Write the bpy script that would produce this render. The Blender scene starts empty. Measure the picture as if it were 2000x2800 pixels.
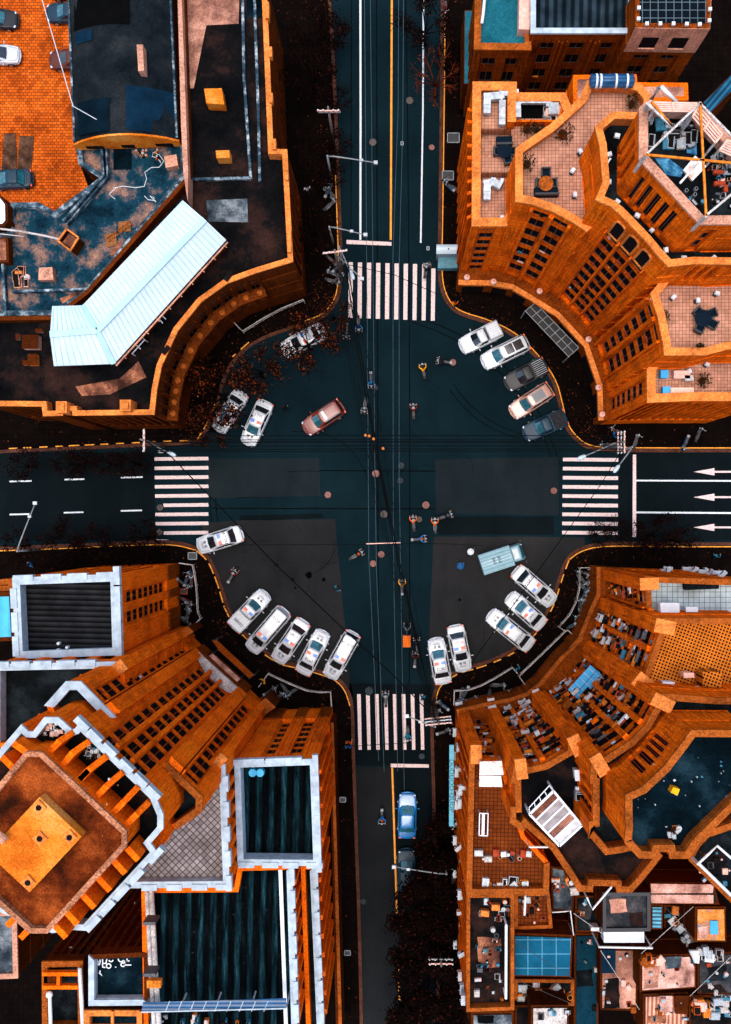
import bpy, math, random
from mathutils import Vector, Matrix
from mathutils.geometry import tessellate_polygon
R = math.radians
rnd = random.Random(7)
SC = bpy.context.scene
COL = SC.collection

# ---------------------------------------------------------------- camera, sky, sun, exposure
H = 100.0                      # flight height above the road
S = 28.3                       # photo pixels (of 2000) per metre on the ground
NX, NY = 1085.0, 1428.0        # point of the photo straight below the drone
cam = bpy.data.cameras.new('camera')
cam.sensor_fit = 'VERTICAL'
cam.sensor_height = 24.0
cam.sensor_width = 24.0*2000/2800
cam.lens = 24.0*S*H/2800
cam.shift_x = -(NX-1000)/2800
cam.shift_y = (NY-1400)/2800
cam.clip_start = 1.0
cam.clip_end = 1000
camo = bpy.data.objects.new('camera', cam); COL.objects.link(camo)
camo.location = (0, 0, H)
SC.camera = camo
W0 = bpy.data.worlds.new('World'); SC.world = W0; W0.use_nodes = True
nt = W0.node_tree
bg = nt.nodes['Background']
sky = nt.nodes.new('ShaderNodeTexSky'); sky.sky_type = 'NISHITA'
sky.sun_disc = False
SUN_EL, SUN_AZ = R(84), R(225)
sky.sun_elevation = SUN_EL; sky.sun_rotation = SUN_AZ
sky.air_density = 1.0; sky.dust_density = 3.0; sky.ozone_density = 1.0
nt.links.new(sky.outputs[0], bg.inputs[0]); bg.inputs[1].default_value = 0.15
sl = bpy.data.lights.new('sun', 'SUN'); sl.energy = .75; sl.angle = R(30); sl.color = (1, .95, .88)
slo = bpy.data.objects.new('sun', sl); COL.objects.link(slo)
slo.rotation_euler = (math.pi/2-SUN_EL, 0, math.pi-SUN_AZ+0.0)
slo.location = (0, 0, 120)
SC.view_settings.view_transform = 'Standard'
SC.view_settings.look = 'None'
SC.view_settings.exposure = 1.28
SC.view_settings.gamma = 1
SC.render.engine = 'CYCLES'
SC.cycles.max_bounces = 4
SC.cycles.diffuse_bounces = 2

# ---------------------------------------------------------------- pixel to place
TL = {0:(0,0,1),1:(0,0,2.32),2:(650,0,2.4985),3:(1250,0,2.165),4:(0,600,2.32),5:(650,700,2.4985),6:(1250,600,2.165),
      7:(0,1200,2.32),8:(600,1400,2.32),9:(1250,1400,2.165),10:(0,1900,2.32),11:(600,2100,2.32),12:(1250,2100,2.165),
      13:(0,1700,3.867),14:(300,1700,3.867),15:(0,2100,3.867),16:(300,2380,3.867),17:(0,2380,3.867),
      18:(1230,1540,3.867),19:(1580,1540,3.867),20:(1230,1900,3.867),21:(1580,1900,3.867)}
def px(t, x, y):
    ox, oy, s = TL[t]
    return (ox+x/s, oy+y/s)
def W(p, h=0.0):
    k = (H-h)/H/S
    return Vector(((p[0]-NX)*k, (NY-p[1])*k))
def WT(t, x, y, h=0.0):
    return W(px(t, x, y), h)
def WL(t, pts, h=0.0):
    return [WT(t, a, b, h) for a, b in pts]

# ---------------------------------------------------------------- object bookkeeping
ORG = {}
def tag(o, label=None, cat=None, group=None, kind=None):
    if label: o['label'] = label
    if cat: o['category'] = cat
    if group: o['group'] = group
    if kind: o['kind'] = kind
    return o
def thing(name, label, cat, loc=(0,0,0), rz=0.0, group=None):
    o = bpy.data.objects.new(name, None); COL.objects.link(o)
    o.empty_display_size = 0.3
    o.location = Vector((loc[0], loc[1], loc[2] if len(loc) > 2 else 0)); o.rotation_euler = (0, 0, rz)
    ORG[o.name] = Vector(o.location)
    return tag(o, label, cat, group)
def children(o):
    return [c for c in ALLCH.get(o.name, [])]
ALLCH = {}
def setpar(o, p):
    o.parent = p
    ALLCH.setdefault(p.name, []).append(o)
def copy_tree(o, parent=None):
    c = o.copy(); COL.objects.link(c)
    if parent is not None: setpar(c, parent)
    for ch in children(o): copy_tree(ch, c)
    return c

class MB:
    def __init__(s): s.v = []; s.f = []; s.m = []; s.mi = 0; s.sm = []
    def face(s, idx): s.f.append(tuple(idx)); s.m.append(s.mi)
    def quad(s, a, b, c, d):
        n = len(s.v); s.v += [Vector(p) for p in (a, b, c, d)]; s.face((n, n+1, n+2, n+3))
    def tri(s, a, b, c):
        n = len(s.v); s.v += [Vector(p) for p in (a, b, c)]; s.face((n, n+1, n+2))
    def prism(s, poly, z0, z1, top=True, bottom=True, side=True):
        poly = [Vector((p[0], p[1])) for p in poly]
        n = len(poly)
        ar = sum(poly[i].x*poly[(i+1) % n].y-poly[(i+1) % n].x*poly[i].y for i in range(n))
        if ar < 0: poly = poly[::-1]
        b = len(s.v)
        s.v += [Vector((p.x, p.y, z0)) for p in poly]+[Vector((p.x, p.y, z1)) for p in poly]
        if side:
            for i in range(n):
                j = (i+1) % n
                s.face((b+i, b+j, b+n+j, b+n+i))
        if n <= 4:
            if top: s.face([b+n+i for i in range(n)])
            if bottom: s.face([b+n-1-i for i in range(n)])
        else:
            tr = tessellate_polygon([[Vector((p.x, p.y, 0)) for p in poly]])
            for t in tr:
                a, c, d = [poly[k] for k in t]
                w = (c-a).cross(d-a)
                tt = t if w > 0 else t[::-1]
                if top: s.face([b+n+k for k in tt])
                if bottom: s.face([b+k for k in tt[::-1]])
        return s
    def box(s, cx, cy, z0, lx, ly, lz, rz=0.0):
        c, q = math.cos(rz), math.sin(rz)
        pts = [(cx+dx*c-dy*q, cy+dx*q+dy*c) for dx, dy in ((-lx/2,-ly/2),(lx/2,-ly/2),(lx/2,ly/2),(-lx/2,ly/2))]
        return s.prism(pts, z0, z0+lz)
    def beam(s, p, q, w, h=None):
        p, q = Vector(p), Vector(q); h = h or w
        d = (q-p)
        if d.length < 1e-5: return s
        d.normalize()
        up = Vector((0,0,1)) if abs(d.z) < .95 else Vector((1,0,0))
        a = d.cross(up).normalized()*w/2; u = a.cross(d).normalized()*h/2
        r = [p-a-u, p+a-u, p+a+u, p-a+u, q-a-u, q+a-u, q+a+u, q-a+u]
        n = len(s.v); s.v += r
        for f in ((0,1,2,3),(7,6,5,4),(4,5,1,0),(5,6,2,1),(6,7,3,2),(7,4,0,3)): s.face([n+i for i in f])
        return s
    def tube(s, pts, r, n=6, caps=True):
        pts = [Vector(p) for p in pts]
        rr = r if isinstance(r, (list, tuple)) else [r]*len(pts)
        rings = []
        for i, p in enumerate(pts):
            d = (pts[min(i+1, len(pts)-1)]-pts[max(i-1, 0)])
            if d.length < 1e-6: d = Vector((0,0,1))
            d.normalize()
            up = Vector((0,0,1)) if abs(d.z) < .95 else Vector((1,0,0))
            a = d.cross(up).normalized(); u = a.cross(d).normalized()
            b = len(s.v)
            s.v += [p+(a*math.cos(2*math.pi*k/n)+u*math.sin(2*math.pi*k/n))*rr[i] for k in range(n)]
            rings.append(b)
        for i in range(len(rings)-1):
            for k in range(n):
                k2 = (k+1) % n
                s.face((rings[i]+k, rings[i+1]+k, rings[i+1]+k2, rings[i]+k2))
        if caps:
            s.face([rings[0]+k for k in range(n)]); s.face([rings[-1]+n-1-k for k in range(n)])
        return s
    def loft(s, rings, cap0=True, cap1=True):
        n = len(rings[0]); bs = []
        for r in rings:
            bs.append(len(s.v)); s.v += [Vector(p) for p in r]
        for i in range(len(rings)-1):
            for k in range(n):
                k2 = (k+1) % n
                s.face((bs[i]+k, bs[i]+k2, bs[i+1]+k2, bs[i+1]+k))
        if cap0: s.face([bs[0]+n-1-k for k in range(n)])
        if cap1: s.face([bs[-1]+k for k in range(n)])
        return s
    def cyl(s, x, y, z0, z1, r, r2=None, n=12):
        r2 = r if r2 is None else r2
        return s.loft([[(x+r*math.cos(2*math.pi*k/n), y+r*math.sin(2*math.pi*k/n), z0) for k in range(n)],
                       [(x+r2*math.cos(2*math.pi*k/n), y+r2*math.sin(2*math.pi*k/n), z1) for k in range(n)]])
    def ball(s, c, r, n=8, m=5, sq=(1,1,1)):
        rings = []
        for j in range(1, m):
            t = math.pi*j/m
            rings.append([(c[0]+r*sq[0]*math.sin(t)*math.cos(2*math.pi*k/n), c[1]+r*sq[1]*math.sin(t)*math.sin(2*math.pi*k/n), c[2]-r*sq[2]*math.cos(t)) for k in range(n)])
        return s.loft(rings)
    def ribbon(s, pts, w, z0, z1, closed=False):
        L, Rr = offs(pts, w/2), offs(pts, -w/2)
        for i in range(len(pts)-1):
            s.prism([L[i], L[i+1], Rr[i+1], Rr[i]], z0, z1)
        return s
    def build(s, name, mat, parent=None, smooth=False, world=True, loc=None):
        me = bpy.data.meshes.new(name)
        o = bpy.data.objects.new(name, me)
        off = Vector((0,0,0))
        if parent is not None:
            if world and parent.name in ORG: off = ORG[parent.name]
        elif loc is not None:
            o.location = Vector(loc)
            if world: off = Vector(loc)
        me.from_pydata([tuple(v-off) for v in s.v], [], s.f)
        mats = mat if isinstance(mat, (list, tuple)) else [mat]
        for m_ in mats: me.materials.append(m_)
        if len(mats) > 1: me.polygons.foreach_set('material_index', s.m)
        if smooth: me.polygons.foreach_set('use_smooth', [True]*len(s.f))
        me.update()
        COL.objects.link(o)
        if parent is not None:
            setpar(o, parent)
            if world: ORG[o.name] = off
        return o
def offs(pts, d):
    """offset an open polyline sideways by d"""
    out = []
    n = len(pts); pts = [Vector((p[0], p[1])) for p in pts]
    for i in range(n):
        a = pts[max(i-1, 0)]; b = pts[min(i+1, n-1)]
        if i == 0 or i == n-1:
            t = (b-a).normalized(); nn = Vector((-t.y, t.x)); out.append(pts[i]+nn*d)
        else:
            t1 = (pts[i]-a).normalized(); t2 = (b-pts[i]).normalized()
            n1 = Vector((-t1.y, t1.x)); n2 = Vector((-t2.y, t2.x))
            m = (n1+n2); m = m.normalized() if m.length > 1e-6 else n1
            k = max(.4, m.dot(n1)); out.append(pts[i]+m*(d/k))
    return out
def inset(poly, d):
    """inset a closed CCW polygon by d (vertex to vertex)"""
    n = len(poly); out = []
    for i in range(n):
        a, p, b = poly[i-1], poly[i], poly[(i+1) % n]
        t1 = (p-a).normalized(); t2 = (b-p).normalized()
        n1 = Vector((-t1.y, t1.x)); n2 = Vector((-t2.y, t2.x))
        m = (n1+n2); m = m.normalized() if m.length > 1e-4 else n1
        k = max(.35, m.dot(n1)); out.append(p+m*(d/k))
    return out
def smooth_line(pts, it=2):
    pts = [Vector(p) for p in pts]
    for _ in range(it):
        q = [pts[0]]
        for a, b in zip(pts, pts[1:]):
            q += [a*.75+b*.25, a*.25+b*.75]
        q.append(pts[-1]); pts = q
    return pts

# ---------------------------------------------------------------- materials
def lin(hx):
    hx = hx.lstrip('#'); o = []
    for i in (0, 2, 4):
        c = int(hx[i:i+2], 16)/255
        o.append(c/12.92 if c <= .04045 else ((c+.055)/1.055)**2.4)
    return tuple(o)
class NT:
    def __init__(s, name, rough=.8, metal=0.0, spec=.3):
        s.m = bpy.data.materials.new(name); s.m.use_nodes = True
        s.t = s.m.node_tree; s.b = s.t.nodes['Principled BSDF']
        s.b.inputs['Roughness'].default_value = rough; s.b.inputs['Metallic'].default_value = metal
        s.b.inputs['Specular IOR Level'].default_value = spec if rough < .65 else min(spec, .02)
        s.co = s.t.nodes.new('ShaderNodeTexCoord').outputs['Object']
    def n(s, k, **a):
        x = s.t.nodes.new(k)
        for q, v in a.items(): setattr(x, q, v)
        return x
    def l(s, a, b): s.t.links.new(a, b)
    def map(s, sc=(1,1,1), rot=(0,0,0), loc=(0,0,0)):
        m = s.n('ShaderNodeMapping'); s.l(s.co, m.inputs[0])
        m.inputs['Scale'].default_value = sc; m.inputs['Rotation'].default_value = rot; m.inputs['Location'].default_value = loc
        return m.outputs[0]
    def noise(s, scale=1, detail=4, vec=None, rough=.6):
        x = s.n('ShaderNodeTexNoise'); x.inputs['Scale'].default_value = scale; x.inputs['Detail'].default_value = detail
        x.inputs['Roughness'].default_value = rough
        s.l(vec or s.co, x.inputs['Vector']); return x.outputs['Fac']
    def ramp(s, fac, stops):
        r = s.n('ShaderNodeValToRGB'); e = r.color_ramp.elements
        while len(e) < len(stops): e.new(.5)
        for i, (p, c) in enumerate(stops): e[i].position = p; e[i].color = (*c[:3], 1)
        s.l(fac, r.inputs[0]); return r.outputs[0]
    def mix(s, fac, a, b, mode='MIX'):
        x = s.n('ShaderNodeMix', data_type='RGBA', blend_type=mode)
        for sock, v in ((x.inputs[0], fac), (x.inputs[6], a), (x.inputs[7], b)):
            if hasattr(v, 'links'): s.l(v, sock)
            elif isinstance(v, (int, float)): sock.default_value = v
            else: sock.default_value = (*v[:3], 1)
        return x.outputs[2]
    def bump(s, fac, st=.3, dist=.05):
        b = s.n('ShaderNodeBump'); b.inputs['Strength'].default_value = st; b.inputs['Distance'].default_value = dist
        s.l(fac, b.inputs['Height']); s.l(b.outputs[0], s.b.inputs['Normal'])
    def out(s, c):
        if hasattr(c, 'links'): s.l(c, s.b.inputs['Base Color'])
        else: s.b.inputs['Base Color'].default_value = (*c, 1)
        return s.m
def plain(name, c, rough=.6, var=.35, scale=3.0, metal=0., spec=.35):
    """colour with soft wear noise"""
    n = NT(name, rough, metal, spec)
    d = tuple(x*(1-var) for x in c); u = tuple(min(1, x*(1+var*.6)) for x in c)
    return n.out(n.ramp(n.noise(scale, 5), [(.3, d), (.7, u)]))
def mul(c, k): return tuple(x*k for x in c)
def stone(name, base, streak=.65, course=.0, scale=1.0, sub=(.04,.008,.002)):
    """weathered facade: soft blotches, thin vertical rain streaks, grain, optional block courses"""
    n = NT(name, .85, 0, .05)
    blot = n.noise(.35*scale, 6)
    st = n.noise(1.0, 5, n.map((7.5, 7.5, .30)), .75)
    patch_ = n.noise(1.0, 3, n.map((.7, .7, .35)))
    fine = n.noise(5.5, 5, None, .9)
    c = n.ramp(blot, [(.32, mul(base, .60)), (.52, base), (.72, tuple(min(1, v*1.25) for v in base))])
    dirt = n.ramp(st, [(.44, (streak, streak, streak)), (.58, (0,0,0))])  # rain dirt, darkened further in place of shading between piers and recesses
    c = n.mix(n.mix(1.0, dirt, n.ramp(patch_, [(.35, (1,1,1)), (.65, (.25,.25,.25))]), 'MULTIPLY'), c, sub)
    c = n.mix(.75, c, n.ramp(fine, [(.40, (.45,.42,.42)), (.60, (1.35,1.32,1.30))]), 'MULTIPLY')
    if course:
        w = n.n('ShaderNodeTexWave', wave_type='BANDS', bands_direction='Z', wave_profile='SAW')
        w.inputs['Scale'].default_value = 1/course*.314*1.0; n.l(n.co, w.inputs['Vector'])
        c = n.mix(n.ramp(w.outputs['Fac'], [(.0, (.7,.7,.7)), (.16, (0,0,0))]), c, mul(base, .22))
    n.bump(fine, .25, .03)
    return n.out(c)
def asphalt(name, a, b, grain=60):
    n = NT(name, .75, 0, .4)
    c = n.ramp(n.noise(.12, 6), [(.3, a), (.7, b)])
    g = n.noise(grain*.25, 2, None, .9)
    c = n.mix(.8, c, n.ramp(g, [(.33, (.45,.45,.45)), (.68, (1.6,1.6,1.6))]), 'MULTIPLY')
    c = n.mix(n.ramp(n.noise(.6, 6, n.map((1, .25, 1))), [(.5, (0,0,0)), (.8, (.4,.4,.4))]), c, mul(a, .45))
    return n.out(c)
def roofing(name, a, b, c_, sc=.35, edge=.5):
    """patched bitumen roof: three tones in blotches"""
    n = NT(name, .9, 0, .08)
    f = n.noise(sc, 8, None, .65)
    c = n.ramp(f, [(.36, a), (.5, b), (.66, c_)])
    g = n.noise(9, 3)
    c = n.mix(.7, c, n.ramp(g, [(.3, (.4,.4,.4)), (.7, (1.5,1.5,1.5))]), 'MULTIPLY')
    return n.out(c)
def tiles(name, a, b, pitch=.3, rot=0., mort=.16, var=.5):
    n = NT(name, .85, 0, .08)
    t = n.n('ShaderNodeTexBrick'); t.offset = 0; t.squash = 1
    n.l(n.map((1,1,1), (0,0,rot)), t.inputs['Vector'])
    t.inputs['Scale'].default_value = 1; t.inputs['Brick Width'].default_value = pitch; t.inputs['Row Height'].default_value = pitch
    t.inputs['Mortar Size'].default_value = pitch*mort; t.inputs['Mortar Smooth'].default_value = .1
    t.inputs['Color1'].default_value = (*a, 1); t.inputs['Color2'].default_value = (*mul(a, 1-var*.5), 1); t.inputs['Mortar'].default_value = (*b, 1)
    c = n.mix(.75, t.outputs[0], n.ramp(n.noise(.5, 5), [(.3, (.5,.45,.42)), (.68, (1.25,1.25,1.25))]), 'MULTIPLY')
    return n.out(c)
def striped(name, a, b, pitch, axis='X', rot=0., prof='SIN', rough=.6, metal=0., dirt=.4):
    """ribbed sheet"""
    n = NT(name, rough, metal)
    w = n.n('ShaderNodeTexWave', wave_type='BANDS', bands_direction=axis, wave_profile=prof)
    w.inputs['Scale'].default_value = .314/pitch
    n.l(n.map((1,1,1), (0,0,rot)), w.inputs['Vector'])
    c = n.ramp(w.outputs['Fac'], [(.25, a), (.75, b)])
    c = n.mix(dirt, c, n.ramp(n.noise(.7, 6), [(.35, (.3,.3,.3)), (.65, (1.2,1.2,1.2))]), 'MULTIPLY')
    n.bump(w.outputs['Fac'], .5, .06)
    return n.out(c)
M = {}
OR = (.96, .148, .004)
M['stone'] = stone('orange_stone', OR, .68, .9)
M['stone_mid'] = stone('mid_brown_stone', (.26, .05, .004), .8, .9)  # mid brown podiums; on the alley walls the brown stands for shade
M['stone_dim'] = stone('brown_stone', (.085, .017, .002), .8, .9)  # orange stone darkened so its colour carries the shade of narrow gaps
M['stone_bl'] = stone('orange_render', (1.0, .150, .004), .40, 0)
M['stone_tl'] = stone('dark_orange_stone', (.13, .026, .003), .9, .9)  # orange stone darkened, the street trees' shade is in the colour
M['coping'] = stone('light_orange_coping', (.74, .22, .045), .3, 0, 2)
M['coping_dim'] = stone('dim_orange_coping', (.36, .085, .012), .6, 0, 2)
M['coping_white'] = plain('white_coping', (.38, .45, .49), .7, .32, 1.6)
M['pink'] = stone('pinkish_stone', (.58, .28, .18), .35, 0, 2)
M['glass'] = plain('window_glass', (.010, .014, .018), .15, .6, 2, 0, .6)
M['glass_blue'] = plain('blue_glass', (.03, .10, .15), .15, .5, 1.5, 0, .6)
M['dark'] = plain('dark_opening', (.008, .006, .006), .9, .3)
M['white'] = plain('white_paint', (.62, .64, .64), .45, .12, 2)
M['white_dirty'] = stone('dirty_white', (.55,.52,.48), .5, 0, 3, (.15,.06,.03))
M['black'] = plain('black_paint', (.012, .012, .014), .5, .3)
M['metal'] = plain('grey_metal', (.30, .33, .35), .4, .4, 4, .3)
M['metal_dark'] = plain('dark_metal', (.05, .055, .06), .5, .4, 4, .3)
M['tile_pink'] = tiles('pink_floor_tiles', (.52, .25, .16), (.10, .04, .025), .26, 0, .055)
M['tile_white'] = tiles('pale_floor_tiles', (.36,.42,.42), (.08,.09,.09), .42, 0, .05, .25)
M['tile_rust'] = tiles('rust_floor_grid', (.022, .008, .004), (.60, .16, .015), .24, .35, .22)
M['tile_brown'] = tiles('brown_floor_tiles', (.17, .035, .006), (.05, .012, .004), .3, .02, .1)
M['roof_dark'] = roofing('dark_bitumen', (.0015, .0018, .002), (.0045, .006, .0068), (.014, .020, .023))
M['roof_teal'] = roofing('teal_bitumen', (.0007, .003, .0045), (.0015, .007, .011), (.009, .026, .036))
M['roof_stain'] = roofing('stained_bitumen', (.002, .010, .017), (.006, .034, .052), (.30, .15, .095), .42)
M['roof_brown'] = roofing('brown_bitumen', (.0018, .0021, .0026), (.0048, .0042, .0044), (.028, .0125, .0095), .3)
M['roof_rust'] = roofing('rust_concrete', (.020, .005, .002), (.10, .016, .003), (.30, .06, .010), .35)
M['plate'] = roofing('orange_slab', (.45, .09, .006), (.62, .17, .015), (.68, .27, .06), .3)
# ================================================================ ground, road, pavements
M['ground'] = plain('dark_earth', (.012, .008, .007), .9, .5, .5)
M['asphalt'] = asphalt('teal_asphalt', (.0014, .0064, .0086), (.0040, .0142, .0184))
M['asphalt_warm'] = asphalt('grey_asphalt', (.0078, .0084, .0088), (.0205, .0200, .0198))
M['asphalt_dark'] = asphalt('dark_asphalt', (.0013, .0032, .0040), (.0035, .0068, .0082))
M['asphalt_low'] = asphalt('grey_lower_asphalt', (.0052, .0062, .0068), (.0125, .0135, .0142))
M['asphalt_mid'] = asphalt('faded_teal_asphalt', (.0048, .0088, .0104), (.0115, .0168, .0188))
M['paving'] = tiles('dark_paving', (.0042, .0020, .0014), (.0015, .0009, .0008), .5, 0, .05, .8)  # near black base colour includes the shade the pavements lie in
M['kerb'] = stone('pinkish_kerb', (.085, .034, .022), .5, 0, 3)
M['yellow'] = plain('yellow_paint', (.75,.26,.004), .6, .35, 3)
M['road_white'] = plain('road_white', (.62,.50,.47), .7, .18, 4)
M['road_white2'] = plain('clean_road_white', (.60,.62,.63), .7, .18, 4)
M['brick_yard'] = None
def _yard():
    n = NT('orange_paving_bricks', .85)
    t = n.n('ShaderNodeTexBrick'); t.offset = .5
    n.l(n.map(), t.inputs['Vector'])
    t.inputs['Scale'].default_value = 1; t.inputs['Brick Width'].default_value = .40; t.inputs['Row Height'].default_value = .28
    t.inputs['Mortar Size'].default_value = .022; t.inputs['Bias'].default_value = -.3
    t.inputs['Color1'].default_value = (.58, .098, .008, 1); t.inputs['Color2'].default_value = (.22, .034, .004, 1); t.inputs['Mortar'].default_value = (.05, .012, .004, 1)
    f = n.noise(.28, 5)
    c = n.mix(.85, t.outputs[0], n.ramp(f, [(.3, (.35,.3,.3)), (.5, (.9,.85,.8)), (.7, (1.25,1.5,1.6))]), 'MULTIPLY')
    return n.out(c)
M['brick_yard'] = _yard()
g = MB(); g.prism([(-400,-400),(400,-400),(400,400),(-400,400)], -.9, -.35)
tag(g.build('ground', M['ground']), 'dark ground under the whole city block', kind='structure')
road = MB().prism([(-38.6,-50),(34,-50),(34,52),(-38.6,52)], -.34, 0.0).build('road', M['asphalt'])
tag(road, 'teal dark asphalt of the crossroads', kind='structure')
z1 = .004
def patch(name, polys, mat, z=z1, th=.003):
    m = MB()
    for p in polys:
        q = []
        for a, b in zip(p, p[1:]+p[:1]):          # slightly ragged saw-cut edges
            a, b = W(a), W(b); k = max(1, int((b-a).length/.7)); nn = Vector((-(b-a).y, (b-a).x)).normalized()
            q += [a.lerp(b, i/k)+nn*rnd.uniform(-.035, .035)*(i > 0) for i in range(k)]
        m.prism(q, z, z+th, bottom=False, side=False)
    return m.build(name, mat, road)
patch('asphalt_patch', [[(560,1254),(872,1252),(877,1356),(600,1362),(566,1362)]], M['asphalt_mid'])
patch('asphalt_patch', [[(1190,1256),(1528,1250),(1528,1408),(1192,1404)]], M['asphalt_mid'])
patch('asphalt_patch', [[(552,1430),(640,1424),(917,1419),(934,1615),(945,1723),(958,1864),(965,1890),(965,1925),(900,1900),(600,1760),(560,1500)]], M['asphalt_warm'])
patch('asphalt_patch', [[(1186,1467),(1600,1469),(1600,1880),(1190,1900),(1178,1868),(1175,1723)]], M['asphalt_warm'])
patch('asphalt_patch', [[(956,1868),(1180,1872),(1185,2096),(960,2092)]], M['asphalt_dark'])
patch('asphalt_patch', [[(956,2096),(1080,2098),(1098,2830),(985,2830)]], M['asphalt_low'])
patch('asphalt_patch', [[(1080,2098),(1186,2100),(1196,2830),(1098,2830)]], M['asphalt_dark'])  # right lane: foliage shade laid on as a darker asphalt sheet
patch('asphalt_patch', [[(-20,1236),(424,1238),(424,1478),(-20,1478)]], M['asphalt_dark'])
patch('asphalt_patch', [[(1692,1236),(2020,1236),(2020,1478),(1692,1478)]], M['asphalt_dark'])
patch('asphalt_patch', [[(655,1410),(880,1404),(886,1416),(655,1428)], [(1200,1412),(1516,1412),(1516,1462),(1200,1462)]], M['asphalt_dark'], .001)
# cracks and tyre polish
m = MB()
for pl in ([(790,1290),(830,1287),(875,1289)], [(650,1361),(700,1359),(740,1361)], [(917,1500),(905,1530),(880,1558),(848,1572)], [(985,700),(1010,720)]):
    m.ribbon(smooth_line([W(p) for p in pl], 1), .05, .0085, .0095)
for (x, y, r) in ((845,1572,.32), (886,1585,.2), (1258,1640,.15), (808,1607,.12), (1230,1725,.1)):
    c = W((x,y)); m.prism([c+Vector((r*(.8+.4*rnd.random())*math.cos(a), r*(.8+.4*rnd.random())*math.sin(a))) for a in [k*.628 for k in range(10)]], .0085, .0095)
m.build('oil_stain', plain('oil', (.0006,.0006,.0007), .8, .2, 1, 0, .02), road)
# faint wheel paths, skid marks and cracks
mk = plain('tyre_rubber_film', (.0016,.0030,.0036), .9, .4, 1.2, 0, .03); r2 = random.Random(3)
def arcpts(a, b, bow, n=10):
    a, b = W(a), W(b); nn = Vector((-(b-a).y, (b-a).x))*bow; return [a.lerp(b, k/n)+nn*4*(k/n)*(1-k/n) for k in range(n+1)]
for (a, b, bow, w) in (((1030,-20),(1036,2090),0,.12),((1110,-20),(1118,2090),.003,.10),((962,-20),(960,640),0,.10),((1125,880),(1520,1290),.14,.10),((1145,870),(1530,1270),.14,.10),((590,1300),(960,1860),-.18,.10),((575,1320),(945,1870),-.18,.09),
        ((580,1285),(1530,1290),.0,.12),((580,1390),(1530,1392),.0,.12),((800,1180),(1010,1320),.2,.07),((1240,1050),(1440,1190),-.1,.08),((1230,1065),(1425,1200),-.1,.08),((640,1010),(900,930),.1,.07),((1000,2110),(1010,2800),0,.22),((1050,2110),(1060,2800),0,.2)):
    m = MB(); pp = arcpts(a, b, bow); m.ribbon(pp, w, .0062, .0068); m.build('tyre_mark', mk, road)
for _ in range(16):
    x, y = r2.uniform(620,1480), r2.uniform(1000,1830); d = r2.uniform(0,6.28); pp = [W((x,y))]
    for k in range(r2.randrange(4,9)): d += r2.uniform(-.6,.6); pp.append(pp[-1]+Vector((math.cos(d), math.sin(d)))*r2.uniform(.3,.6))
    if all(((p.x*S+NX-1085)**2/500**2+(NY-p.y*S-1400)**2/430**2) < 1 for p in pp): m = MB(); m.ribbon(pp, .035, .0085, .0092); m.build('crack', mk, road)
# markings
def worn(poly_px, m, z=.012, wear=True):
    m.prism([W(q) for q in poly_px], z, z+.003, bottom=False)
def crossing(rects, label):
    m = MB()
    for r in rects: worn(r, m)
    return tag(m.build('crosswalk', M['paint_worn'], road), label)
def _worn():
    n = NT('worn_road_paint', .7)
    f = n.noise(7, 6, None, .75)
    return n.out(n.mix(n.ramp(f, [(.52, (0,0,0)), (.64, (.75,.75,.75))]), (.66, .50, .46), (.10, .08, .08)))
M['paint_worn'] = _worn()
rs = []
for i in range(10):
    x = 954+25.1*i; yt = 717+ (17 if i == 9 else i*.7); yb = 869+i*.9
    rs.append([(x, yt), (x+11.5, yt), (x+10.6-i*.15, yb), (x-1.2, yb)])
crossing(rs, 'ten stripe crosswalk over the upper road')
rs = []
for i in range(8):
    x = 977+24.4*i
    rs.append([(x, 1898), (x+10, 1898), (x+13, 2050), (x+4, 2050)])
crossing(rs, 'eight stripe crosswalk over the lower road')
rs = []
for i in range(9):
    y = 1249+25.3*i; x0 = 423+i*.4+(22 if i in (5, 8) else 0)
    rs.append([(x0, y+1.5), (570, y), (571, y+9.6), (x0, y+10.8)])
crossing(rs, 'nine stripe crosswalk over the left road')
rs = []
for i in range(9):
    y = 1251.5+25.0*i
    rs.append([(1540-i*.3, y), (1691-i*.2, y+1), (1691-i*.2, y+11), (1540-i*.3, y+9.5)])
crossing(rs, 'nine stripe crosswalk over the right road')
def lines(name, segs, mat, w, label=None):
    m = MB()
    for pl in segs: m.ribbon([W(p) for p in pl], w, .012, .015)
    o = m.build(name, mat, road)
    if label: tag(o, label)
def stop(poly):
    m = MB(); worn(poly, m); m.build('stop_line', M['paint_worn'], road)
stop([(948,656),(1071,662),(1071,672),(948,667)])
stop([(1069,2088),(1173,2090),(1173,2099),(1069,2098)])
stop([(1731,1243),(1740,1243),(1740,1468),(1730,1468)])
lines('lane_line', [[(986,-20),(986.5,300),(986,656)]], M['road_white2'], .19)
lines('lane_line', [[(1158.5,-20),(1157,300),(1151,664)]], M['road_white2'], .15)
lines('lane_line', [[(1740,1314),(2020,1315)]], M['road_white2'], .15)
lines('lane_line', [[(1740,1401),(2020,1403)]], M['road_white2'], .17)
lines('centre_line', [[(1072,-20),(1071,200),(1069,656)]], M['yellow'], .19, 'yellow centre line of the upper road')
lines('centre_line', [[(1073,2100),(1080,2320),(1086,2500)],[(1086,2505),(1088,2540)],[(1089,2620),(1093,2735)]], M['yellow'], .17, 'orange centre line of the lower road')
for y0, xs in ((0, [(27,87),(177,231),(331,391)]), (1, [(27,81),(175,229),(331,389)])):
    for k, (a, b) in enumerate(xs):
        ya = (1316.5, 1311.5, 1306)[k] if y0 == 0 else (1407, 1402, 1397)[k]
        lines('lane_dash', [[(a, ya), (b, ya-1.5)]], M['road_white2'], .14)
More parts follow.
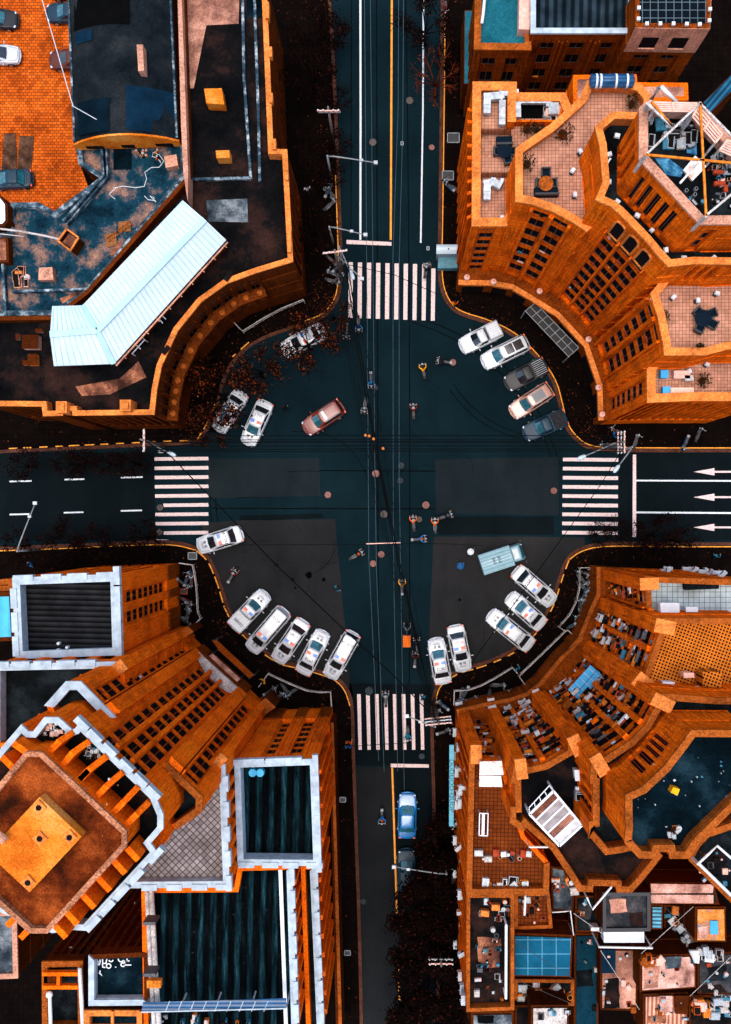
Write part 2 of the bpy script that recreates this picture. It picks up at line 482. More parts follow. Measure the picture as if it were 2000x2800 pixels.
for y in (1290, 1359.5, 1442):
    m = MB(); m.prism([W(q) for q in [(1897,y),(1954,y-10),(1954,y-2.6),(2020,y-2.4),(2020,y+2.4),(1954,y+2.6),(1954,y+10)]], .012, .015, bottom=False)
    m.build('lane_arrow', M['paint_worn'], road)
# manhole covers
M['iron_pink'] = tiles('pinkish_iron', (.42, .20, .16), (.10, .05, .045), .12, .4, .2)
M['iron_dark'] = tiles('dark_iron', (.05, .07, .075), (.015, .02, .022), .12, .2, .2)
M['iron_mid'] = tiles('grey_iron', (.16, .13, .12), (.04, .035, .03), .12, .7, .2)
for (x, y, r, mt) in ((1028,1295,10,'iron_pink'),(1097,1273,9,'iron_dark'),(1095,1314,9,'iron_dark'),(897,1353,9,'iron_pink'),(1165,1381,10,'iron_pink'),
        (1239,991,9,'iron_pink'),(1026,1060,8,'iron_dark'),(665,986,8,'iron_mid'),(1043,1516,9,'iron_pink'),(1021,1541,9,'iron_pink'),(1147,1420,8,'iron_mid'),
        (1050,1406,10,'iron_mid'),(1010,1889,11,'iron_dark'),(1020,389,10,'iron_mid'),(1121,275,10,'iron_mid'),(1181,403,8,'iron_pink'),
        (438,1388,9,'iron_mid'),(436,1455,9,'iron_mid'),(1515,1342,9,'iron_pink'),(1172,725,9,'iron_mid'),(994,2465,8,'iron_dark'),(1154,2068,8,'iron_dark')):
    m = MB(); c = W((x, y)); rr = r/S
    m.cyl(c.x, c.y, .018, .026, rr, n=20)
    m.mi = 1; m.cyl(c.x, c.y, .016, .022, rr*1.22, n=20)
    m.build('manhole_cover', [M[mt], M['asphalt_dark']], road)
for (x, y) in ((1100,392),(1171,679)):
    c = W((x, y)); m = MB(); m.box(c.x, c.y, .012, .26, .36, .01)
    m.mi = 1; m.box(c.x, c.y, .023, .17, .26, .003); m.build('drain_grate', [M['metal'], M['black']], road)

# pavements: kerb line then outer corner
KERBS = {
 'upper left': ([(904,-30),(906,0),(914,120),(922,280),(930,480),(938,690),(938,780),(926,828),(890,872),(826,893),(746,918),(690,945),(645,985),(614,1040),(600,1110),(578,1165),(552,1206),(517,1216),(431,1220),(0,1240),(-40,1241)], [(-40,-30)]),
 'upper right': ([(1204,-30),(1206,0),(1203,300),(1199,600),(1196,736),(1202,792),(1222,836),(1254,864),(1333,886),(1402,919),(1455,969),(1509,1039),(1527,1108),(1539,1163),(1569,1205),(1610,1233),(1700,1237),(2040,1237)], [(2040,-30)]),
 'lower left': ([(-40,1496),(0,1494),(100,1491),(366,1479),(480,1476),(543,1494),(580,1525),(606,1588),(626,1657),(645,1695),(680,1736),(734,1783),(775,1806),(818,1815),(870,1829),(922,1846),(955,1880),(969,1926),(971,2047),(973,2100),(980,2315),(988,2531),(994,2830)], [(-40,2830)]),
 'lower right': ([(2040,1483),(1800,1483),(1647,1480),(1583,1495),(1546,1523),(1525,1580),(1505,1649),(1477,1696),(1446,1738),(1395,1779),(1316,1812),(1250,1828),(1205,1858),(1184,1885),(1176,1960),(1180,2100),(1190,2500),(1196,2830)], [(2040,2830)]),
}
YEL = {'upper left': [(4,9,1),(11,12,.6),(17,19,.55),(14,16,.5)], 'upper right': [(0,17,1)], 'lower left': [(1,5,1),(5,8,.9),(8,12,.6),(12,17,1)], 'lower right': [(0,4,1),(4,12,.62),(12,14,1)]}
for nm, (kl, outer) in KERBS.items():
    line = [W(p) for p in kl]
    s = smooth_line(line, 2)
    cen = W(outer[0]); side = -1 if (s[1]-s[0]).normalized().cross((cen-s[0])) < 0 else 1
    # world y is flipped against the photo, test the side on the real coordinates
    inner = offs(s, .32*side)
    m = MB(); m.prism(inner+[W(p) for p in outer], -.33, .130)
    pv = tag(m.build('pavement', M['paving']), 'dark paved pavement round the %s corner' % nm, kind='structure')
    m = MB(); b = offs(s, .318*side)
    for i in range(len(s)-1):
        m.prism([s[i], s[i+1], b[i+1], b[i]], -.02, .126)
    m.build('kerb', M['kerb'], pv)
    m = MB()
    for (i0, i1, frac) in YEL[nm]:
        seg = smooth_line(line[i0:i1+1], 2) if i1 > i0 else []
        c = offs(seg, .42*side)
        # resample into dashes when frac < 1
        if frac >= 1: m.ribbon(c, .10, .132, .136)
        else:
            tot = 0; acc = []
            for a_, b_ in zip(c, c[1:]):
                d = (b_-a_).length; k = 0
                nst = max(1, int(d/.25))
                for q in range(nst):
                    t = tot+d*q/nst
                    if (t % 1.5) < 1.5*frac: m.ribbon([a_.lerp(b_, q/nst), a_.lerp(b_, (q+1)/nst)], .11, .132, .136)
                tot += d
    if m.f: m.build('kerb_line', M['yellow'], pv)
# orange brick courtyard, upper left, lies a little above the street level paving
m = MB(); m.prism(WL(0, [(-30,-30),(210,-30),(210,420),(260,560),(170,600),(-30,600)]), .134, .18)
yard = tag(m.build('courtyard', M['brick_yard']), 'orange brick paved courtyard with parked cars', kind='structure')
# ================================================================ vehicles
def lettering(text, size, mat, name='lettering', depth=.004):
    cu = bpy.data.curves.new('lettering', 'FONT'); cu.body = text; cu.size = size; cu.extrude = depth/2
    cu.align_x = 'CENTER'; cu.align_y = 'CENTER'; cu.resolution_u = 2
    o = bpy.data.objects.new('tmp', cu); COL.objects.link(o)
    dg = bpy.context.evaluated_depsgraph_get()
    me = bpy.data.meshes.new_from_object(o.evaluated_get(dg))
    bpy.data.objects.remove(o); bpy.data.curves.remove(cu)
    me.materials.clear(); me.materials.append(mat)
    r = bpy.data.objects.new(name, me); COL.objects.link(r)
    return r
def paint(name, c, rough=.28):
    n = NT(name, rough, 0, .5)
    if max(c) < .1: n.b.inputs['Roughness'].default_value = .5; n.b.inputs['Specular IOR Level'].default_value = .2
    n.b.inputs['Coat Weight'].default_value = .5 if max(c) > .3 else .06; n.b.inputs['Coat Roughness'].default_value = .1
    d = n.noise(3, 5)
    return n.out(n.ramp(d, [(.3, mul(c, .84)), (.6, c)]))
M['p_white'] = paint('white_car_paint', (.48,.50,.51))
M['p_black'] = paint('black_car_paint', (.010, .014, .018))
M['p_navy'] = paint('dark_blue_car_paint', (.006, .028, .048))
M['p_blue'] = paint('blue_car_paint', (.006, .15, .42))
M['p_maroon'] = paint('maroon_car_paint', (.17, .022, .010))
M['p_pink'] = paint('pinkish_beige_car_paint', (.40,.20,.14))
M['p_grey'] = paint('charcoal_car_paint', (.022,.022,.023))
M['p_brown'] = paint('brown_car_paint', (.09, .02, .012))
M['glass_car'] = plain('car_glass', (.006, .011, .015), .08, .4, 1.5, 0, .9)
M['glass_teal'] = plain('teal_car_glass', (.012, .10, .13), .08, .6, 2.5, 0, .8)
M['rubber'] = plain('black_rubber', (.012, .012, .012), .9, .2)
M['rim'] = plain('silver_rim', (.45, .46, .48), .3, .1, 2, .8)
M['lamp_red'] = plain('red_lamp_plastic', (.75, .06, .012), .3, .2)
M['lamp_blue'] = plain('blue_lamp_plastic', (.03, .17, .55), .3, .2)
M['lamp_orange'] = plain('orange_lamp_plastic', (.85, .40, .05), .3, .2)
M['headlamp'] = plain('clear_headlamp', (.50, .60, .66), .15, .2, 3, 0, .8)
M['ink'] = plain('black_lettering', (.012, .02, .03), .6, .1)
M['ink_red'] = plain('red_lettering', (.5, .05, .01), .6, .1)
M['truck_side'] = plain('pale_teal_panel', (.16,.30,.34), .5, .2)
M['bed'] = plain('dark_cargo_liner', (.02, .02, .022), .8, .4)
def ring(stx, z, sc=1.0, L=4.6, rf=.5, rr=.4):
    """plan outline with rounded ends; stx = list of (x, halfwidth)"""
    up = [(x*sc if abs(x) > 0 else 0, w*sc, z(x) if callable(z) else z) for x, w in stx]
    return [(x, w, q) for x, w, q in up]+[(x, -w, q) for x, w, q in reversed(up)]
def body_mesh(kind, L, Wd, belt):
    hl, hw = L/2, Wd/2
    if kind in ('sedan', 'suv', 'pickup'):
        prof = [(-hl, .60*hw), (-hl+.07, .80*hw), (-hl+.25, .93*hw), (-hl+.8, hw), (-.4, hw), (.7, hw), (hl-.85, .985*hw), (hl-.38, .91*hw), (hl-.12, .74*hw), (hl, .46*hw)]
    elif kind == 'van':
        prof = [(-hl, .80*hw), (-hl+.06, .92*hw), (-hl+.25, .99*hw), (-hl+.8, hw), (-.4, hw), (.7, hw), (hl-.7, .99*hw), (hl-.3, .92*hw), (hl-.1, .78*hw), (hl, .5*hw)]
    else:
        prof = [(-hl, .9*hw), (-hl+.04, .96*hw), (-hl+.1, hw), (-hl+.5, hw), (-.4, hw), (.7, hw), (hl-.6, hw), (hl-.2, .96*hw), (hl-.05, .9*hw), (hl, .75*hw)]
    def zf(drop_f, drop_r, top):
        def f(x):
            t = x/hl
            return top-(drop_f*max(0, t-.25)**2*2 if t > 0 else drop_r*max(0, -t-.5)**2*2)
        return f
    rings = []
    for z, sc, df, dr in ((.22, .95, 0, 0), (.34, .992, 0, 0), (.60, 1.0, 0, 0), (belt-.12, .985, .12, .08), (belt-.03, .955, .14, .08), (belt, .90, .15, .09), (belt+.025, .78, .15, .09)):
        zz = zf(df, dr, z)
        rings.append([(x*(1-(1-sc)*.55), w*sc, zz(x)) for x, w in prof]+[(x*(1-(1-sc)*.55), -w*sc, zz(x)) for x, w in reversed(prof)])
    rings = [r[::-1] for r in rings]
    m = MB(); m.loft(rings, True, False)
    # deck strips close the top so it shades smoothly
    b = len(m.v)-len(rings[-1]); n = len(prof)
    r = rings[-1]
    idx = list(range(b, b+2*n))
    # rings reversed: first n entries are right side front->rear reversed
    for i in range(n-1):
        m.face((idx[i], idx[i+1], idx[2*n-2-i], idx[2*n-1-i]))
    return m
def frus(m, x0, x1, w0, z0, x2, x3, w2, z2):
    """cabin: base x0..x1 (rear..front) half width w0; top x2..x3 half width w2"""
    A = [(x0,-w0*.9,z0),(x0+.12,-w0,z0),(x1-.25,-w0,z0),(x1,-w0*.72,z0),(x1+.06,0,z0),(x1,w0*.72,z0),(x1-.25,w0,z0),(x0+.12,w0,z0),(x0,w0*.9,z0),(x0-.03,0,z0)]
    B = [(x2,-w2*.9,z2),(x2+.08,-w2,z2),(x3-.12,-w2,z2),(x3,-w2*.8,z2),(x3+.03,0,z2),(x3,w2*.8,z2),(x3-.12,w2,z2),(x2+.08,w2,z2),(x2,w2*.9,z2),(x2-.02,0,z2)]
    return A, B
def make_car(kind, paintm, label, cat, loc, rz, group=None, bar=True, num=None, num_flip=False, glass='glass_car', L=4.65, Wd=1.82, name=None, hood_text=True, numcol='ink', wind=None, roofmat=None, extras=None):
    root = thing(name or 'parked_car', label, cat, loc, rz, group)
    P = M[paintm]; G = M[glass]; WG = M[wind] if wind else G
    hl = L/2
    belt = {'sedan': .93, 'suv': 1.02, 'pickup': 1.0, 'van': 1.12, 'truck': .9}[kind]
    roofz = {'sedan': 1.44, 'suv': 1.70, 'pickup': 1.68, 'van': 1.95, 'truck': 1.95}[kind]
    cab = {'sedan': (-hl+.62, hl-1.12, -hl+1.20, hl-1.90), 'suv': (-hl+.14, hl-1.12, -hl+.36, hl-1.85),
           'pickup': (-.62, hl-1.20, -.42, hl-1.85), 'van': (-hl+.08, hl-.95, -hl+.20, hl-1.65), 'truck': (hl-1.75, hl-.10, hl-1.7, hl-.35)}[kind]
    hw = Wd/2
    bm = body_mesh(kind, L, Wd, belt)
    if kind == 'pickup':
        # open bed with rails
        x0, x1 = -hl+.12, -.72
        bm.box((x0+x1)/2, hw*.90, belt+.0, x1-x0, .10, .10); bm.box((x0+x1)/2, -hw*.90, belt+.0, x1-x0, .10, .10)
        bm.box(x0+.04, 0, belt-.03, .09, Wd*.86, .13)
    bm.build('body', P, root, True, world=False)
    A, B = frus(None, cab[0], cab[1], hw*.86, belt+.0, cab[2], cab[3], hw*.68, roofz-.05)
    n = len(A)
    # indices: 0..3 right, front 3,4,5 ; rear 8,9,0
    def pane(name, ids, mat, push=.0):
        m = MB()
        for i in ids:
            j = (i+1) % n
            m.quad(A[i], A[j], B[j], B[i])
        c = Vector(((cab[0]+cab[1])/2, 0, 1.0))
        # thickness: inner copy
        k = len(m.v); m.v += [v+(c-v)*.03 for v in m.v[:k]]
        for f in list(m.f): m.face([q+k for q in reversed(f)])
        return m.build(name, mat, root, False, world=False)
    # loft with pillars: solid lower pillar shell in body colour, glass set proud
    m = MB(); m.loft([[Vector(v)*1 for v in A], [Vector(v) for v in B]], False, True)
    shell = m.build('pillars', P, root, False, world=False)
    def win(name, pts, mat):
        """glass pane lying 12 mm proud over the shell; pts = 4 corner points, given thickness"""
        m = MB(); c = Vector(((cab[0]+cab[1])/2, 0, .9))
        pts = [Vector(p) for p in pts]
        nrm = (pts[1]-pts[0]).cross(pts[-1]-pts[0]).normalized()
        if nrm.dot(pts[0]-c) < 0: nrm = -nrm
        lo = [p+nrm*.004 for p in pts]; hi = [p+nrm*.018 for p in pts]
        k = len(pts)
        m.v = lo+hi; m.f = [tuple(range(k, 2*k))]+[(i, (i+1) % k, k+(i+1) % k, k+i) for i in range(k)]; m.m = [0]*len(m.f)
        return m.build(name, mat, root, False, world=False)
    def lerp3(a, b, t): return Vector(a).lerp(Vector(b), t)
    if kind != 'truck':
        f0, f1, f2 = A[3], A[4], A[5]; g0, g1, g2 = B[3], B[4], B[5]
        win('windscreen', [lerp3(f0,g0,.06), lerp3(f1,g1,.06), lerp3(f2,g2,.06), lerp3(f2,g2,.93), lerp3(f1,g1,.93), lerp3(f0,g0,.93)], WG)
        if not (kind == 'van'):
            f0, f1, f2 = A[8], A[9], A[0]; g0, g1, g2 = B[8], B[9], B[0]
            win('rear_window', [lerp3(f0,g0,.1), lerp3(f1,g1,.1), lerp3(f2,g2,.1), lerp3(f2,g2,.92), lerp3(f1,g1,.92), lerp3(f0,g0,.92)], G)
        for (a, b) in ((1, 2), (6, 7)):
            p, q, r_, s_ = A[a], A[b], B[b], B[a]
            lo0, lo1 = lerp3(p, s_, .14), lerp3(q, r_, .14); hi0, hi1 = lerp3(p, s_, .88), lerp3(q, r_, .88)
            win('side_window', [lo0.lerp(lo1, .05), lo0.lerp(lo1, .47), hi0.lerp(hi1, .47), hi0.lerp(hi1, .05)], G)
            win('side_window', [lo0.lerp(lo1, .52), lo0.lerp(lo1, .96), hi0.lerp(hi1, .96), hi0.lerp(hi1, .52)], G)
    # roof panel, slightly crowned
    x2, x3 = cab[2], cab[3]; w2 = hw*.68
    base = [(x2,-w2*.9),(x2+.08,-w2),(x3-.12,-w2),(x3,-w2*.8),(x3+.03,0),(x3,w2*.8),(x3-.12,w2),(x2+.08,w2),(x2,w2*.9),(x2-.02,0)]
    cxm = (x2+x3)/2
    m = MB(); m.loft([[(cxm+(x-cxm)*k, y*k, z) for x, y in base] for k, z in ((1.02, roofz-.05), (1.0, roofz-.01), (.9, roofz+.012), (.6, roofz+.03), (.2, roofz+.036))])
    m.build('roof', M[roofmat] if roofmat else P, root, True, world=False)
    # wheels
    for wx in (-hl+.85, hl-.88):
        for sy in (1, -1):
            y = sy*(hw-.10)
            m = MB(); m.tube([(wx, y-.11, .33), (wx, y-.09, .33), (wx, y+.09, .33), (wx, y+.11, .33)], [.29,.33,.33,.29], 14)
            wh = m.build('wheel', M['rubber'], root, False, world=False)
            m = MB(); m.tube([(wx, y+sy*.105, .33), (wx, y+sy*.125, .33)], .19, 10); m.build('rim', M['rim'], wh, False, world=False)
    # mirrors
    for sy in (1, -1):
        m = MB(); m.tube([(cab[1]-.28, sy*(hw-.04), belt+.02), (cab[1]-.26, sy*(hw+.10), belt+.05)], .022, 5)
        m.ball((cab[1]-.27, sy*(hw+.17), belt+.06), .09, 7, 5, (.7, 1.25, .9)); m.build('mirror', P, root, True, world=False)
    # lamps
    hz = belt-.22
    for sy in (1, -1):
        m = MB(); m.ball((hl-.25, sy*hw*.70, hz), .17, 8, 5, (1.05, .95, .5)); m.build('headlight', M['headlamp'], root, True, world=False)
        m = MB(); m.box(-hl+.07, sy*hw*.74, hz-.05, .12, .26, .16); m.build('tail_light', M['lamp_red'], root, False, world=False)
    # bumpers and grille, seams
    m = MB(); m.tube([(hl-.22, -hw*.86, .45), (hl-.02, -hw*.5, .45), (hl+.05, 0, .45), (hl-.02, hw*.5, .45), (hl-.22, hw*.86, .45)], .09, 6); m.build('front_bumper', P, root, True, world=False)
    m = MB(); m.tube([(-hl+.14, -hw*.86, .45), (-hl-.03, -hw*.5, .45), (-hl-.05, 0, .45), (-hl-.03, hw*.5, .45), (-hl+.14, hw*.86, .45)], .08, 6); m.build('rear_bumper', P, root, True, world=False)
    if kind in ('sedan', 'suv', 'pickup', 'van'):
        m = MB(); zz = belt-.045
        m.tube([(hl-.22, -hw*.62, belt-.13), (cab[1]+.05, -hw*.78, belt+.01)], .011, 4); m.tube([(hl-.22, hw*.62, belt-.13), (cab[1]+.05, hw*.78, belt+.01)], .011, 4)
        m.tube([(hl-.20, -hw*.5, belt-.125), (hl-.12, 0, belt-.14), (hl-.20, hw*.5, belt-.125)], .011, 4)
        m.build('bonnet_seam', M['black'], root, False, world=False)
        m = MB()
        for sy in (1, -1):
            m.tube([(-hl+.3, sy*hw*.935, belt-.02), (-.5, sy*hw*.95, belt+.012), (hl-1.1, sy*hw*.95, belt+.0), (hl-.5, sy*hw*.88, belt-.07)], .012, 4)
        m.build('window_trim', M['black'], root, False, world=False)
    if kind == 'sedan':
        m = MB(); m.tube([(-hl+.50, -hw*.66, belt+.012), (-hl+.42, 0, belt+.014), (-hl+.50, hw*.66, belt+.012)], .010, 4); m.build('boot_seam', M['black'], root, False, world=False)
    if kind in ('sedan',) and bar and hood_text:
        pass
    if bar:
        bx = x3-.42 if kind != 'van' else x3-.35
        m = MB(); m.box(bx, 0, roofz+.03, .20, w2*1.7, .05); lb = m.build('light_bar', M['white'], root, False, world=False)
        for sy, mt, nm in ((1, 'lamp_red', 'red_lamp'), (-1, 'lamp_blue', 'blue_lamp')):
            if bar == 'flip': sy = -sy
            m = MB(); m.box(bx, sy*w2*.55, roofz+.08, .27, w2*.62, .11); m.build(nm, M[mt], lb, False, world=False)
        m = MB(); m.box(bx, 0, roofz+.08, .24, w2*.34, .08); m.build('siren_box', M['lamp_orange' if bar == 'orange' else 'white'], lb, False, world=False)
    def text(s, size, x, z, mat, pitch=0):
        t = lettering(s, size, mat)
        t.rotation_euler = (pitch, 0, math.pi/2)      # the letters' tops point to the tail
        t.location = (x, 0, z); setpar(t, root)
        return t
    if num:
        nx = {'sedan': x2+.36, 'suv': x2+.75, 'pickup': -hl+.85, 'van': x2+.85, 'truck': 0}[kind]
        text(num, .42, nx, (roofz+.05) if kind != 'pickup' else belt+.14, M[numcol])
    if hood_text:
        text('\u8b66 \u5bdf', .30, hl-.78, belt+.035, M['ink'])
        text('POLICE', .17, hl-.52, belt+.02, M['ink'])
    if extras: extras(root, dict(hl=hl, hw=hw, belt=belt, roofz=roofz, x2=x2, x3=x3, w2=w2))
    return root

def lerpf(a, b, t): return a+(b-a)*t
def car_at(front, rear):
    f, r = W(front), W(rear); c = (f+r)/2; d = f-r
    return (c.x, c.y, 0.0), math.atan2(d.y, d.x)
GP = 'white police cars parked round the crossroads'
def car(kind, paintm, front, rear, label, cat='police car', **k):
    loc, rz = car_at(front, rear)
    if k.pop('z', None): loc = (loc[0], loc[1], .18)
    L = k.pop('L', None) or max(3.9, min(5.4, (W(front)-W(rear)).length*1.04))
    return make_car(kind, paintm, label, cat, loc, rz, L=L, **k)
def pickup_bed(root, d, slats=True, mat='bed'):
    x0, x1 = -d['hl']+.15, -.74
    m = MB(); m.box((x0+x1)/2, 0, d['belt']+.028, x1-x0, d['hw']*1.64, .03)
    o = m.build('cargo_bed', M[mat], root, False, world=False)
    if slats:
        m = MB()
        for k in range(8):
            y = lerpf(-d['hw']*.72, d['hw']*.72, k/7)
            m.box((x0+x1)/2, y, d['belt']+.06, x1-x0-.1, .035, .02)
        m.build('bed_ribs', M['metal'], o, False, world=False)
def hardtop(root, d):
    x0, x1 = -d['hl']+.10, -.66
    m = MB(); w = d['hw']*.84
    m.loft([[(lerpf(x0,x1,.5)+(x-lerpf(x0,x1,.5))*k, y*k, z) for x, y in ((x0,-w),(x1,-w),(x1,w),(x0,w))] for k, z in ((1.04, d['belt']), (1.0, d['belt']+.45), (.94, d['roofz']-.05), (.8, d['roofz']+.01))])
    m.build('canopy', M['p_white'], root, False, world=False)
    m = MB()
    for k in range(5): m.box((x0+x1)/2, lerpf(-w*.6, w*.6, k/4), d['roofz']+.015, (x1-x0)*.75, .03, .015)
    m.build('canopy_ribs', M['metal'], root, False, world=False)
def cover(root, d):
    x0, x1 = -d['hl']+.12, -.70
    m = MB(); m.box((x0+x1)/2, 0, d['belt']+.03, x1-x0, d['hw']*1.74, .05); o = m.build('bed_cover', M['white'], root, False, world=False)
    m = MB()
    for k in range(9): m.box((x0+x1)/2, lerpf(-d['hw']*.75, d['hw']*.75, k/8), d['belt']+.08, (x1-x0)*.94, .03, .025)
    m.build('bed_ribs', M['metal'], o, False, world=False)
def sunroof(root, d, spots=((.30,.34),(.66,.30)), mat='glass_car', col=None):
    for (t, ln) in spots:
        m = MB(); m.box(lerpf(d['x2'], d['x3'], t), 0, d['roofz']+.022, (d['x3']-d['x2'])*ln, d['w2']*1.45, .03)
        m.build('sunroof', M[mat], root, False, world=False)
def rails(root, d):
    for sy in (1, -1):
        m = MB(); m.tube([(d['x2']+.15, sy*d['w2']*.95, d['roofz']+.01), (d['x2']+.3, sy*d['w2']*.97, d['roofz']+.07), (d['x3']-.4, sy*d['w2']*.97, d['roofz']+.07), (d['x3']-.2, sy*d['w2']*.93, d['roofz']+.01)], .02, 5)
        m.build('roof_rail', M['metal'], root, True, world=False)
N = 'police_car'
car('sedan', 'p_white', (778,962), (886,906), 'white police sedan half hidden under the leaves of the big tree, number 0692', num='0692', name=N, group=GP, wind='glass_car')
car('sedan', 'p_white', (600,1176), (664,1078), 'white police sedan whose tail is buried in the leaves, leftmost of the upper cars', num='0675', name=N, group=GP)
car('sedan', 'p_white', (680,1214), (730,1103), 'white police sedan numbered 1395 under the black cables', num='1395', name=N, group=GP, wind='glass_teal')
car('suv', 'p_maroon', (838,1176), (934,1112), 'maroon car with a white roof hatch driving through the crossroads', 'car', name='moving_car', bar=False, hood_text=False, glass='glass_car',
    extras=lambda r, d: (sunroof(r, d, ((.78,.13),), 'white'), rails(r, d)), wind='glass_teal')
car('pickup', 'p_white', (1262,952), (1364,902), 'white pickup with ribbed canopy, uppermost in the row of five by the hotel', 'pickup', bar=False, hood_text=False, extras=hardtop, wind='glass_car')
car('suv', 'p_white', (1322,995), (1438,938), 'white off roader with two sunroofs beside the ribbed canopy pickup', 'car', bar=False, hood_text=False, extras=sunroof, wind='glass_teal', roofmat='p_white')
car('pickup', 'p_grey', (1385,1054), (1488,1000), 'charcoal pickup with ribbed open bed', 'pickup', bar=False, hood_text=False, extras=pickup_bed)
car('suv', 'p_pink', (1400,1131), (1501,1066), 'pinkish beige car with a long dark sunroof', 'car', bar=False, hood_text=False, extras=lambda r, d: (sunroof(r, d, ((.52,.55),)), rails(r, d)), wind='glass_teal')
car('pickup', 'p_navy', (1434,1189), (1542,1142), 'dark blue pickup at the lower end of the row of five', 'pickup', bar=False, hood_text=False, extras=lambda r, d: pickup_bed(r, d, False), wind='glass_teal')
car('sedan', 'p_white', (547,1494), (662,1458), 'white police sedan standing beside the end of the left crosswalk', num='W0383', name=N, group=GP, wind='glass_car')
car('pickup', 'p_white', (729,1623), (643,1714), 'white police pickup with ribbed bed cover, number on its cover', num='G0888', name='police_pickup', group=GP, extras=cover, wind='glass_teal', cat='police pickup')
car('van', 'p_white', (690,1774), (780,1669), 'white police van numbered 0554', num='0554', name='police_van', group=GP, cat='police van', bar='flip')
car('sedan', 'p_white', (761,1804), (832,1699), 'white police sedan numbered 0823 right of the police van', num='0823', name=N, group=GP)
car('sedan', 'p_white', (886,1727), (830,1836), 'white police sedan numbered 0958 with its tail to the kerb', num='0958', name=N, group=GP, wind='glass_teal')
car('suv', 'p_white', (903,1847), (967,1731), 'white police off roader numbered W0877 at the cable end', num='W0877', name=N, group=GP, cat='police car')
car('sedan', 'p_white', (1191,1746), (1212,1864), 'white police sedan numbered 0822 parked closest to the lower crosswalk', num='0822', name=N, group=GP, wind='glass_teal')
car('sedan', 'p_white', (1268,1830), (1244,1712), 'white police sedan with the red number 0824', num='0824', name=N, group=GP, numcol='ink_red', wind='glass_car')
car('sedan', 'p_white', (1509,1645), (1410,1560), 'white police sedan nearest the white box truck', num='W0825', name=N, group=GP, wind='glass_car')
car('sedan', 'p_white', (1392,1630), (1480,1708), 'white police sedan numbered 1660 in the middle of the lower right three', num='1660', name=N, group=GP, wind='glass_teal')
car('sedan', 'p_white', (1340,1678), (1448,1764), 'white police sedan numbered W0266, lowest of the lower right three', num='W0266', name=N, group=GP, wind='glass_teal')
# parked and driving cars elsewhere
car('sedan', 'p_blue', (1115,2166), (1113,2284), 'bright blue car waiting on the lower road', 'car', name='moving_car', bar=False, hood_text=False, glass='glass_teal', L=4.3)
car('van', 'p_navy', (1112,2332), (1113,2420), 'dark teal van under the street lamp arm on the lower road', 'van', name='moving_car', bar=False, hood_text=False, L=4.2, glass='glass_teal')
GY = 'cars standing in the orange brick courtyard'
car('sedan', 'p_black', (48,66), (-64,60), 'black car with blue windows at the left edge of the courtyard', 'car', bar=False, hood_text=False, glass='glass_teal', group=GY, z=1, L=4.6)
car('sedan', 'p_white', (55,161), (-60,158), 'white sedan in the orange courtyard', 'car', bar=False, hood_text=False, group=GY, z=1, L=4.6)
car('sedan', 'p_navy', (-6,500), (83,496), 'dark blue sedan at the lower end of the courtyard', 'car', bar=False, hood_text=False, glass='glass_teal', group=GY, z=1, L=4.1)
car('sedan', 'p_navy', (143,48), (258,46), 'dark blue car half under the long roof, upper one', 'car', bar=False, hood_text=False, group=GY, z=1, L=4.6, wind='glass_teal')
car('sedan', 'p_brown', (153,175), (265,173), 'brown car half under the long roof, lower one', 'car', bar=False, hood_text=False, group=GY, z=1, L=4.6)
car('sedan', 'p_navy', (149,-16), (262,-18), 'dark blue car at the very top edge of the courtyard', 'car', bar=False, hood_text=False, group=GY, z=1, L=4.6)
# box truck
def make_truck():
    loc, rz = car_at((1428,1505), (1312,1543))
    root = thing('box_truck', 'small truck with a pale ribbed cargo box and blue cab', 'truck', loc, rz)
    m = MB(); m.box(-.65, 0, .95, 3.05, 1.95, 1.35); b = m.build('cargo_box', M['truck_side'], root, world=False)
    m = MB()
    for k in range(8): m.box(-.65, lerpf(-.85, .85, k/7), 2.30, 2.95, .10, .05)
    m.build('box_ribs', M['truck_top'], b, world=False)
    for x, s, sz in ((-.35, '\u9632\u96e8', .34), (-.85, '\u8d27\u7bb1', .34)):
        t = lettering(s, sz, M['ink']); t.rotation_euler = (0, 0, math.pi/2); t.location = (x, 0, 2.362); setpar(t, b)
    m = MB(); w = .82
    m.loft([[(x*1.0, y, z) for x, y in ((.95,-w*k),(2.02-.12*q,-w*k),(2.12-.16*q,-w*.6*k),(2.12-.16*q,w*.6*k),(2.02-.12*q,w*k),(.95,w*k))] for z, k, q in ((.35,1,0),(1.05,1,0),(1.25,.98,.2),(1.85,.88,2.2),(1.92,.8,2.6))])
    m.build('cab', M['truck_side'], root, world=False)
    m = MB(); m.quad((2.10,-.62,1.26),(2.10,.62,1.26),(1.74,.56,1.86),(1.74,-.56,1.86)); m.quad((2.115,-.62,1.25),(1.755,-.56,1.86),(1.755,.56,1.86),(2.115,.62,1.25)); m.build('windscreen', M['glass_teal'], root, world=False)
    m = MB(); m.box(1.3, 0, 1.925, .5, 1.0, .05); m.build('roof_vent', M['metal'], root, world=False)
    m = MB(); m.box(.1, 0, .5, 4.1, .7, .35); m.build('chassis', M['black'], root, world=False)
    for wx in (-1.4, 1.45):
        for sy in (1, -1):
            m = MB(); m.tube([(wx, sy*.80-.12, .36), (wx, sy*.80+.12, .36)], .36, 12); m.build('wheel', M['rubber'], root, world=False)
    for sy in (1, -1):
        m = MB(); m.tube([(1.85, sy*.80, 1.3), (2.1, sy*1.02, 1.4)], .02, 5); m.box(2.1, sy*1.04, 1.25, .08, .16, .3); m.build('mirror', M['black'], root, world=False)
        m = MB(); m.ball((2.1, sy*.6, .75), .11, 7, 5); m.build('headlight', M['headlamp'], root, world=False)
M['truck_top'] = striped('pale_teal_ribs', (.14,.28,.31), (.40,.54,.57), .3, 'Y')
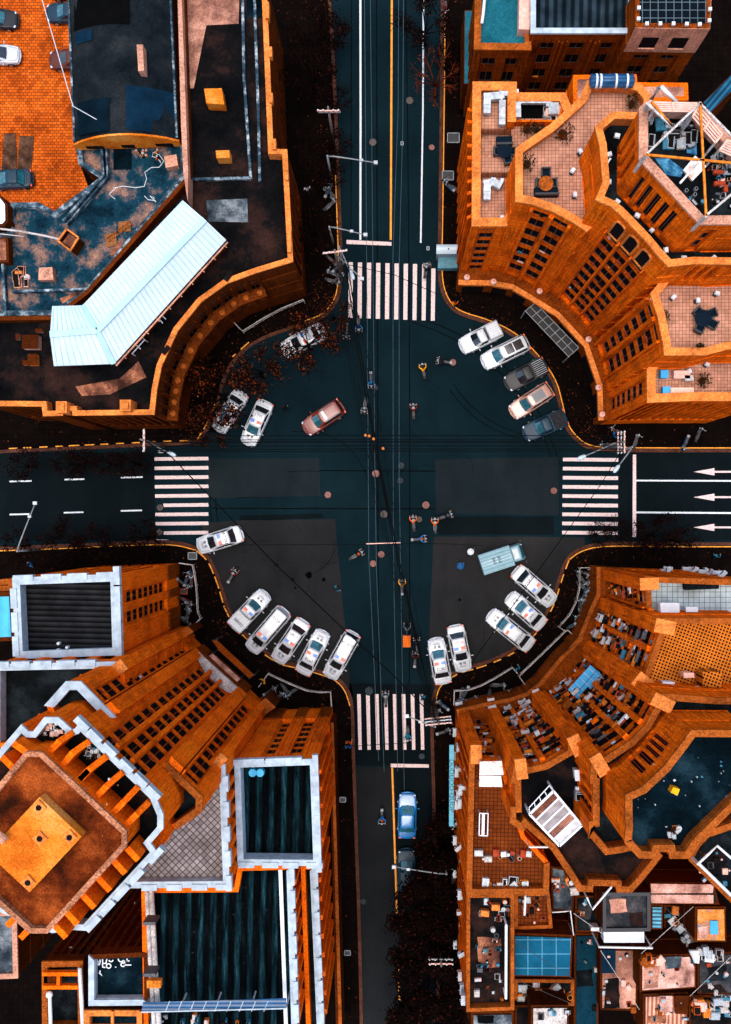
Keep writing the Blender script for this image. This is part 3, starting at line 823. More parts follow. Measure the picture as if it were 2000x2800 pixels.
make_truck()
M['roof_stain2'] = roofing('grey_stained_roof', (.01,.015,.02), (.05,.065,.075), (.22,.24,.25), .5)
M['clut_pink'] = plain('pinkish_casing', (.75,.40,.30), .5, .3)
M['blue_flat'] = plain('bright_blue_plastic', (.02,.30,.58), .5, .15)
M['kerb_splash'] = roofing('splashed_kerb', (.01,.02,.03), (.03,.06,.08), (.36,.42,.44), 1.1)
M['roof_pinkstain'] = roofing('pink_stained_roof', (.02,.012,.010), (.28,.12,.08), (.65,.33,.22), .25)
M['roof_rusty'] = roofing('rusty_roof', (.03,.012,.008), (.14,.05,.03), (.45,.17,.08), .6)
M['roof_hall'] = roofing('hall_felt', (.003,.005,.007), (.008,.011,.013), (.022,.024,.025), .25)
M['black_felt'] = plain('black_felt', (.002,.002,.002), .95, .3, 1, 0, .02)
M['navy_felt'] = plain('navy_felt', (.003,.016,.032), .9, .5, .6, 0, .05)
M['navy_felt2'] = plain('dark_navy_felt', (.002,.008,.014), .9, .5, .6, 0, .05)
M['thatch'] = striped('straw_mat', (.10,.03,.01), (.45,.18,.06), .06, 'X', .3, 'SIN', .9)
M['shed_a'] = plain('white_sheet', (.50,.60,.63), .5, .10, .6)
M['shed_b'] = plain('white_sheet_west', (.48,.59,.62), .5, .12, .6)
M['white_teal'] = plain('pale_teal_trim', (.32,.52,.57), .5, .15, 1)
M['navy_ribs'] = striped('navy_ribbed', (.006,.04,.08), (.02,.12,.20), .4, 'X', .7, 'SIN', .7, 0, .6)
M['roof_stain3'] = roofing('charcoal_roof', (.010,.012,.014), (.026,.028,.031), (.07,.062,.062), .6)
M['yellow2'] = plain('amber_board', (.85,.34,.01), .7, .2)
M['pane_grey'] = plain('rusty_grey_glass', (.26,.22,.22), .5, .45, 2)
M['pane_pale'] = plain('pale_glass', (.50,.48,.48), .5, .3, 3)
M['stained_white'] = roofing('stained_white', (.55,.28,.15), (.82,.74,.68), (.85,.80,.75), 1.2)
M['dark_glass'] = plain('black_glass', (.003,.004,.005), .3, .3, 1, 0, .3)
M['metal_pale'] = plain('pale_metal', (.20,.22,.23), .5, .3, 3)
M['pink_canopy'] = roofing('pink_canopy', (.20,.08,.05), (.38,.17,.12), (.6,.32,.25), 1.0)
M['teal_trim'] = plain('teal_trim', (.06,.20,.24), .5, .4, 3)
M['sign_blue'] = plain('pale_blue_sign', (.10,.42,.52), .5, .2, 2)
M['ink_teal'] = plain('dark_teal_ink', (.01,.06,.09), .6, .1)
M['tarp_blue'] = roofing('crumpled_blue', (.004,.02,.05), (.02,.10,.20), (.08,.28,.42), 2.0)
M['brown_sheet'] = roofing('brown_sheet', (.02,.010,.006), (.06,.028,.016), (.12,.06,.035), .8)
M['coping_rust'] = stone('rusty_pink_coping', (.50,.20,.10), .8, 0, 2)
M['leaf_fallen'] = roofing('fallen_leaves', (.010,.004,.002), (.06,.014,.004), (.28,.06,.010), 2.5)
# ================================================================ buildings: one generic block, used section by section
WCOUNT = {}
STUFFW = {}
def add_window(root, m, mats):
    WCOUNT[root.name] = WCOUNT.get(root.name, 0)+1
    if WCOUNT[root.name] > 92:
        s = STUFFW.setdefault(root.name, [MB(), mats, root]); b = len(s[0].v)
        s[0].v += m.v; s[0].f += [tuple(i+b for i in f) for f in m.f]; s[0].m += m.m
    else: m.build('window', mats, root)
class Blk: pass
def block(root, poly, h, z0=0.0, wall='stone', deck='roof_dark', cope='coping', ph=1.1, pw=.45, d=.35, specs=None, part='wall', cope_edges=None, proud=.06, deck_name='roof', blocks=None, glass='dark'):
    """poly: world outline at roof level. specs: {edge index: spec}. ph parapet height above deck."""
    n = len(poly)
    ar = sum(poly[i].x*poly[(i+1) % n].y-poly[(i+1) % n].x*poly[i].y for i in range(n))
    flip = ar < 0
    P = poly[::-1] if flip else poly
    specs = specs or {}
    def emap(i): return (n-2-i) % n if flip else i      # original edge of working edge i
    inn = inset(P, d)
    core = MB().prism(inn, z0, h-ph, top=False, bottom=False)
    core.mi = 1
    skin = core                                           # same object: wall
    zt = h-.24
    B = Blk(); B.P = P; B.emap = emap
    def seg(m, i, u0, u1, za, zb, rec=0.0, prd=0.0):
        A, Bq = P[i], P[(i+1) % n]; a, b = inn[i], inn[(i+1) % n]
        t = (Bq-A).normalized(); nn = Vector((t.y, -t.x))
        o0, o1 = A.lerp(Bq, u0), A.lerp(Bq, u1); i0, i1 = a.lerp(b, u0), a.lerp(b, u1)
        o0 = o0.lerp(i0, rec); o1 = o1.lerp(i1, rec)
        if prd:
            o0 = o0+nn*prd; o1 = o1+nn*prd
        m.prism([i0, i1, o1, o0], za, zb)
    for i in range(n):
        sp = specs.get(emap(i))
        skin.mi = 0
        A, Bq = P[i], P[(i+1) % n]; L = (Bq-A).length
        if L < .05: continue
        if sp is None:
            seg(skin, i, 0, 1, z0, zt)
            if L > 1.6 and h-z0 > 5 and wall.startswith('stone'):
                t_ = (Bq-A).normalized(); n_ = Vector((t_.y, -t_.x)); zz = h-3.4
                while zz > z0+2:
                    skin.prism([A+n_*.002, Bq+n_*.002, Bq+n_*.07, A+n_*.07], zz, zz+.16); zz -= 3.3
            continue
        za, zb = sp.get('z0', z0+1.0), min(sp.get('z1', h-2.0), zt-.3)
        cols = sp['cols']; nr = sp['rows']; fr = sp.get('win', .55); rec = sp.get('rec', .82)
        if flip: cols = [(1-b, 1-a) for a, b in cols][::-1]
        if za-z0 > .02: seg(skin, i, 0, 1, z0, za)
        seg(skin, i, 0, 1, zb, zt)
        u = 0
        pitch = (zb-za)/nr
        for (c0, c1) in cols:
            if c0-u > 1e-4:
                seg(skin, i, u, c0, za, zb, 0, sp.get('prd', 0))
                if (c0-u)*L > 1.0:
                    t_ = (Bq-A).normalized(); n_ = Vector((t_.y, -t_.x))
                    for uu in ((u+.0)*L+.30, c0*L-.30):
                        q_ = A+t_*uu; skin.prism([q_-t_*.07+n_*.002, q_+t_*.07+n_*.002, q_+t_*.07+n_*.13, q_-t_*.07+n_*.13], za+.01, zb+.4)
            for r_ in range(nr):
                z_a = za+r_*pitch
                zs = z_a+pitch*(1-fr)
                seg(skin, i, c0, c1, z_a, zs, rec)
                m = MB()
                # glass with a frame
                a, b = inn[i], inn[(i+1) % n]; q0, q1 = a.lerp(b, c0), a.lerp(b, c1)
                t = (Bq-A).normalized(); nn = Vector((t.y, -t.x))
                g0, g1 = q0+nn*.006, q1+nn*.006
                m.prism([g0, g1, g1+nn*.015, g0+nn*.015], zs+.01, z_a+pitch-.01)
                m.mi = 1
                wl = (q1-q0).length
                nm = max(2, int(wl/.9))
                for k in range(nm+1):
                    c = g0.lerp(g1, (k+.0)/nm*.96+.02)
                    m.prism([c-t*.025+nn*.016, c+t*.025+nn*.016, c+t*.025+nn*.035, c-t*.025+nn*.035], zs+.015, z_a+pitch-.015)
                m.prism([g0+nn*.036, g1+nn*.036, g1+nn*.06, g0+nn*.06], zs+.02, zs+.06)
                # sill, sometimes with things on it
                m.mi = 2
                if sp.get('clut', 0) and rnd.random() < sp['clut']:
                    c = g0.lerp(g1, .05+.5*rnd.random()); w_ = .15+.45*rnd.random()
                    m.prism([c+nn*.065, c+t*w_+nn*.065, c+t*w_+nn*(.07+d*.3), c+nn*(.07+d*.3)], zs+.03, zs+.06+.4*rnd.random())
                add_window(root, m, [M[sp.get('glass', glass)], M[sp.get('frame', 'frame')], M[rnd.choice(CLUT)]])
            u = c1
        if 1-u > 1e-4: seg(skin, i, u, 1, za, zb, 0, sp.get('prd', 0))
        # slim pilasters standing proud, splitting columns
        for (p0, p1) in sp.get('pil', []):
            if flip: p0, p1 = 1-p1, 1-p0
            m = MB(); seg(m, i, p0, p1, za-.3, sp.get('pz', zb+.25), 0, sp.get('pprd', .22)); m.build('pilaster', M[sp.get('pilm', wall)], root)
        # sills line under the top
        if sp.get('corn'):
            m = MB(); A2 = A.lerp(Bq, 0); t = (Bq-A).normalized(); nn = Vector((t.y, -t.x))
            m.prism([A+nn*.003, Bq+nn*.003, Bq+nn*.28, A+nn*.28], zb+.3, zb+.6); m.build('cornice', M[cope], root)
    core.build(part, [M[wall], M['dark']], root)
    # deck
    inn2 = inset(P, d+.003)
    m = MB(); m.prism(inn2, h-ph+.002, h-ph+.06, bottom=False)
    m.build(deck_name, M[deck], root)
    # coping ring
    if ph > .3:
        out = inset(P, -proud); ins = inset(P, max(pw, d+.03))
        m = MB()
        for i in range(n):
            if cope_edges is not None and emap(i) not in cope_edges: continue
            j = (i+1) % n
            m.prism([out[i], out[j], ins[j], ins[i]], zt+.002, h)
        il0, il1 = inset(P, d+.004), inset(P, d+.05)
        for i in range(n):
            j = (i+1) % n
            if ph > .45 and (cope_edges is None or emap(i) in cope_edges): m.prism([il0[i], il0[j], il1[j], il1[i]], h-ph+.065, zt-.002)
        m.build('parapet', M[cope], root)
    if blocks:
        # raised blocks of stone along the parapet
        for (e, us, ln) in blocks:
            i = emap(e) if flip else e
            i = [k for k in range(n) if emap(k) == e][0]
            A, Bq = P[i], P[(i+1) % n]; t = (Bq-A).normalized(); nn = Vector((t.y, -t.x))
            for u in us:
                if flip: u = 1-u
                c = A.lerp(Bq, u)
                m = MB(); m.prism([c-t*ln/2-nn*(pw*.5), c+t*ln/2-nn*(pw*.5), c+t*ln/2+nn*.22, c-t*ln/2+nn*.22], h-.5, h+.10+.004*e+.002*us.index(u if not flip else 1-u if (1-u) in us else us[0]))
                m.build('parapet_block', M[cope], root)

    return B
def cols(n, m0=.06, m1=.94, gap=.25):
    w = (m1-m0)/n
    return [(m0+w*i+w*gap/2, m0+w*(i+1)-w*gap/2) for i in range(n)]
def bld(name, label, cat, t, x, y):
    c = WT(t, x, y) if t is not None else W((x, y))
    return thing(name, label, cat, (c.x, c.y, 0))
M['frame'] = plain('window_frame', (.10, .06, .045), .6, .4)
M['frame_orange'] = stone('orange_frame', (.45, .09, .006), .5)
M['clut_red'] = plain('red_cloth', (.35, .05, .02), .8, .5)
M['clut_orange'] = plain('orange_board', (.65, .18, .02), .8, .5)
M['clut_blue'] = plain('blue_plastic', (.02, .16, .24), .6, .5)
CLUT = ['white', 'clut_pink', 'dark', 'clut_red', 'clut_orange', 'clut_red', 'clut_blue', 'white_dirty', 'metal', 'dark']
# things that stand on roofs or hang on walls
def aircon_proto():
    pass
AC_MESH = {}
def ac_mesh():
    if 'a' in AC_MESH: return AC_MESH['a']
    m = MB(); m.box(0, 0, 0, .85, .34, .56); m.mi = 1
    m.tube([(-.14, -.175, .28), (-.14, -.19, .28)], .21, 12); m.mi = 2
    m.box(.0, 0, .561, .8, .28, .012); m.box(-.3, 0, -.06, .05, .5, .05); m.box(.3, 0, -.06, .05, .5, .05)
    me = m
    AC_MESH['a'] = me
    return me
AC_N = [0]
AC_SRC = {}
def aircon(p, z, rz, label, group, mat='white', sc=1.0):
    """outdoor unit; rz = direction its back faces along"""
    key = (mat,)
    if key not in AC_SRC:
        o = MB(); s = ac_mesh(); o.v = list(s.v); o.f = list(s.f); o.m = list(s.m)
        o = o.build('air_conditioner', [M[mat], M['black'], M['metal']])
        AC_SRC[key] = o; first = True
    else:
        o = AC_SRC[key].copy(); COL.objects.link(o)
    o.location = (p[0], p[1], z+.085); o.rotation_euler = (0, 0, rz); o.scale = (sc, sc, sc)
    return tag(o, label, 'air conditioner', group)

# ================================================================ corner hotel, upper right
hotel = bld('corner_hotel', 'tall stepped orange stone hotel with concave front and tiled terraces', 'building', 6, 900, 500)
t3 = lambda x, y, h: WT(3, x, y, h)
t6 = lambda x, y, h: WT(6, x, y, h)
h1, h2, h3, h4 = 19.0, 25.0, 30.5, 36.0
# wing by the upper road
P1 = [t3(97,487,h1), t3(350,487,h1), t3(350,552,h1), t3(640,552,h1), t3(700,700,h1), t3(560,980,h1), t3(420,1200,h1), t3(292,1335,h1), t3(92,1335,h1)]
block(hotel, P1, h1, deck='tile_pink', ph=1.15, pw=.62, specs={
    7: dict(cols=[(.28,.80)] if True else 0, rows=7, z0=3.2, z1=h1-1.0, win=.58, clut=.0),
    8: dict(cols=cols(11, .03, .97, .35), rows=5, z0=3.5, z1=h1-1.5, win=.6, pil=[(.0+k*.0855-.008, .0+k*.0855+.014) for k in range(1, 11)], pprd=.35)})
# second step
P2 = [t3(350,880,h2), t3(560,735,h2), t3(735,575,h2), t3(775,480,h2), t3(1000,478,h2), t3(1090,500,h2), t3(1150,575,h2), t3(1120,800,h2), t3(1000,1150,h2), t3(770,1365,h2),
      t3(690,1312,h2), t3(575,1250,h2), t3(445,1205,h2), t3(350,1190,h2)]
cc = dict(rows=7, z0=4.6, z1=h2-1.2, win=.58, clut=.15)
block(hotel, P2, h2, deck='tile_pink', ph=1.2, pw=.5, specs={
    10: dict(cc, cols=[(.14,.86)], pil=[(.0,.13),(.87,1.0)], pprd=.25), 11: dict(cc, cols=[(.14,.82)], pil=[(0.0,.11),(.86,1.0)], pprd=.25)})
# centre
P3 = [t3(822,750,h3), t3(920,665,h3), t3(1040,668,h3), t3(1500,700,h3), WT(3,1900,1000,h3), WT(6,1900,250,h3), t6(1620,262,h3), t6(1400,258,h3), t6(1255,275,h3), t6(1195,213,h3),
      t6(1122,125,h3), t6(1042,40,h3), t6(962,-42,h3), t6(910,-82,h3), t3(825,1180,h3), t3(868,1080,h3), t3(850,860,h3)]
cw = dict(rows=9, z0=5.0, z1=h3-4.4, win=.6, clut=.35)
S3 = {k: dict(cw, cols=[(.09,.91)], pil=[(0.0,.06),(.94,1.0)], pprd=.3) for k in (9, 10, 11)}
S3[6] = dict(cols=cols(3,.05,.9,.4), rows=2, z0=h2+.3, z1=h3-1.0, win=.6)
block(hotel, P3, h3, deck='roof_dark', ph=1.3, pw=.42, specs=S3)
# big square top lights of the centre bays, pairs of side windows
def niche(A, B, u0, u1, za, zb, wallm='dark', prd=.012, nm='window'):
    t = (B-A).normalized(); nn = Vector((t.y, -t.x))
    if nn.dot(W((1085,1250))-A) < 0: nn = -nn
    a, b = A.lerp(B, u0), A.lerp(B, u1)
    m = MB(); r = .45
    # arched opening as polygon in the wall plane, given slight depth
    pts = []
    Lw = (b-a).length
    prof = [(0,za),(Lw,za),(Lw,zb-r),(Lw-r*.3,zb-r*.3),(Lw-r,zb),(r,zb),(r*.3,zb-r*.3),(0,zb-r)]
    lo = [a+t*x for x, z in prof]
    vs = [Vector((p.x+nn.x*prd, p.y+nn.y*prd, z)) for p, (x, z) in zip(lo, prof)]
    vb = [Vector((p.x-nn.x*.05, p.y-nn.y*.05, z)) for p, (x, z) in zip(lo, prof)]
    m.v = vs+vb; k = len(prof)
    m.f = [tuple(range(k)), tuple(reversed(range(k, 2*k)))]+[(i, i+k, (i+1) % k+k, (i+1) % k) for i in range(k)]; m.m = [0]*len(m.f)
    m.mi = 1
    for q in range(k):
        p_, q_ = vs[q], vs[(q+1) % k]
        m.beam(p_+Vector((nn.x, nn.y, 0))*.05, q_+Vector((nn.x, nn.y, 0))*.05, .10, .14)
    m.build(nm, [M[wallm], M['coping']], hotel)
for e in (9, 10, 11):
    niche(P3[e], P3[e+1], .14, .86, h3-4.2, h3-1.1)
# end steps on the right, mirrored
P2b = [t6(1150,440,h2), t6(1260,300,h2), t6(1500,250,h2), WT(6,1900,250,h2), WT(6,1900,760,h2), t6(1600,765,h2), t6(1470,800,h2), t6(1232,800,h2), t6(1222,715,h2), t6(1192,570,h2)]
block(hotel, P2b, h2, deck='tile_pink', ph=1.2, pw=.5, specs={
    8: dict(cc, cols=[(.16,.86)], pil=[(0,.1),(.9,1)], pprd=.25), 9: dict(cc, cols=[(.14,.86)], pil=[(0,.1),(.9,1)], pprd=.25)})
P1b = [t6(1130,885,h1), t6(1200,780,h1), t6(1500,780,h1), WT(6,1900,780,h1), WT(6,1900,1070,h1), t6(1380,1070,h1), t6(1130,1080,h1)]
block(hotel, P1b, h1, deck='tile_pink', ph=1.15, pw=.62, specs={
    6: dict(cols=[(.3,.78)], rows=7, z0=3.2, z1=h1-1.0, win=.58),
    4: dict(cols=cols(9, .03, .97, .35), rows=5, z0=3.5, z1=h1-1.5, win=.6), 5: dict(cols=cols(5, .03, .97, .35), rows=5, z0=3.5, z1=h1-1.5, win=.6)})
# tower
P4 = [t3(1085,640,h4), t3(1120,605,h4), t3(1420,610,h4), t3(1700,900,h4), WT(3,1850,1320,h4), t3(1624,1322,h4), t3(1440,1324,h4), t3(1083,940,h4)]
block(hotel, P4, h4, deck='roof_dark', ph=1.6, pw=.5, cope='pink', specs={
    6: dict(cols=cols(5, .22, .92, .45), rows=1, z0=h3-1.0, z1=h4-1.6, win=.97), 5: dict(cols=cols(1, .2, .6, .1), rows=3, z0=h3-1, z1=h4-1.4, win=.7),
    7: dict(cols=cols(3, .1, .9, .5), rows=2, z0=h3-1, z1=h4-1.4, win=.6)})
# podium of the concave front with doors and round lamps
pod = [t6(8,368,4.2), t6(200,372,4.2), t6(330,395,4.2), t6(440,460,4.2), t6(600,560,4.2), t6(770,745,4.2), t6(850,980,4.2), t6(858,1190,4.2)]
inn_ = [t6(60,180,4.2), t6(1000,-100,4.2), t6(1500,900,4.2)]
m = MB(); poly = pod+[WT(6,1500,1150,4.2), t6(1500,700,4.2), t6(900,100,4.2), t6(30,60,4.2)]
m.prism(poly, .1, 4.2); m.build('podium', M['stone_mid'], hotel)
m = MB()
q = offs(pod, -.05)
for i in range(len(pod)-1):
    a, b = pod[i], pod[i+1]
    m.prism([offs(pod, .12)[i], offs(pod, .12)[i+1], offs(pod, -.35)[i+1], offs(pod, -.35)[i]], 4.203, 4.45)
m.build('podium_cornice', M['coping'], hotel)
for i in range(len(pod)-1):
    a, b = pod[i], pod[i+1]; t = (b-a).normalized(); nn = Vector((t.y, -t.x))
    if nn.dot(W((1085,1250))-a) < 0: nn = -nn
    L = (b-a).length; k = max(1, int(L/2.4))
    for j in range(k):
        c = a.lerp(b, (j+.5)/k); w_ = L/k*.33
        m = MB(); m.prism([c-t*w_+nn*.01, c+t*w_+nn*.01, c+t*w_+nn*.08, c-t*w_+nn*.08], .4, 3.4)
        m.mi = 1; m.prism([c-t*(w_+.12)+nn*.01, c+t*(w_+.12)+nn*.01, c+t*(w_+.12)+nn*.25, c-t*(w_+.12)+nn*.25], 3.42, 3.6)
        m.build('shop_window', [M['dark'], M['coping_dim']], hotel)
M['lampglobe'] = plain('lamp_globe', (.75, .42, .34), .4, .2)
lamps = [(57,352),(213,377),(484,433),(771,717),(830,1000),(852,1158)]
whr = ['leftmost, beside the kiosk', 'second from the kiosk', 'third from the kiosk', 'between the two halves of the concave front', 'second from the lower end', 'at the lower end of the front']
for (x, y), wtx in zip(lamps, whr):
    c = WT(6, x, y, 4.5)
    t = thing('globe_lamp', 'round pinkish lamp on the hotel ledge, '+wtx, 'lamp', (c.x, c.y, 4.45), group='round lamps along the hotel ledge')
    m = MB(); m.cyl(0, 0, 0, .5, .06, n=8); m.build('stem', M['metal_dark'], t, world=False)
    m = MB(); m.ball((0,0,.68), .30, 12, 8); m.build('globe', M['lampglobe'], t, True, world=False)
    m = MB(); m.cyl(0, 0, .98, 1.03, .1, n=10); m.build('cap', M['coping'], t, world=False)
M_ = None
# ================================================================ lower left: stepped tower house and its neighbours
M['shingle'] = striped('dark_shingles', (.004,.004,.0045), (.020,.021,.023), .42, 'Y', .02, 'SAW', .9, 0, .7)
def _cork():
    n = NT('dark_corrugated', .85, 0, .08)
    w = n.n('ShaderNodeTexWave', wave_type='BANDS', bands_direction='X', wave_profile='SIN')
    w.inputs['Scale'].default_value = .314/.95; w.inputs['Distortion'].default_value = .6; n.l(n.map((1,1,1),(0,0,.02)), w.inputs['Vector'])
    c = n.ramp(w.outputs['Fac'], [(.45, (.0008,.0018,.0024)), (.85, (.004,.020,.026))])
    st = n.noise(1.0, 6, n.map((3.0, .30, 1)), .8)
    c = n.mix(.95, c, n.ramp(st, [(.42, (.12,.12,.12)), (.56, (1,1,1)), (.68, (4.0,3.2,3.0))]), 'MULTIPLY')
    c = n.mix(n.ramp(n.noise(2.2, 6, None, .8), [(.62, (0,0,0)), (.70, (.35,.35,.35))]), c, (.10,.07,.06))
    n.bump(w.outputs['Fac'], .5, .08)
    return n.out(c)
M['cork'] = _cork()
M['weave'] = tiles('grey_herringbone', (.30,.26,.25), (.06,.05,.05), .36, .785, .10, .9)
M['blue_sheet'] = striped('bright_blue_sheet', (.02,.30,.50), (.035,.40,.62), 1.1, 'X', 0, 'SAW', .5, 0, .25)
M['blue_glass_roof'] = striped('blue_glass_canopy', (.006,.05,.13), (.015,.09,.20), .3, 'Y', 0, 'SIN', .3, 0, .5)
tower = bld('tower_house', 'tall stepped orange apartment tower with white parapets and rust red flat roof', 'building', 10, 900, 700)
h1, h2, h3, h4 = 26.0, 33.5, 38.0, 40.3
F = dict(frame='frame_orange', clut=.3, win=.66, rec=.84)
# first step, left and right
block(tower, WL(13, [(-60,458),(1225,430),(1316,548),(1300,1300),(-60,1340)], h1), h1, wall='stone_bl', cope='coping_white', deck='roof_dark', ph=1.3, pw=.42, cope_edges=[0,4], specs={
    0: dict(F, cols=cols(4, .05, .93, .35), rows=8, z0=5, z1=24)}, blocks=[(0, (.05,.22,.40,.59,.76), 1.3)])
m = MB(); a, b = WT(13,1225,430,h1), WT(13,1316,548,h1)
block(tower, WL(10, [(1374,394),(1425,439),(1453,1217),(790,1222),(900,900),(1100,700),(1200,500)], h1), h1, wall='stone_bl', cope='coping_white', deck='weave', ph=.9, pw=.4, cope_edges=[1,2], specs={
    1: dict(F, cols=cols(7, .1, .98, .4), rows=7, z0=19.0, z1=24.6, clut=.1)}, blocks=[(1, (.16,.37,.57,.77,.97), 1.1), (2, (.05,.28,.52,.76), 1.1)])
# second step
block(tower, WL(13, [(478,890),(700,640),(850,640),(1215,1015),(1000,1300),(600,1200)], h2), h2, wall='stone_bl', cope='coping_white', deck='roof_dark', ph=1.4, pw=.5, specs={
    2: dict(F, cols=[(.26,.63)], rows=12, z0=5.0, z1=h2-1.1, pil=[(.64,.66),(.70,1.0)], pprd=.45, pz=h2-.28)}, cope_edges=[0,1,2])
block(tower, WL(10, [(1050,428),(1282,647),(1277,742),(1120,852),(1000,900),(900,700),(950,500)], h2), h2, wall='stone_bl', cope='coping_dim', deck='roof_dark', ph=1.6, pw=.25, specs={
    0: dict(F, cols=[(.42,.80)], rows=12, z0=5.0, z1=h2-1.1, pil=[(0,.34),(.38,.41)], pprd=.45, pz=h2-.28)}, cope_edges=[0,1,2])
# main slab
S3 = WL(13, [(840,1060)], h3)+WL(10, [(985,637),(1037,760),(1037,850),(958,942),(1002,1002),(545,1497),(470,1492),(330,1512),(-120,1330),(-330,1000),(-220,620),(0,345)], h3)+WL(13, [(225,1085),(300,1160),(350,1162),(468,1010),(620,1010),(765,1142),(795,1130)], h3)
block(tower, S3, h3, wall='stone_bl', cope='coping_white', deck='roof_brown', ph=1.1, pw=.36, d=.3, proud=.0, specs={
    0: dict(F, cols=[(.225,.388),(.425,.588),(.625,.80)], rows=13, z0=5.2, z1=h3-1.1, pil=[(.385,.435),(.585,.635)], pprd=.35, clut=.5)},
    blocks=[(0, (.03,.2,.39,.61,.80,.97), 1.0), (5, (.03,.3,.5,.7,.9), 1.1)])
# end piers of the first steps
def pier(t, a, b, h, depth=.9, z0=4.6, wall='stone_bl', root=None, cope='coping', out=None):
    A, Bq = WT(t, *a, h), WT(t, *b, h); tt = (Bq-A).normalized(); nn = Vector((tt.y, -tt.x))
    if nn.dot(-A) < 0: nn = -nn
    m = MB(); m.prism([A-nn*depth, Bq-nn*depth, Bq+nn*.42, A+nn*.42], z0, h-.12)
    m.mi = 1; m.prism([A-nn*depth, Bq-nn*depth, Bq+nn*.46, A+nn*.46], h-.118, h+.1)
    m.build('pier', [M[wall], M[cope]], root or tower)
pier(13, (1225,433), (1305,537), h1); pier(10, (1377,397), (1422,436), h1)
# tower block with its fins
T4 = WL(10, [(165,368),(262,370),(797,868),(797,960),(300,1505),(190,1505),(-345,1020),(-345,985)], h4)
block(tower, T4, h4, z0=h3-1.15, wall='stone_bl', cope='coping_rust', deck='roof_rust', ph=.5, pw=.2, d=.2, proud=.08)
pl = WL(15, [(413,312),(860,732),(308,1322),(-140,905)], 40.9)
m = MB(); m.prism(pl, h4-.6, h4+.5); m.build('roof_slab', M['plate'], tower)
for x, y in ((415,418),(425,745),(740,732),(300,1210)):
    c = WT(15, x, y, 40.9); m = MB(); m.box(c.x, c.y, h4+.52, .62, .62, .16, .75); m.mi = 1; m.cyl(c.x, c.y, h4+.665, h4+.71, .17, n=10); m.build('roof_vent', [M['coping'], M['dark']], tower)
m = MB(); m.tube([WT(15,-40,690,41.4).to_3d()+Vector((0,0,41.4)), WT(15,60,770,41.4).to_3d()+Vector((0,0,41.4))], .25, 10); m.build('roof_pipe', M['pink'], tower)
def panel(pts, z, th, name, mat, root, low):
    """vertical panel through plan points pts with top heights z"""
    m = MB(); P_ = [Vector((p.x, p.y)) for p in pts]
    L, Rr = offs(P_, th/2), offs(P_, -th/2)
    for i in range(len(P_)-1):
        n = len(m.v)
        for q, zz in ((L[i], z[i]), (L[i+1], z[i+1]), (Rr[i+1], z[i+1]), (Rr[i], z[i])):
            m.v += [Vector((q.x, q.y, low)), Vector((q.x, q.y, zz))]
        for f in ((0,2,4,6), (7,5,3,1), (0,1,3,2), (2,3,5,4), (4,5,7,6), (6,7,1,0)): m.face([n+k for k in f])
    return m.build(name, M[mat], root)
for t, a, b, c in ((13,(500,1405),(628,1265),(760,1180)),(13,(650,1535),(765,1390),(935,1272)),(13,(820,1690),(935,1570),(1115,1430)),(15,(1010,320),(1130,190),(1290,55)),(15,(1185,490),(1310,360),(1452,210)),(15,(1325,615),(1450,490),(1565,375)),
                (15,(830,140),(955,10),(1120,-110))):
    panel([WT(t,*a,39.3), WT(t,*b,39.3), WT(t,*c,38.4)], [39.3,39.3,38.2], .36, 'fin', 'stone_bl', tower, 36.95)
for t, a, b in ((15,(1345,850),(1462,975)),(15,(1205,985),(1325,1118)),(15,(1040,1165),(1165,1300)),(15,(875,1345),(1000,1480)),(17,(700,440),(820,570)),(17,(585,590),(700,712)),(17,(310,625),(215,720)),(17,(170,490),(75,590)),(13,(300,1400),(140,1285)),(13,(160,1570),(20,1430))):
    panel([WT(t,*a,39.3), WT(t,*b,39.3)], [39.3,39.3], .36, 'fin', 'stone_bl', tower, 36.95)
# entrance canopy and podium along the street
C = [WT(14,905,290,5), WT(14,950,300,5), WT(14,1430,770,5), WT(14,1400,810,5)]
m = MB(); poly = [WT(14,890,300,5), WT(14,1430,775,5), WT(14,1290,900,5), WT(14,760,420,5)]
m.prism(poly, .1, 5.0); m.build('podium', M['stone_mid'], tower)
m = MB(); m.prism([WT(14,900,290,5.4), WT(14,1432,770,5.4), WT(14,1395,805,5.4), WT(14,1240,745,5.4), WT(14,1040,600,5.4), WT(14,935,400,5.4)], 5.003, 5.4); m.build('white_canopy', M['white_dirty'], tower)
for t, pts in ((14, [(700,110),(830,45),(895,105),(770,180)]), (14, [(1560,880),(1650,800),(1760,900),(1640,985)])):
    m = MB(); m.prism(WL(t, pts, 5), .1, 5.0); m.mi = 1; m.prism(WL(t, pts, 5.0), 5.003, 5.25); m.build('podium', [M['stone_dim'], M['coping_dim']], tower)

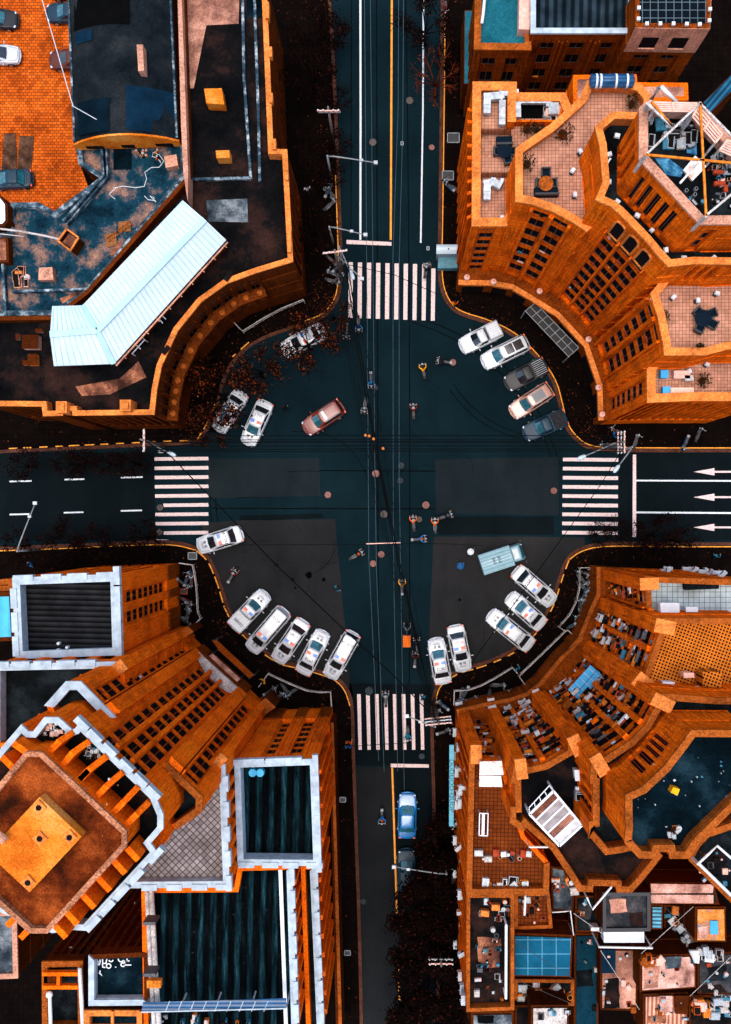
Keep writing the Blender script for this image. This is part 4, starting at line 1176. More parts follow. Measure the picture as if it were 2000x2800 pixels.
# --- white rimmed block west of the tower
B1 = bld('parapet_block', 'orange rendered block with dark shingle roof in a broad white rim, left of the crossing', 'building', 7, 500, 1000)
p = WL(7, [(83,885),(742,862),(757,1368),(105,1392)], 22)
block(B1, p, 22, wall='stone_bl', cope='coping_white', deck='shingle', ph=1.6, pw=.5, specs={
    1: dict(F, cols=[(.22,.38),(.50,.68)], rows=8, z0=5.2, z1=20.2, clut=.1),
    0: dict(F, cols=cols(6, .04, .96, .4), rows=6, z0=5, z1=20, clut=.1)}, blocks=[(0,(.10,.37,.62,.90),1.5),(1,(.25,.48,.9,.02,.70),1.5),(3,(.15,.45,.75),1.5)])
m = MB()
A, Bq = p[1], p[2]; t = (Bq-A).normalized(); nn = Vector((t.y,-t.x)); nn = nn if nn.dot(-A) > 0 else -nn
for u0, u1 in ((0,.22),(.38,.5),(.68,1)): m.prism([A.lerp(Bq,u0)+nn*.003, A.lerp(Bq,u1)+nn*.003, A.lerp(Bq,u1)+nn*.14, A.lerp(Bq,u0)+nn*.14], .1, 5.1)
m.build('rusticated_base', M['stone_mid'], B1)
for x, y in ((380,1295),(435,1320),(378,1336)):
    c = WT(7,x,y,20.5); m = MB(); m.cyl(c.x,c.y,20.47,20.9,.12,n=8); m.build('roof_vent', M['white'], B1)
B2 = bld('blue_roof_house', 'low house with bright blue sheet roof at the left edge', 'building', 7, 40, 1130)
block(B2, WL(7, [(-80,975),(84,972),(100,1282),(-80,1290)], 17), 17, wall='stone_dim', deck='blue_sheet', ph=.1, cope='metal')
B2b = bld('brown_house', 'narrow brown house between the blue roof and the left road', 'building', 7, 40, 900)
block(B2b, WL(7, [(-80,905),(80,890),(84,960),(-80,965)], 16), 16, wall='stone_dim', deck='roof_brown', cope='coping_dim', ph=.8, pw=.35)

# --- rim block right of the tower
B3 = bld('courtyard_block', 'orange block with dark streaked roof in a white rim beside the lower road', 'building', 8, 400, 1500)
p = [W((643,2085),22), W((862,2077),22), W((872,2366),22), W((652,2364),22)]
block(B3, p, 22, wall='stone_bl', cope='coping_white', deck='cork', ph=1.6, pw=.4, specs={
    0: dict(F, cols=[(.28,.44),(.64,.80)], rows=7, z0=5.2, z1=20.2, clut=.1), 1: dict(F, cols=cols(6,.04,.96,.4), rows=6, z0=5.5, z1=20, clut=.1, pprd=.3, pil=[(k/6-.02,k/6+.02) for k in range(1,6)])},
    blocks=[(0,(.05,.25,.5,.72),1.4),(1,(.05,.24,.43,.62,.8,.97),1.5),(2,(.05,.35,.6,.9),1.2)])
m = MB(); A, Bq = p[0], p[1]; t = (Bq-A).normalized(); nn = Vector((t.y,-t.x)); nn = nn if nn.dot(-A) > 0 else -nn
for u0, u1 in ((0,.26),(.46,.62),(.82,1)): m.prism([A.lerp(Bq,u0)+nn*.003, A.lerp(Bq,u1)+nn*.003, A.lerp(Bq,u1)+nn*.14, A.lerp(Bq,u0)+nn*.14], .1, 5.1)
m.build('rusticated_base', M['stone_mid'], B3)
for x in (215, 262):
    c = WT(11, x, 25, 20.6); m = MB(); m.cyl(c.x, c.y, 20.47, 20.95, .34, .30, 14); m.build('roof_tank', M['blue_sheet'], B3)
# long wing south of it
B4 = bld('street_wing', 'long narrow wing with white blocks on its parapet along the lower road', 'building', 11, 700, 1200)
p = [W((861,2368),17.5), W((882,2840),17.5), W((838,2840),17.5), W((822,2368),17.5)]
block(B4, p, 17.5, wall='stone_bl', cope='coping_white', deck='roof_dark', ph=1.5, pw=.4, specs={0: dict(F, cols=cols(9,.02,.98,.5), rows=6, z0=5.5, z1=16, clut=.05, pil=[(k/9-.014,k/9+.014) for k in range(1,9)], pprd=.35)},
      cope_edges=[0], blocks=[(0,[.06+.132*k for k in range(8)],1.6)])
m = MB(); A, Bq = W((908,1975),5), W((930,2840),5)
m.prism([W((900,1975),5), W((912,1975),5), W((936,2840),5), W((920,2840),5)], .1, 5.0); m.mi = 1
m.prism([W((905,1975),5), W((913,1975),5), W((937,2840),5), W((928,2840),5)], 5.003, 5.3); m.build('podium_ledge', [M['stone_dim'], M['coping_dim']], B4)
# corrugated hall
B5 = bld('corrugated_hall', 'large hall with dark teal corrugated roof and white blocked rim', 'building', 10, 1300, 1700)
p = [W((385,2432),21.9), W((640,2430),21.9), W((650,2372),21.9), W((797,2368),21.9), W((812,2840),21.9), W((392,2840),21.9)]
block(B5, p, 21.9, wall='stone_bl', cope='coping_white', deck='cork', ph=1.1, pw=.3, specs={3: dict(F, cols=cols(9,.02,.98,.45), rows=2, z0=17.6, z1=20.9, clut=.05, pil=[(k/9-.014,k/9+.014) for k in range(1,9)], pprd=.25)},
      cope_edges=[3], blocks=[(3,[.06+.132*k for k in range(8)],1.35)])
m = MB(); m.ribbon([W((767,2372),21.1), W((780,2730),21.1), W((784,2840),21.1)], .28, 20.87, 21.15); m.build('white_kerb', M['white'], B5)
for (x0, x1, x2, r) in ((402,413,424,.17),(414,426,438,.20)):
    m = MB(); zz = 22.5
    q = [W((x0,2432),zz), W((x1,2660),zz), W((x2,2840),zz)]
    m.tube([(a.x, a.y, zz) for a in q], r, 8); m.build('roof_duct', M['white_dirty'], B5, True)
for y in (2520,2660):
    c = W((412,y),25); m = MB(); m.box(c.x, c.y, 24.0, .9, .22, 1.4); m.build('duct_support', M['metal_dark'], B5)
m = MB(); c = WT(16,465,1210,23.5); m.box(c.x, c.y, 22.9, 1.05, .55, .5, 0)
for dx in (-.42,-.14,.14,.42): m.box(c.x+dx, c.y, 23.402, .16, .55, .05)
m.build('duct_cover', M['clut_orange'], B5)
# blue canopy at the foot
cnp = thing('glass_canopy', 'long dark blue glass canopy crossing the corrugated hall near the bottom edge', 'canopy', tuple(WT(16,1000,1440,23.4))+(20.9,))
m = MB(); q = [WT(16,350,1405,23.8), WT(16,1630,1370,23.8), WT(17,4100,1370,23.8) if False else W((783,2732),23.8), W((783,2758),23.8), WT(16,335,1500,23.8)]
m.prism(q, 23.6, 23.68); m.build('glass_sheet', M['blue_glass_roof'], cnp)
m = MB()
for k in range(9):
    x = 590+k*130; m.beam(WT(16,x,1495,23.8).to_3d()+Vector((0,0,23.73)), WT(16,x+45,1385,23.8).to_3d()+Vector((0,0,23.73)), .05)
m.beam(WT(16,335,1500,23.8).to_3d()+Vector((0,0,23.75)), W((783,2758),23.8).to_3d()+Vector((0,0,23.75)), .09)
for k in range(5):
    a = WT(16,350,1500,23.8).lerp(W((783,2758),23.8), k/4); m.beam((a.x,a.y,20.85),(a.x,a.y,23.6), .1)
m.build('frame_bars', M['coping_white'], cnp)
# --- bottom left group
B6 = bld('grid_facade_house', 'brown house with a grid of windows and dark roof, below the tower', 'building', 17, 1200, 1000)
p = WL(17, [(945,905),(1500,880),(1560,900),(1570,1420),(945,1425)], 22)
block(B6, p, 22, wall='stone_dim', cope='coping_white', deck='roof_teal', ph=.9, pw=.3, cope_edges=[3,4], specs={0: dict(F, cols=cols(5,.03,.97,.3), rows=6, z0=4, z1=20.5, clut=.1, frame='frame')})
B7 = bld('pale_column_house', 'brown house with open top floor and white drain pipe, bottom left', 'building', 17, 650, 1300)
p = WL(17, [(450,975),(870,965),(880,1700),(455,1700)], 20)
block(B7, p, 20, wall='stone_dim', cope='coping_dim', deck='roof_dark', ph=1.0, pw=.3, specs={0: dict(F, cols=cols(4,.05,.95,.3), rows=5, z0=4, z1=18.5, clut=.1, frame='frame')})
m = MB()
for y in (1090,1230): a, b = WT(17,455,y,20.3), WT(17,835,y,20.3); m.beam((a.x,a.y,20.2),(b.x,b.y,20.2),.28,.5)
a, b = WT(17,620,1095,20.3), WT(17,620,1230,20.3); m.beam((a.x,a.y,20.1),(b.x,b.y,20.1),.25,.5)
m.mi = 1; m.prism(WL(17, [(455,1105),(615,1105),(615,1215),(455,1215)], 20.2), 19.3, 20.0)
m.build('open_floor_beams', [M['stone_bl'], M['stone_dim']], B7)
m = MB(); a, b = WT(17,848,1050,20.8), WT(17,868,1700,20.8); m.tube([(a.x-.1,a.y,20.5),(b.x,b.y,20.5)], .17, 8)
a, b = WT(17,515,1340,20.8), WT(17,525,1700,20.8); m.tube([(a.x,a.y,20.5),(b.x,b.y,20.5)], .15, 8); m.ball((a.x,a.y+.1,20.6), .28); m.build('drain_pipe', M['white'], B7, True)
B8 = bld('grey_roof_house', 'low house with stained grey roof at the left edge below the tower', 'building', 17, 60, 800)
block(B8, WL(17, [(-120,430),(170,440),(185,1135),(-120,1150)], 10), 10, wall='stone_dim', cope='pink', deck='roof_stain2', ph=.4, pw=.15)
B9 = bld('bottom_row_house', 'house with white edged roof and orange beams at the bottom edge', 'building', 17, 1200, 1600)
p = WL(17, [(895,1490),(1200,1488),(1500,1490),(1500,1720),(895,1720)], 21)
block(B9, p, 21, wall='stone_dim', cope='coping', deck='roof_teal', ph=.8, pw=.16)
m = MB()
for x in (1190,1490): a, b = WT(17,x,1490,21.2), WT(17,x,1720,21.2); m.beam((a.x,a.y,21.1),(b.x,b.y,21.1),.2,.3)
m.build('roof_beam', M['coping'], B9)
# white scrawl painted on the roof
sc = MB()
def stroke(pts, w=.085): sc.ribbon([WT(17,x,y,21.2) for x, y in pts], w, 21.165, 21.175)
def arc(cx, cy, r, a0, a1, n=9): return [(cx+r*math.cos(R(a0+(a1-a0)*k/n)), cy+r*math.sin(R(a0+(a1-a0)*k/n))) for k in range(n+1)]
for c in ([(1032,945),(1032,972),(1060,972),(1060,945)], arc(1045,988,12,0,360), [(1085,940),(1088,985),(1122,985),(1130,940)], [(1085,990),(1088,1025),(1115,1028)], arc(1150,1012,24,0,360), arc(1175,945,22,10,170), arc(1225,1020,4,0,180),
          arc(1280,940,28,20,190), arc(1300,998,20,0,360), [(1345,935),(1345,960),(1318,960),(1320,1002),(1390,1002)], [(1320,960),(1370,958)], [(1062,1060),(1052,1090),(1075,1110),(1058,1085)]): stroke(c)
tag(sc.build('painted_scrawl', M['white'], B6), 'white looped writing painted on the dark roof')
# ================================================================ lower right: concave house with cluttered balconies
M['messy'] = stone('brown_render', (.40,.085,.006), .8, 0, 1.5)
mansion = bld('curved_mansion', 'tall orange mansion with concave front full of balcony clutter, lower right', 'building', 19, 600, 1500)
h1, h2, h3, h4 = 19.5, 25.5, 31.0, 37.0
F = dict(frame='clut_red', clut=.95, win=.62, rec=.8)
t19 = lambda *p: WL(19, p[1:], p[0])
block(mansion, WL(19, [(716,150),(1900,190),(1900,800),(1000,800),(738,480)], h1), h1, wall='stone', cope='coping_dim', deck='tile_white', ph=1.0, pw=.32, cope_edges=[0,4], specs={
    4: dict(F, cols=[(.08,.56)], rows=8, z0=4.2, z1=h1-.9, pil=[(0.0,.05),(.60,1.0)], pprd=.35, pz=h1-.28), 0: dict(F, cols=cols(9,.02,.98,.35), rows=5, z0=4, z1=h1-1.2, clut=.3)})
block(mansion, WL(19, [(1900,592),(900,588),(868,742),(805,932),(722,1170),(612,1318),(800,1560),(1900,1560)], h2), h2, wall='stone', cope='coping_dim', deck='tile_rust', ph=1.0, pw=.32, cope_edges=[0,1,2,3,4], specs={
    2: dict(F, cols=[(.12,.95)], rows=9, z0=5, z1=h2-1.1, pil=[(0,.08)], pprd=.3), 3: dict(F, cols=[(.08,.90)], rows=9, z0=5, z1=h2-1.1, pil=[(.0,.06)], pprd=.3)})
R3 = WL(19, [(900,1388),(828,1528)], h3)+WL(21, [(720,325),(560,490),(300,662),(150,740),(140,930),(172,935),(172,1340),(130,1345),(125,1505)], h3)+WL(12, [(790,405),(880,510),(970,498),(1100,470),(1300,470),(1800,300)], h3)+WL(19, [(2100,1430),(1480,1432)], h3)
block(mansion, R3, h3, wall='stone', cope='coping_dim', deck='roof_dark', ph=1.3, pw=.36, specs={
    1: dict(F, cols=[(.1,.92)], rows=10, z0=5, z1=h3-1.3, pil=[(0,.06)], pprd=.3), 2: dict(F, cols=[(.06,.94)], rows=10, z0=5, z1=h3-1.3, pil=[(0,.04),(.96,1)], pprd=.3),
    3: dict(F, cols=[(.06,.92)], rows=10, z0=5, z1=h3-1.3, pil=[(0,.04)], pprd=.3),
    7: dict(cols=cols(3,.05,.95,.4), rows=3, z0=h2, z1=h3-.8, win=.6)})
R4 = WL(21, [(1210,380),(1108,520),(920,765),(690,982),(514,1062),(514,1250),(520,1380),(506,1560)], h4)+WL(12, [(1000,445),(1080,530),(1185,532),(1192,492),(1258,492),(1264,532),(1372,532),(1428,445),(1700,180)], h4)+WL(21, [(1950,384)], h4)
block(mansion, R4, h4, wall='stone', cope='coping_dim', deck='roof_teal', ph=1.2, pw=.322, specs={
    1: dict(cols=cols(3,.22,1.0,.42), rows=1, z0=h3-.2, z1=h4-2.0, win=.97), 2: dict(cols=cols(2,.0,.78,.42), rows=1, z0=h3-.2, z1=h4-2.0, win=.97)})
R2p = WL(20, [(688,748),(815,733),(822,778),(1010,737),(1262,592),(1262,528),(1385,468),(1500,700)], 26)+WL(12, [(1100,400),(1212,520),(1105,655),(1032,735),(950,732),(945,697),(805,692),(800,730),(720,727),(668,640),(560,480)], 26)+WL(20, [(805,1390),(780,1437),(645,1350),(648,1193),(705,1190),(700,925),(655,925)], 26)
block(mansion, R2p, 26, wall='stone', cope='coping_dim', deck='roof_brown', ph=1.3, pw=.322, specs={
    2: dict(F, cols=[(.06,.96)], rows=9, z0=5, z1=24.6), 3: dict(F, cols=[(.04,.92)], rows=9, z0=5, z1=24.6, pil=[(0,.03)], pprd=.3)})
R1p = WL(20, [(218,590),(342,592),(352,690),(560,690),(700,1200),(800,1500)], 20)+WL(12, [(545,560),(540,742),(60,746)], 20)
block(mansion, R1p, 20, wall='stone', cope='coping_dim', deck='tile_brown', ph=1.0, pw=.36, cope_edges=[0,6,7,8], specs={
    2: dict(F, cols=[(.05,.95)], rows=8, z0=4, z1=18.8), 8: dict(F, cols=cols(9,.03,.97,.35), rows=5, z0=4, z1=18.5, clut=.3)})
for (t, a, b, h) in ((19,(718,158),(722,285),h1),(19,(900,592),(870,738),h2),(19,(722,1185),(615,1315),h2),(19,(893,1395),(830,1522),h3),(21,(272,668),(155,738),h3),(20,(222,592),(338,592),20),(20,(692,750),(812,735),26),(20,(1264,524),(1383,470),26)):
    pier(t, a, b, h, 1.0, 4.4, 'stone', mansion, 'coping')
# thin mullion pilasters over the wide balcony bays
def mull(P_, i, us, h, root=mansion, w=.42, z0=5.0, mat='stone', brk=False):
    A, Bq = P_
    t = (Bq-A).normalized(); nn = Vector((t.y,-t.x)); nn = nn if nn.dot(-A) > 0 else -nn
    for u in us:
        c = A.lerp(Bq, u); m = MB()
        m.prism([c-t*w/2-nn*.2, c+t*w/2-nn*.2, c+t*w/2+nn*.28, c-t*w/2+nn*.28], z0, h-1.0)
        m.build('pilaster', M[mat], root)
mull((WT(19,868,742,h2), WT(19,805,932,h2)), 0, (.98,), h2); mull((WT(19,828,1528,h3), WT(21,720,325,h3)), 0, (1.0,), h3); mull((WT(21,720,325,h3), WT(21,560,490,h3)), 0, (1.0,), h3)
mull((WT(20,822,778,26), WT(20,1010,737,26)), 0, (.98,), 26)
# podium
pd = WL(19, [(215,40),(215,330),(150,470),(20,790),(-60,870)], 5)+WL(18, [(1410,790),(1180,1000),(960,1270),(820,1380),(640,1440),(330,1500)], 5)+WL(20, [(75,170)], 5)
m = MB(); m.prism(pd+WL(20, [(100,400),(800,400),(1500,500)], 5)+WL(19, [(300,1300),(500,700),(500,60)], 5), .1, 5.0); m.build('podium', M['stone_mid'], mansion)
m = MB(); m.ribbon(pd, .35, 5.003, 5.3); m.build('podium_cornice', M['coping_dim'], mansion)
# balcony clutter: washing, boards, grilles, shelves fixed to the bays
CL_N = [0, 0]; CL_M = MB(); CLM = ['white','clut_orange','clut_red','clut_blue','metal_dark','messy','stone','dark','coping_dim']
def clutter_bay(A, Bq, u0, u1, z0, z1, n, root, seed):
    r = random.Random(seed); t = (Bq-A).normalized(); nn = Vector((t.y,-t.x)); nn = nn if nn.dot(-A) > 0 else -nn
    L = (Bq-A).length; groups = {}
    floors = int((z1-z0)/2.3)
    for k in range(n):
        u = u0+(u1-u0)*r.random(); fl = r.randrange(floors); z = z0+2.3*fl+.2+1.2*r.random()
        w = .15+.75*r.random()**1.5; dd = .08+.3*r.random(); hh = .05+.4*r.random()**2
        c = A.lerp(Bq, u)
        mt = r.choice(['white','clut_orange','clut_red','clut_red','clut_blue','metal_dark','messy','stone','dark','dark','coping_dim','messy','dark','dark','messy'])
        CL_N[0] += 1
        m = MB() if k % 5 == 0 and CL_N[1] < 98 else CL_M
        if m is CL_M: m.mi = CLM.index(mt)
        m.prism([c-t*w/2+nn*.02, c+t*w/2+nn*.02, c+t*w/2+nn*dd, c-t*w/2+nn*dd], z, z+hh)
        if m is not CL_M: CL_N[1] += 1; m.build('balcony_clutter', M[mt], root)

bays = [(WT(19,868,742,h2), WT(19,805,932,h2),.05,.95,5,h2-1.5,50), (WT(19,805,932,h2), WT(19,722,1170,h2),.05,.92,5,h2-1.5,60),
        (WT(19,828,1528,h3), WT(21,720,325,h3),.1,.95,5,h3-2,60), (WT(21,720,325,h3), WT(21,560,490,h3),.03,.97,5,h3-2,80), (WT(21,560,490,h3), WT(21,300,662,h3),.03,.93,5,h3-2,80),
        (WT(20,822,778,26), WT(20,1010,737,26),.05,.95,5,24,60), (WT(20,1010,737,26), WT(20,1262,592,26),.03,.9,5,24,80), (WT(20,352,690,20), WT(20,560,690,20),.05,.95,4,18,45), (WT(19,716,150,h1), WT(19,738,480,h1),.48,.95,4,18,25)]
for k, bb in enumerate(bays): clutter_bay(*bb, mansion, k+11)
tag(CL_M.build('balcony_clutter', [M[q_] for q_ in CLM], mansion), kind='stuff')
# blue sheet awning high on the front
aw = thing('blue_awning', 'bright blue ribbed awning jutting from the cluttered concave front', 'awning', tuple(WT(18,1450,1280,14))+(13.0,))
q = WL(18, [(1500,1085),(1625,1195),(1395,1472),(1262,1345)], 14)
m = MB(); n0 = len(m.v); m.prism(q, 13.5, 13.56); m.build('awning_sheet', M['blue_flat'], aw)
m = MB()
for k in range(5):
    a = q[0].lerp(q[3], (k+.5)/5); b = q[1].lerp(q[2], (k+.5)/5); m.beam((a.x,a.y,13.60),(b.x,b.y,13.60),.05,.06)
m.build('awning_ribs', M['coping_white'], aw)
m = MB()
for k in (0.1,.9):
    a = q[0].lerp(q[3], k); b = q[1].lerp(q[2], k); m.beam((a.x,a.y,13.45),(b.x,b.y,12.2),.06)
a, b = q[0].lerp(q[1], .5), q[3].lerp(q[2], .5); m.beam((a.x,a.y,13.44),(b.x,b.y,13.44),.07)
m.mi = 0; m.beam((a.x,a.y,13.61),(b.x,b.y,13.61),.03,.05); m.build('awning_arm', M['metal_dark'], aw)
# air conditioners on the concave front
AC_L, AC_G = 'pale air conditioner box fixed among the balcony clutter of the concave mansion', 'air conditioners on the concave mansion'
spots = [(19,235,575,12),(19,290,600,14),(19,400,640,16),(19,515,690,18),(19,185,730,9),(19,220,745,10),(19,315,840,12),(19,375,840,14),(18,1590,575,9),(18,1555,750,7),(18,870,1260,7),(18,930,1385,8),(18,1160,1335,11),(18,1295,1290,12),
         (18,1600,1245,18),(18,1510,1440,17),(18,1360,1575,17),(18,450,1480,6),(18,460,1530,8),(18,620,1540,9),(18,770,1475,8),(18,800,1515,10),(18,845,1565,11),(19,480,1430,20),(19,155,1450,18),
         (20,110,130,7),(20,450,140,8),(20,620,145,9),(20,800,125,11),(20,850,180,12),(20,870,225,13),(20,680,250,12),(20,700,290,13),(20,740,335,14),(20,820,440,17),(20,1360,190,17),(20,1340,-20,12),(20,780,80,9)]
AIRQ = []
for i, (t, x, y, z) in enumerate(spots):
    c = WT(t, x, y, z+.6); rz = math.atan2(-c.y, -c.x)+math.pi/2+rnd.uniform(-.25,.25)
    AIRQ.append((t, x, y, z, rz, AC_L, AC_G, ('clut_pink','white','stone')[i % 3] if i % 2 else 'clut_pink', .78))
for (x, y, z) in ((985,85,16),(940,85,15),(1010,100,17),(1360,118,18),(1280,30,12),(1185,50,11),(1260,70,13),(1450,58,14),(1510,38,12),(1390,55,13),(1590,78,15)):
    AIRQ.append((19, x, y, z, math.pi, 'pale air conditioner on the north wall of the mansion over the right road', 'air conditioners on the mansion north wall', 'white' if rnd.random() > .4 else 'clut_pink', .9))
AC2 = ('white air conditioner hung on the street wall above the pale blue shop sign', 'air conditioners on the lower road wall')
for (t, x, y, z) in ((20,25,420,6),(20,95,570,10),(20,40,670,7),(20,105,850,11),(20,155,1040,14),(20,120,1090,12),(20,70,1130,9),(20,135,1185,12),(20,105,1195,11),(20,30,1200,8),(20,15,1380,7),(20,75,1430,10),
        (11,1525,40,8),(11,1550,160,12),(11,1535,190,11),(11,1520,250,9),(11,1545,245,12),(11,1480,255,7),(11,1505,395,9),(11,1490,480,8),(11,1535,540,11),(11,1500,690,8),(11,1490,740,7),(11,1545,830,12),(11,1545,860,12),(11,1540,960,12),(11,1515,1145,9),(11,1555,1225,13),(11,1548,1350,13),(11,1558,1505,13),(11,1550,1435,13),(11,1520,1495,9)):
    AIRQ.append((t, x, y, z, math.pi*1.5, AC2[0], AC2[1], 'white' if rnd.random() > .3 else 'clut_pink', .9))
# ================================================================ upper left: low curved building and halls
curved = bld('curved_low_building', 'low dark roofed building whose orange parapet curves round the upper left corner', 'building', 4, 1000, 700)
hm = 13.5
arcp = WL(4, [(1624,335),(1440,402),(1275,520),(1125,705),(1022,930),(992,1080),(976,1234)], hm)
poly = [W((727,-60),hm), W((746,408),hm), W((784,410),hm), W((800,714),hm)]+arcp+WL(4, [(465,1240),(462,1212),(395,1212),(395,1240),(278,1244),(270,1182),(-100,1178),(-100,612),(330,606),(545,442)], hm)+[WT(1,1180,1110,hm), WT(1,1140,-120,hm)]
F = dict(cols=[(.1,.9)], rows=3, z0=3.5, z1=11.0, win=.5, clut=.1)
nn_ = len(poly)
sp = {0: dict(cols=cols(14,.02,.98,.5), rows=3, z0=3.5, z1=11.5, win=.5), 2: dict(cols=cols(8,.03,.97,.5), rows=3, z0=3.5, z1=11.5, win=.5)}
for e in range(4, 10): sp[e] = dict(cols=cols(2,.04,.96,.35), rows=3, z0=3.5, z1=11.2, win=.55, pil=[(.0,.03),(.485,.515)], pprd=.25)
sp[10] = dict(cols=cols(8,.03,.97,.5), rows=3, z0=3.5, z1=11.2, win=.5); sp[16] = dict(cols=cols(5,.03,.97,.5), rows=3, z0=3.5, z1=11.2, win=.5)
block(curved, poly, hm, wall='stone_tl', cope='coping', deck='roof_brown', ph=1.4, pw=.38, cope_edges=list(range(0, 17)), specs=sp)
# ledge with small domes and white boxes below the parapet
A2 = [WT(4,1624,345,11), WT(4,1450,440,11), WT(4,1290,560,11), WT(4,1150,740,11), WT(4,1060,940,11), WT(4,1030,1090,11), WT(4,1020,1250,11)]
m = MB(); s = smooth_line([Vector(q) for q in offs(arcp, .75 if True else 0)], 1)
cc_ = W((1085,1428))
def outw(pts, d):
    a = offs(pts, d); return a if (a[len(a)//2]-cc_).length < (Vector(pts[len(pts)//2])-cc_).length else offs(pts, -d)
s = outw(arcp, .003); s2 = outw(arcp, .95)
for i in range(len(s)-1): m.prism([s[i], s[i+1], s2[i+1], s2[i]], 8.2, 8.6)
m.build('ledge', M['stone_tl'], curved)
for i in range(6):
    for u in (.2, .7):
        c = s2[i].lerp(s2[i+1], u)*.5+s[i].lerp(s[i+1], u)*.5
        m = MB(); m.ball((c.x, c.y, 8.6), .30, 10, 6, (1,1,.6)); m.build('dome', M['coping_dim'], curved, True)
for (x, y) in ((1525,485),(1398,565),(1328,640),(1150,888)):
    c = WT(4, x, y, 6.5); 
    o = aircon(c, 6.0, math.atan2(-c.y,-c.x)+math.pi/2, 'white air conditioner box on the curved ledge of the low building', 'air conditioners on the curved ledge', 'white', 1.15)
for (x, y) in ((1085-30,830),(1450,365)):
    c = WT(4, x, y, 13.6); m = MB(); m.box(c.x, c.y, 13.55, .8, .35, .3, .9); m.build('parapet_recess', M['dark'], curved)
for (x, y) in ((390,1190),(796,1180)):
    c = WT(4, x, y, 14.3); m = MB(); m.box(c.x, c.y, 12.2, .9, .95, 2.1); m.mi = 1; m.box(c.x, c.y, 14.303, .55, .6, .2); m.build('corner_pier', [M['coping'], M['coping']], curved)
# parapet thickening pieces along the road side
for (x, y0, y1) in ((733,5,50),(741,128,155),(743,255,280),(752,380,408),(786,470,492),(793,630,690)):
    m = MB(); a = W((x-6,y0),13.8); b = W((x+3,y1),13.8); m.prism([(a.x,a.y),(b.x,a.y),(b.x,b.y),(a.x,b.y)], 13.0, 13.85); m.build('parapet_block', M['coping'], curved)
# roof kerbs with white splashes
m = MB(); zz = 12.35
for pl in ([(1540,-40),(1550,500),(1592,1130)], [(1592,1130),(1215,1138)], [(1615,-40),(1640,700),(1650,1150)]):
    m.ribbon([WT(1,x,y,12.4) for x, y in pl], .22, 12.165, 12.5)
m.build('roof_kerb', M['kerb_splash'], curved)
for t, pts, nm, mt in ((1, [(1296,562),(1408,560),(1424,662),(1310,655)], 'chimney_box', 'plate'), (1, [(1370,955),(1456,953),(1458,1000),(1374,1003)], 'chimney_box', 'plate'),
                  ):
    m = MB(); m.prism(WL(t, pts, 13.6), 12.16, 13.6); m.build(nm, M[mt], curved)
def roof_patch(root, t, pts, z, mat, nm='roof_patch'):
    m = MB(); m.prism(WL(t, pts, z), z-.015, z, bottom=False); return m.build(nm, M[mat], root)
roof_patch(curved, 1, [(1165,-60),(1520,-60),(1515,150),(1310,160),(1230,560),(1190,560)], 12.19, 'roof_pinkstain')
roof_patch(curved, 1, [(1560,-60),(1650,-60),(1665,110),(1570,115)], 12.20, 'roof_teal')
roof_patch(curved, 1, [(1250,990),(1560,1000),(1565,1120),(1230,1100)], 12.195, 'roof_brown')
roof_patch(curved, 1, [(1310,1270),(1570,1260),(1575,1410),(1320,1405)], 12.20, 'roof_stain2')
roof_patch(curved, 4, [(480,1060),(760,1010),(880,900),(930,1000),(700,1110),(520,1120)], 12.19, 'roof_rusty')
# junk shed on the lower left roof
for (x, y, w, d, hh, mt) in ((200,780,1.3,1.1,1.0,'clut_pink'),(208,890,.7,.9,.8,'clut_orange'),(150,905,.3,.4,.5,'coping'),(105,740,.3,.5,.4,'metal'),(240,700,.6,.3,.3,'white_dirty')):
    c = WT(4, x, y, 12.8); t = thing('roof_box', None, None, (c.x, c.y, 12.16))
    m = MB(); m.box(0, 0, 0, w, d, hh*.9); m.build('crate', M[mt], t, world=False)
    m = MB(); m.box(0, 0, hh*.9+.002, w*1.06, d*1.06, .06); m.build('lid', M['stone_dim'], t, world=False)
    tag(t, {200:'pinkish shed box on the lower left roof, largest of the cluster',208:'orange box just below the pinkish shed box',150:'small orange box left of the cluster',105:'grey box by the left roof edge',240:'off white flat box north of the shed'}[x], 'box', 'boxes on the lower left roof')
M_s = None
# stained terrace roof
ter = bld('stained_roof_house', 'house with blue black roof blotched with rust and white, beside the brick courtyard', 'building', 1, 800, 1200)
p = [WT(1,478,900,12.6), WT(1,1168,880,12.6), WT(1,1186,1112,12.6), WT(4,560,470,12.6), WT(4,340,602,12.6), WT(4,-100,608,12.6), WT(4,-100,90,12.6), WT(1,45,1480,12.6), WT(1,70,1288,12.6), WT(1,252,1288,12.6), WT(1,345,1345,12.6), WT(1,640,1128,12.6), WT(1,505,1042,12.6)]
block(ter, p, 12.6, wall='stone_dim', cope='kerb_splash', deck='roof_stain', ph=.5, pw=.22)
roof_patch(ter, 1, [(722,935),(836,935),(836,1075),(720,1078)], 12.20, 'roof_teal', 'roof_hatch')
m = MB(); m.prism(WL(1, [(1042,990),(1120,980),(1130,1050),(1052,1064)], 13), 12.1, 13.0); m.build('skylight_box', M['pink'], ter)
m = MB(); m.prism(WL(4, [(248,306),(332,302),(340,382),(244,384)], 13), 12.1, 13.0); m.build('skylight_box', M['pink'], ter)
m = MB()
m.ribbon([WT(1,640,905,12.9), WT(1,655,1110,12.9), WT(1,400,1400,12.9)], .2, 12.12, 12.9); m.ribbon([WT(1,672,905,12.9), WT(1,680,1120,12.9), WT(1,420,1420,12.9)], .12, 12.12, 12.8)
m.build('roof_upstand', M['kerb_splash'], ter)
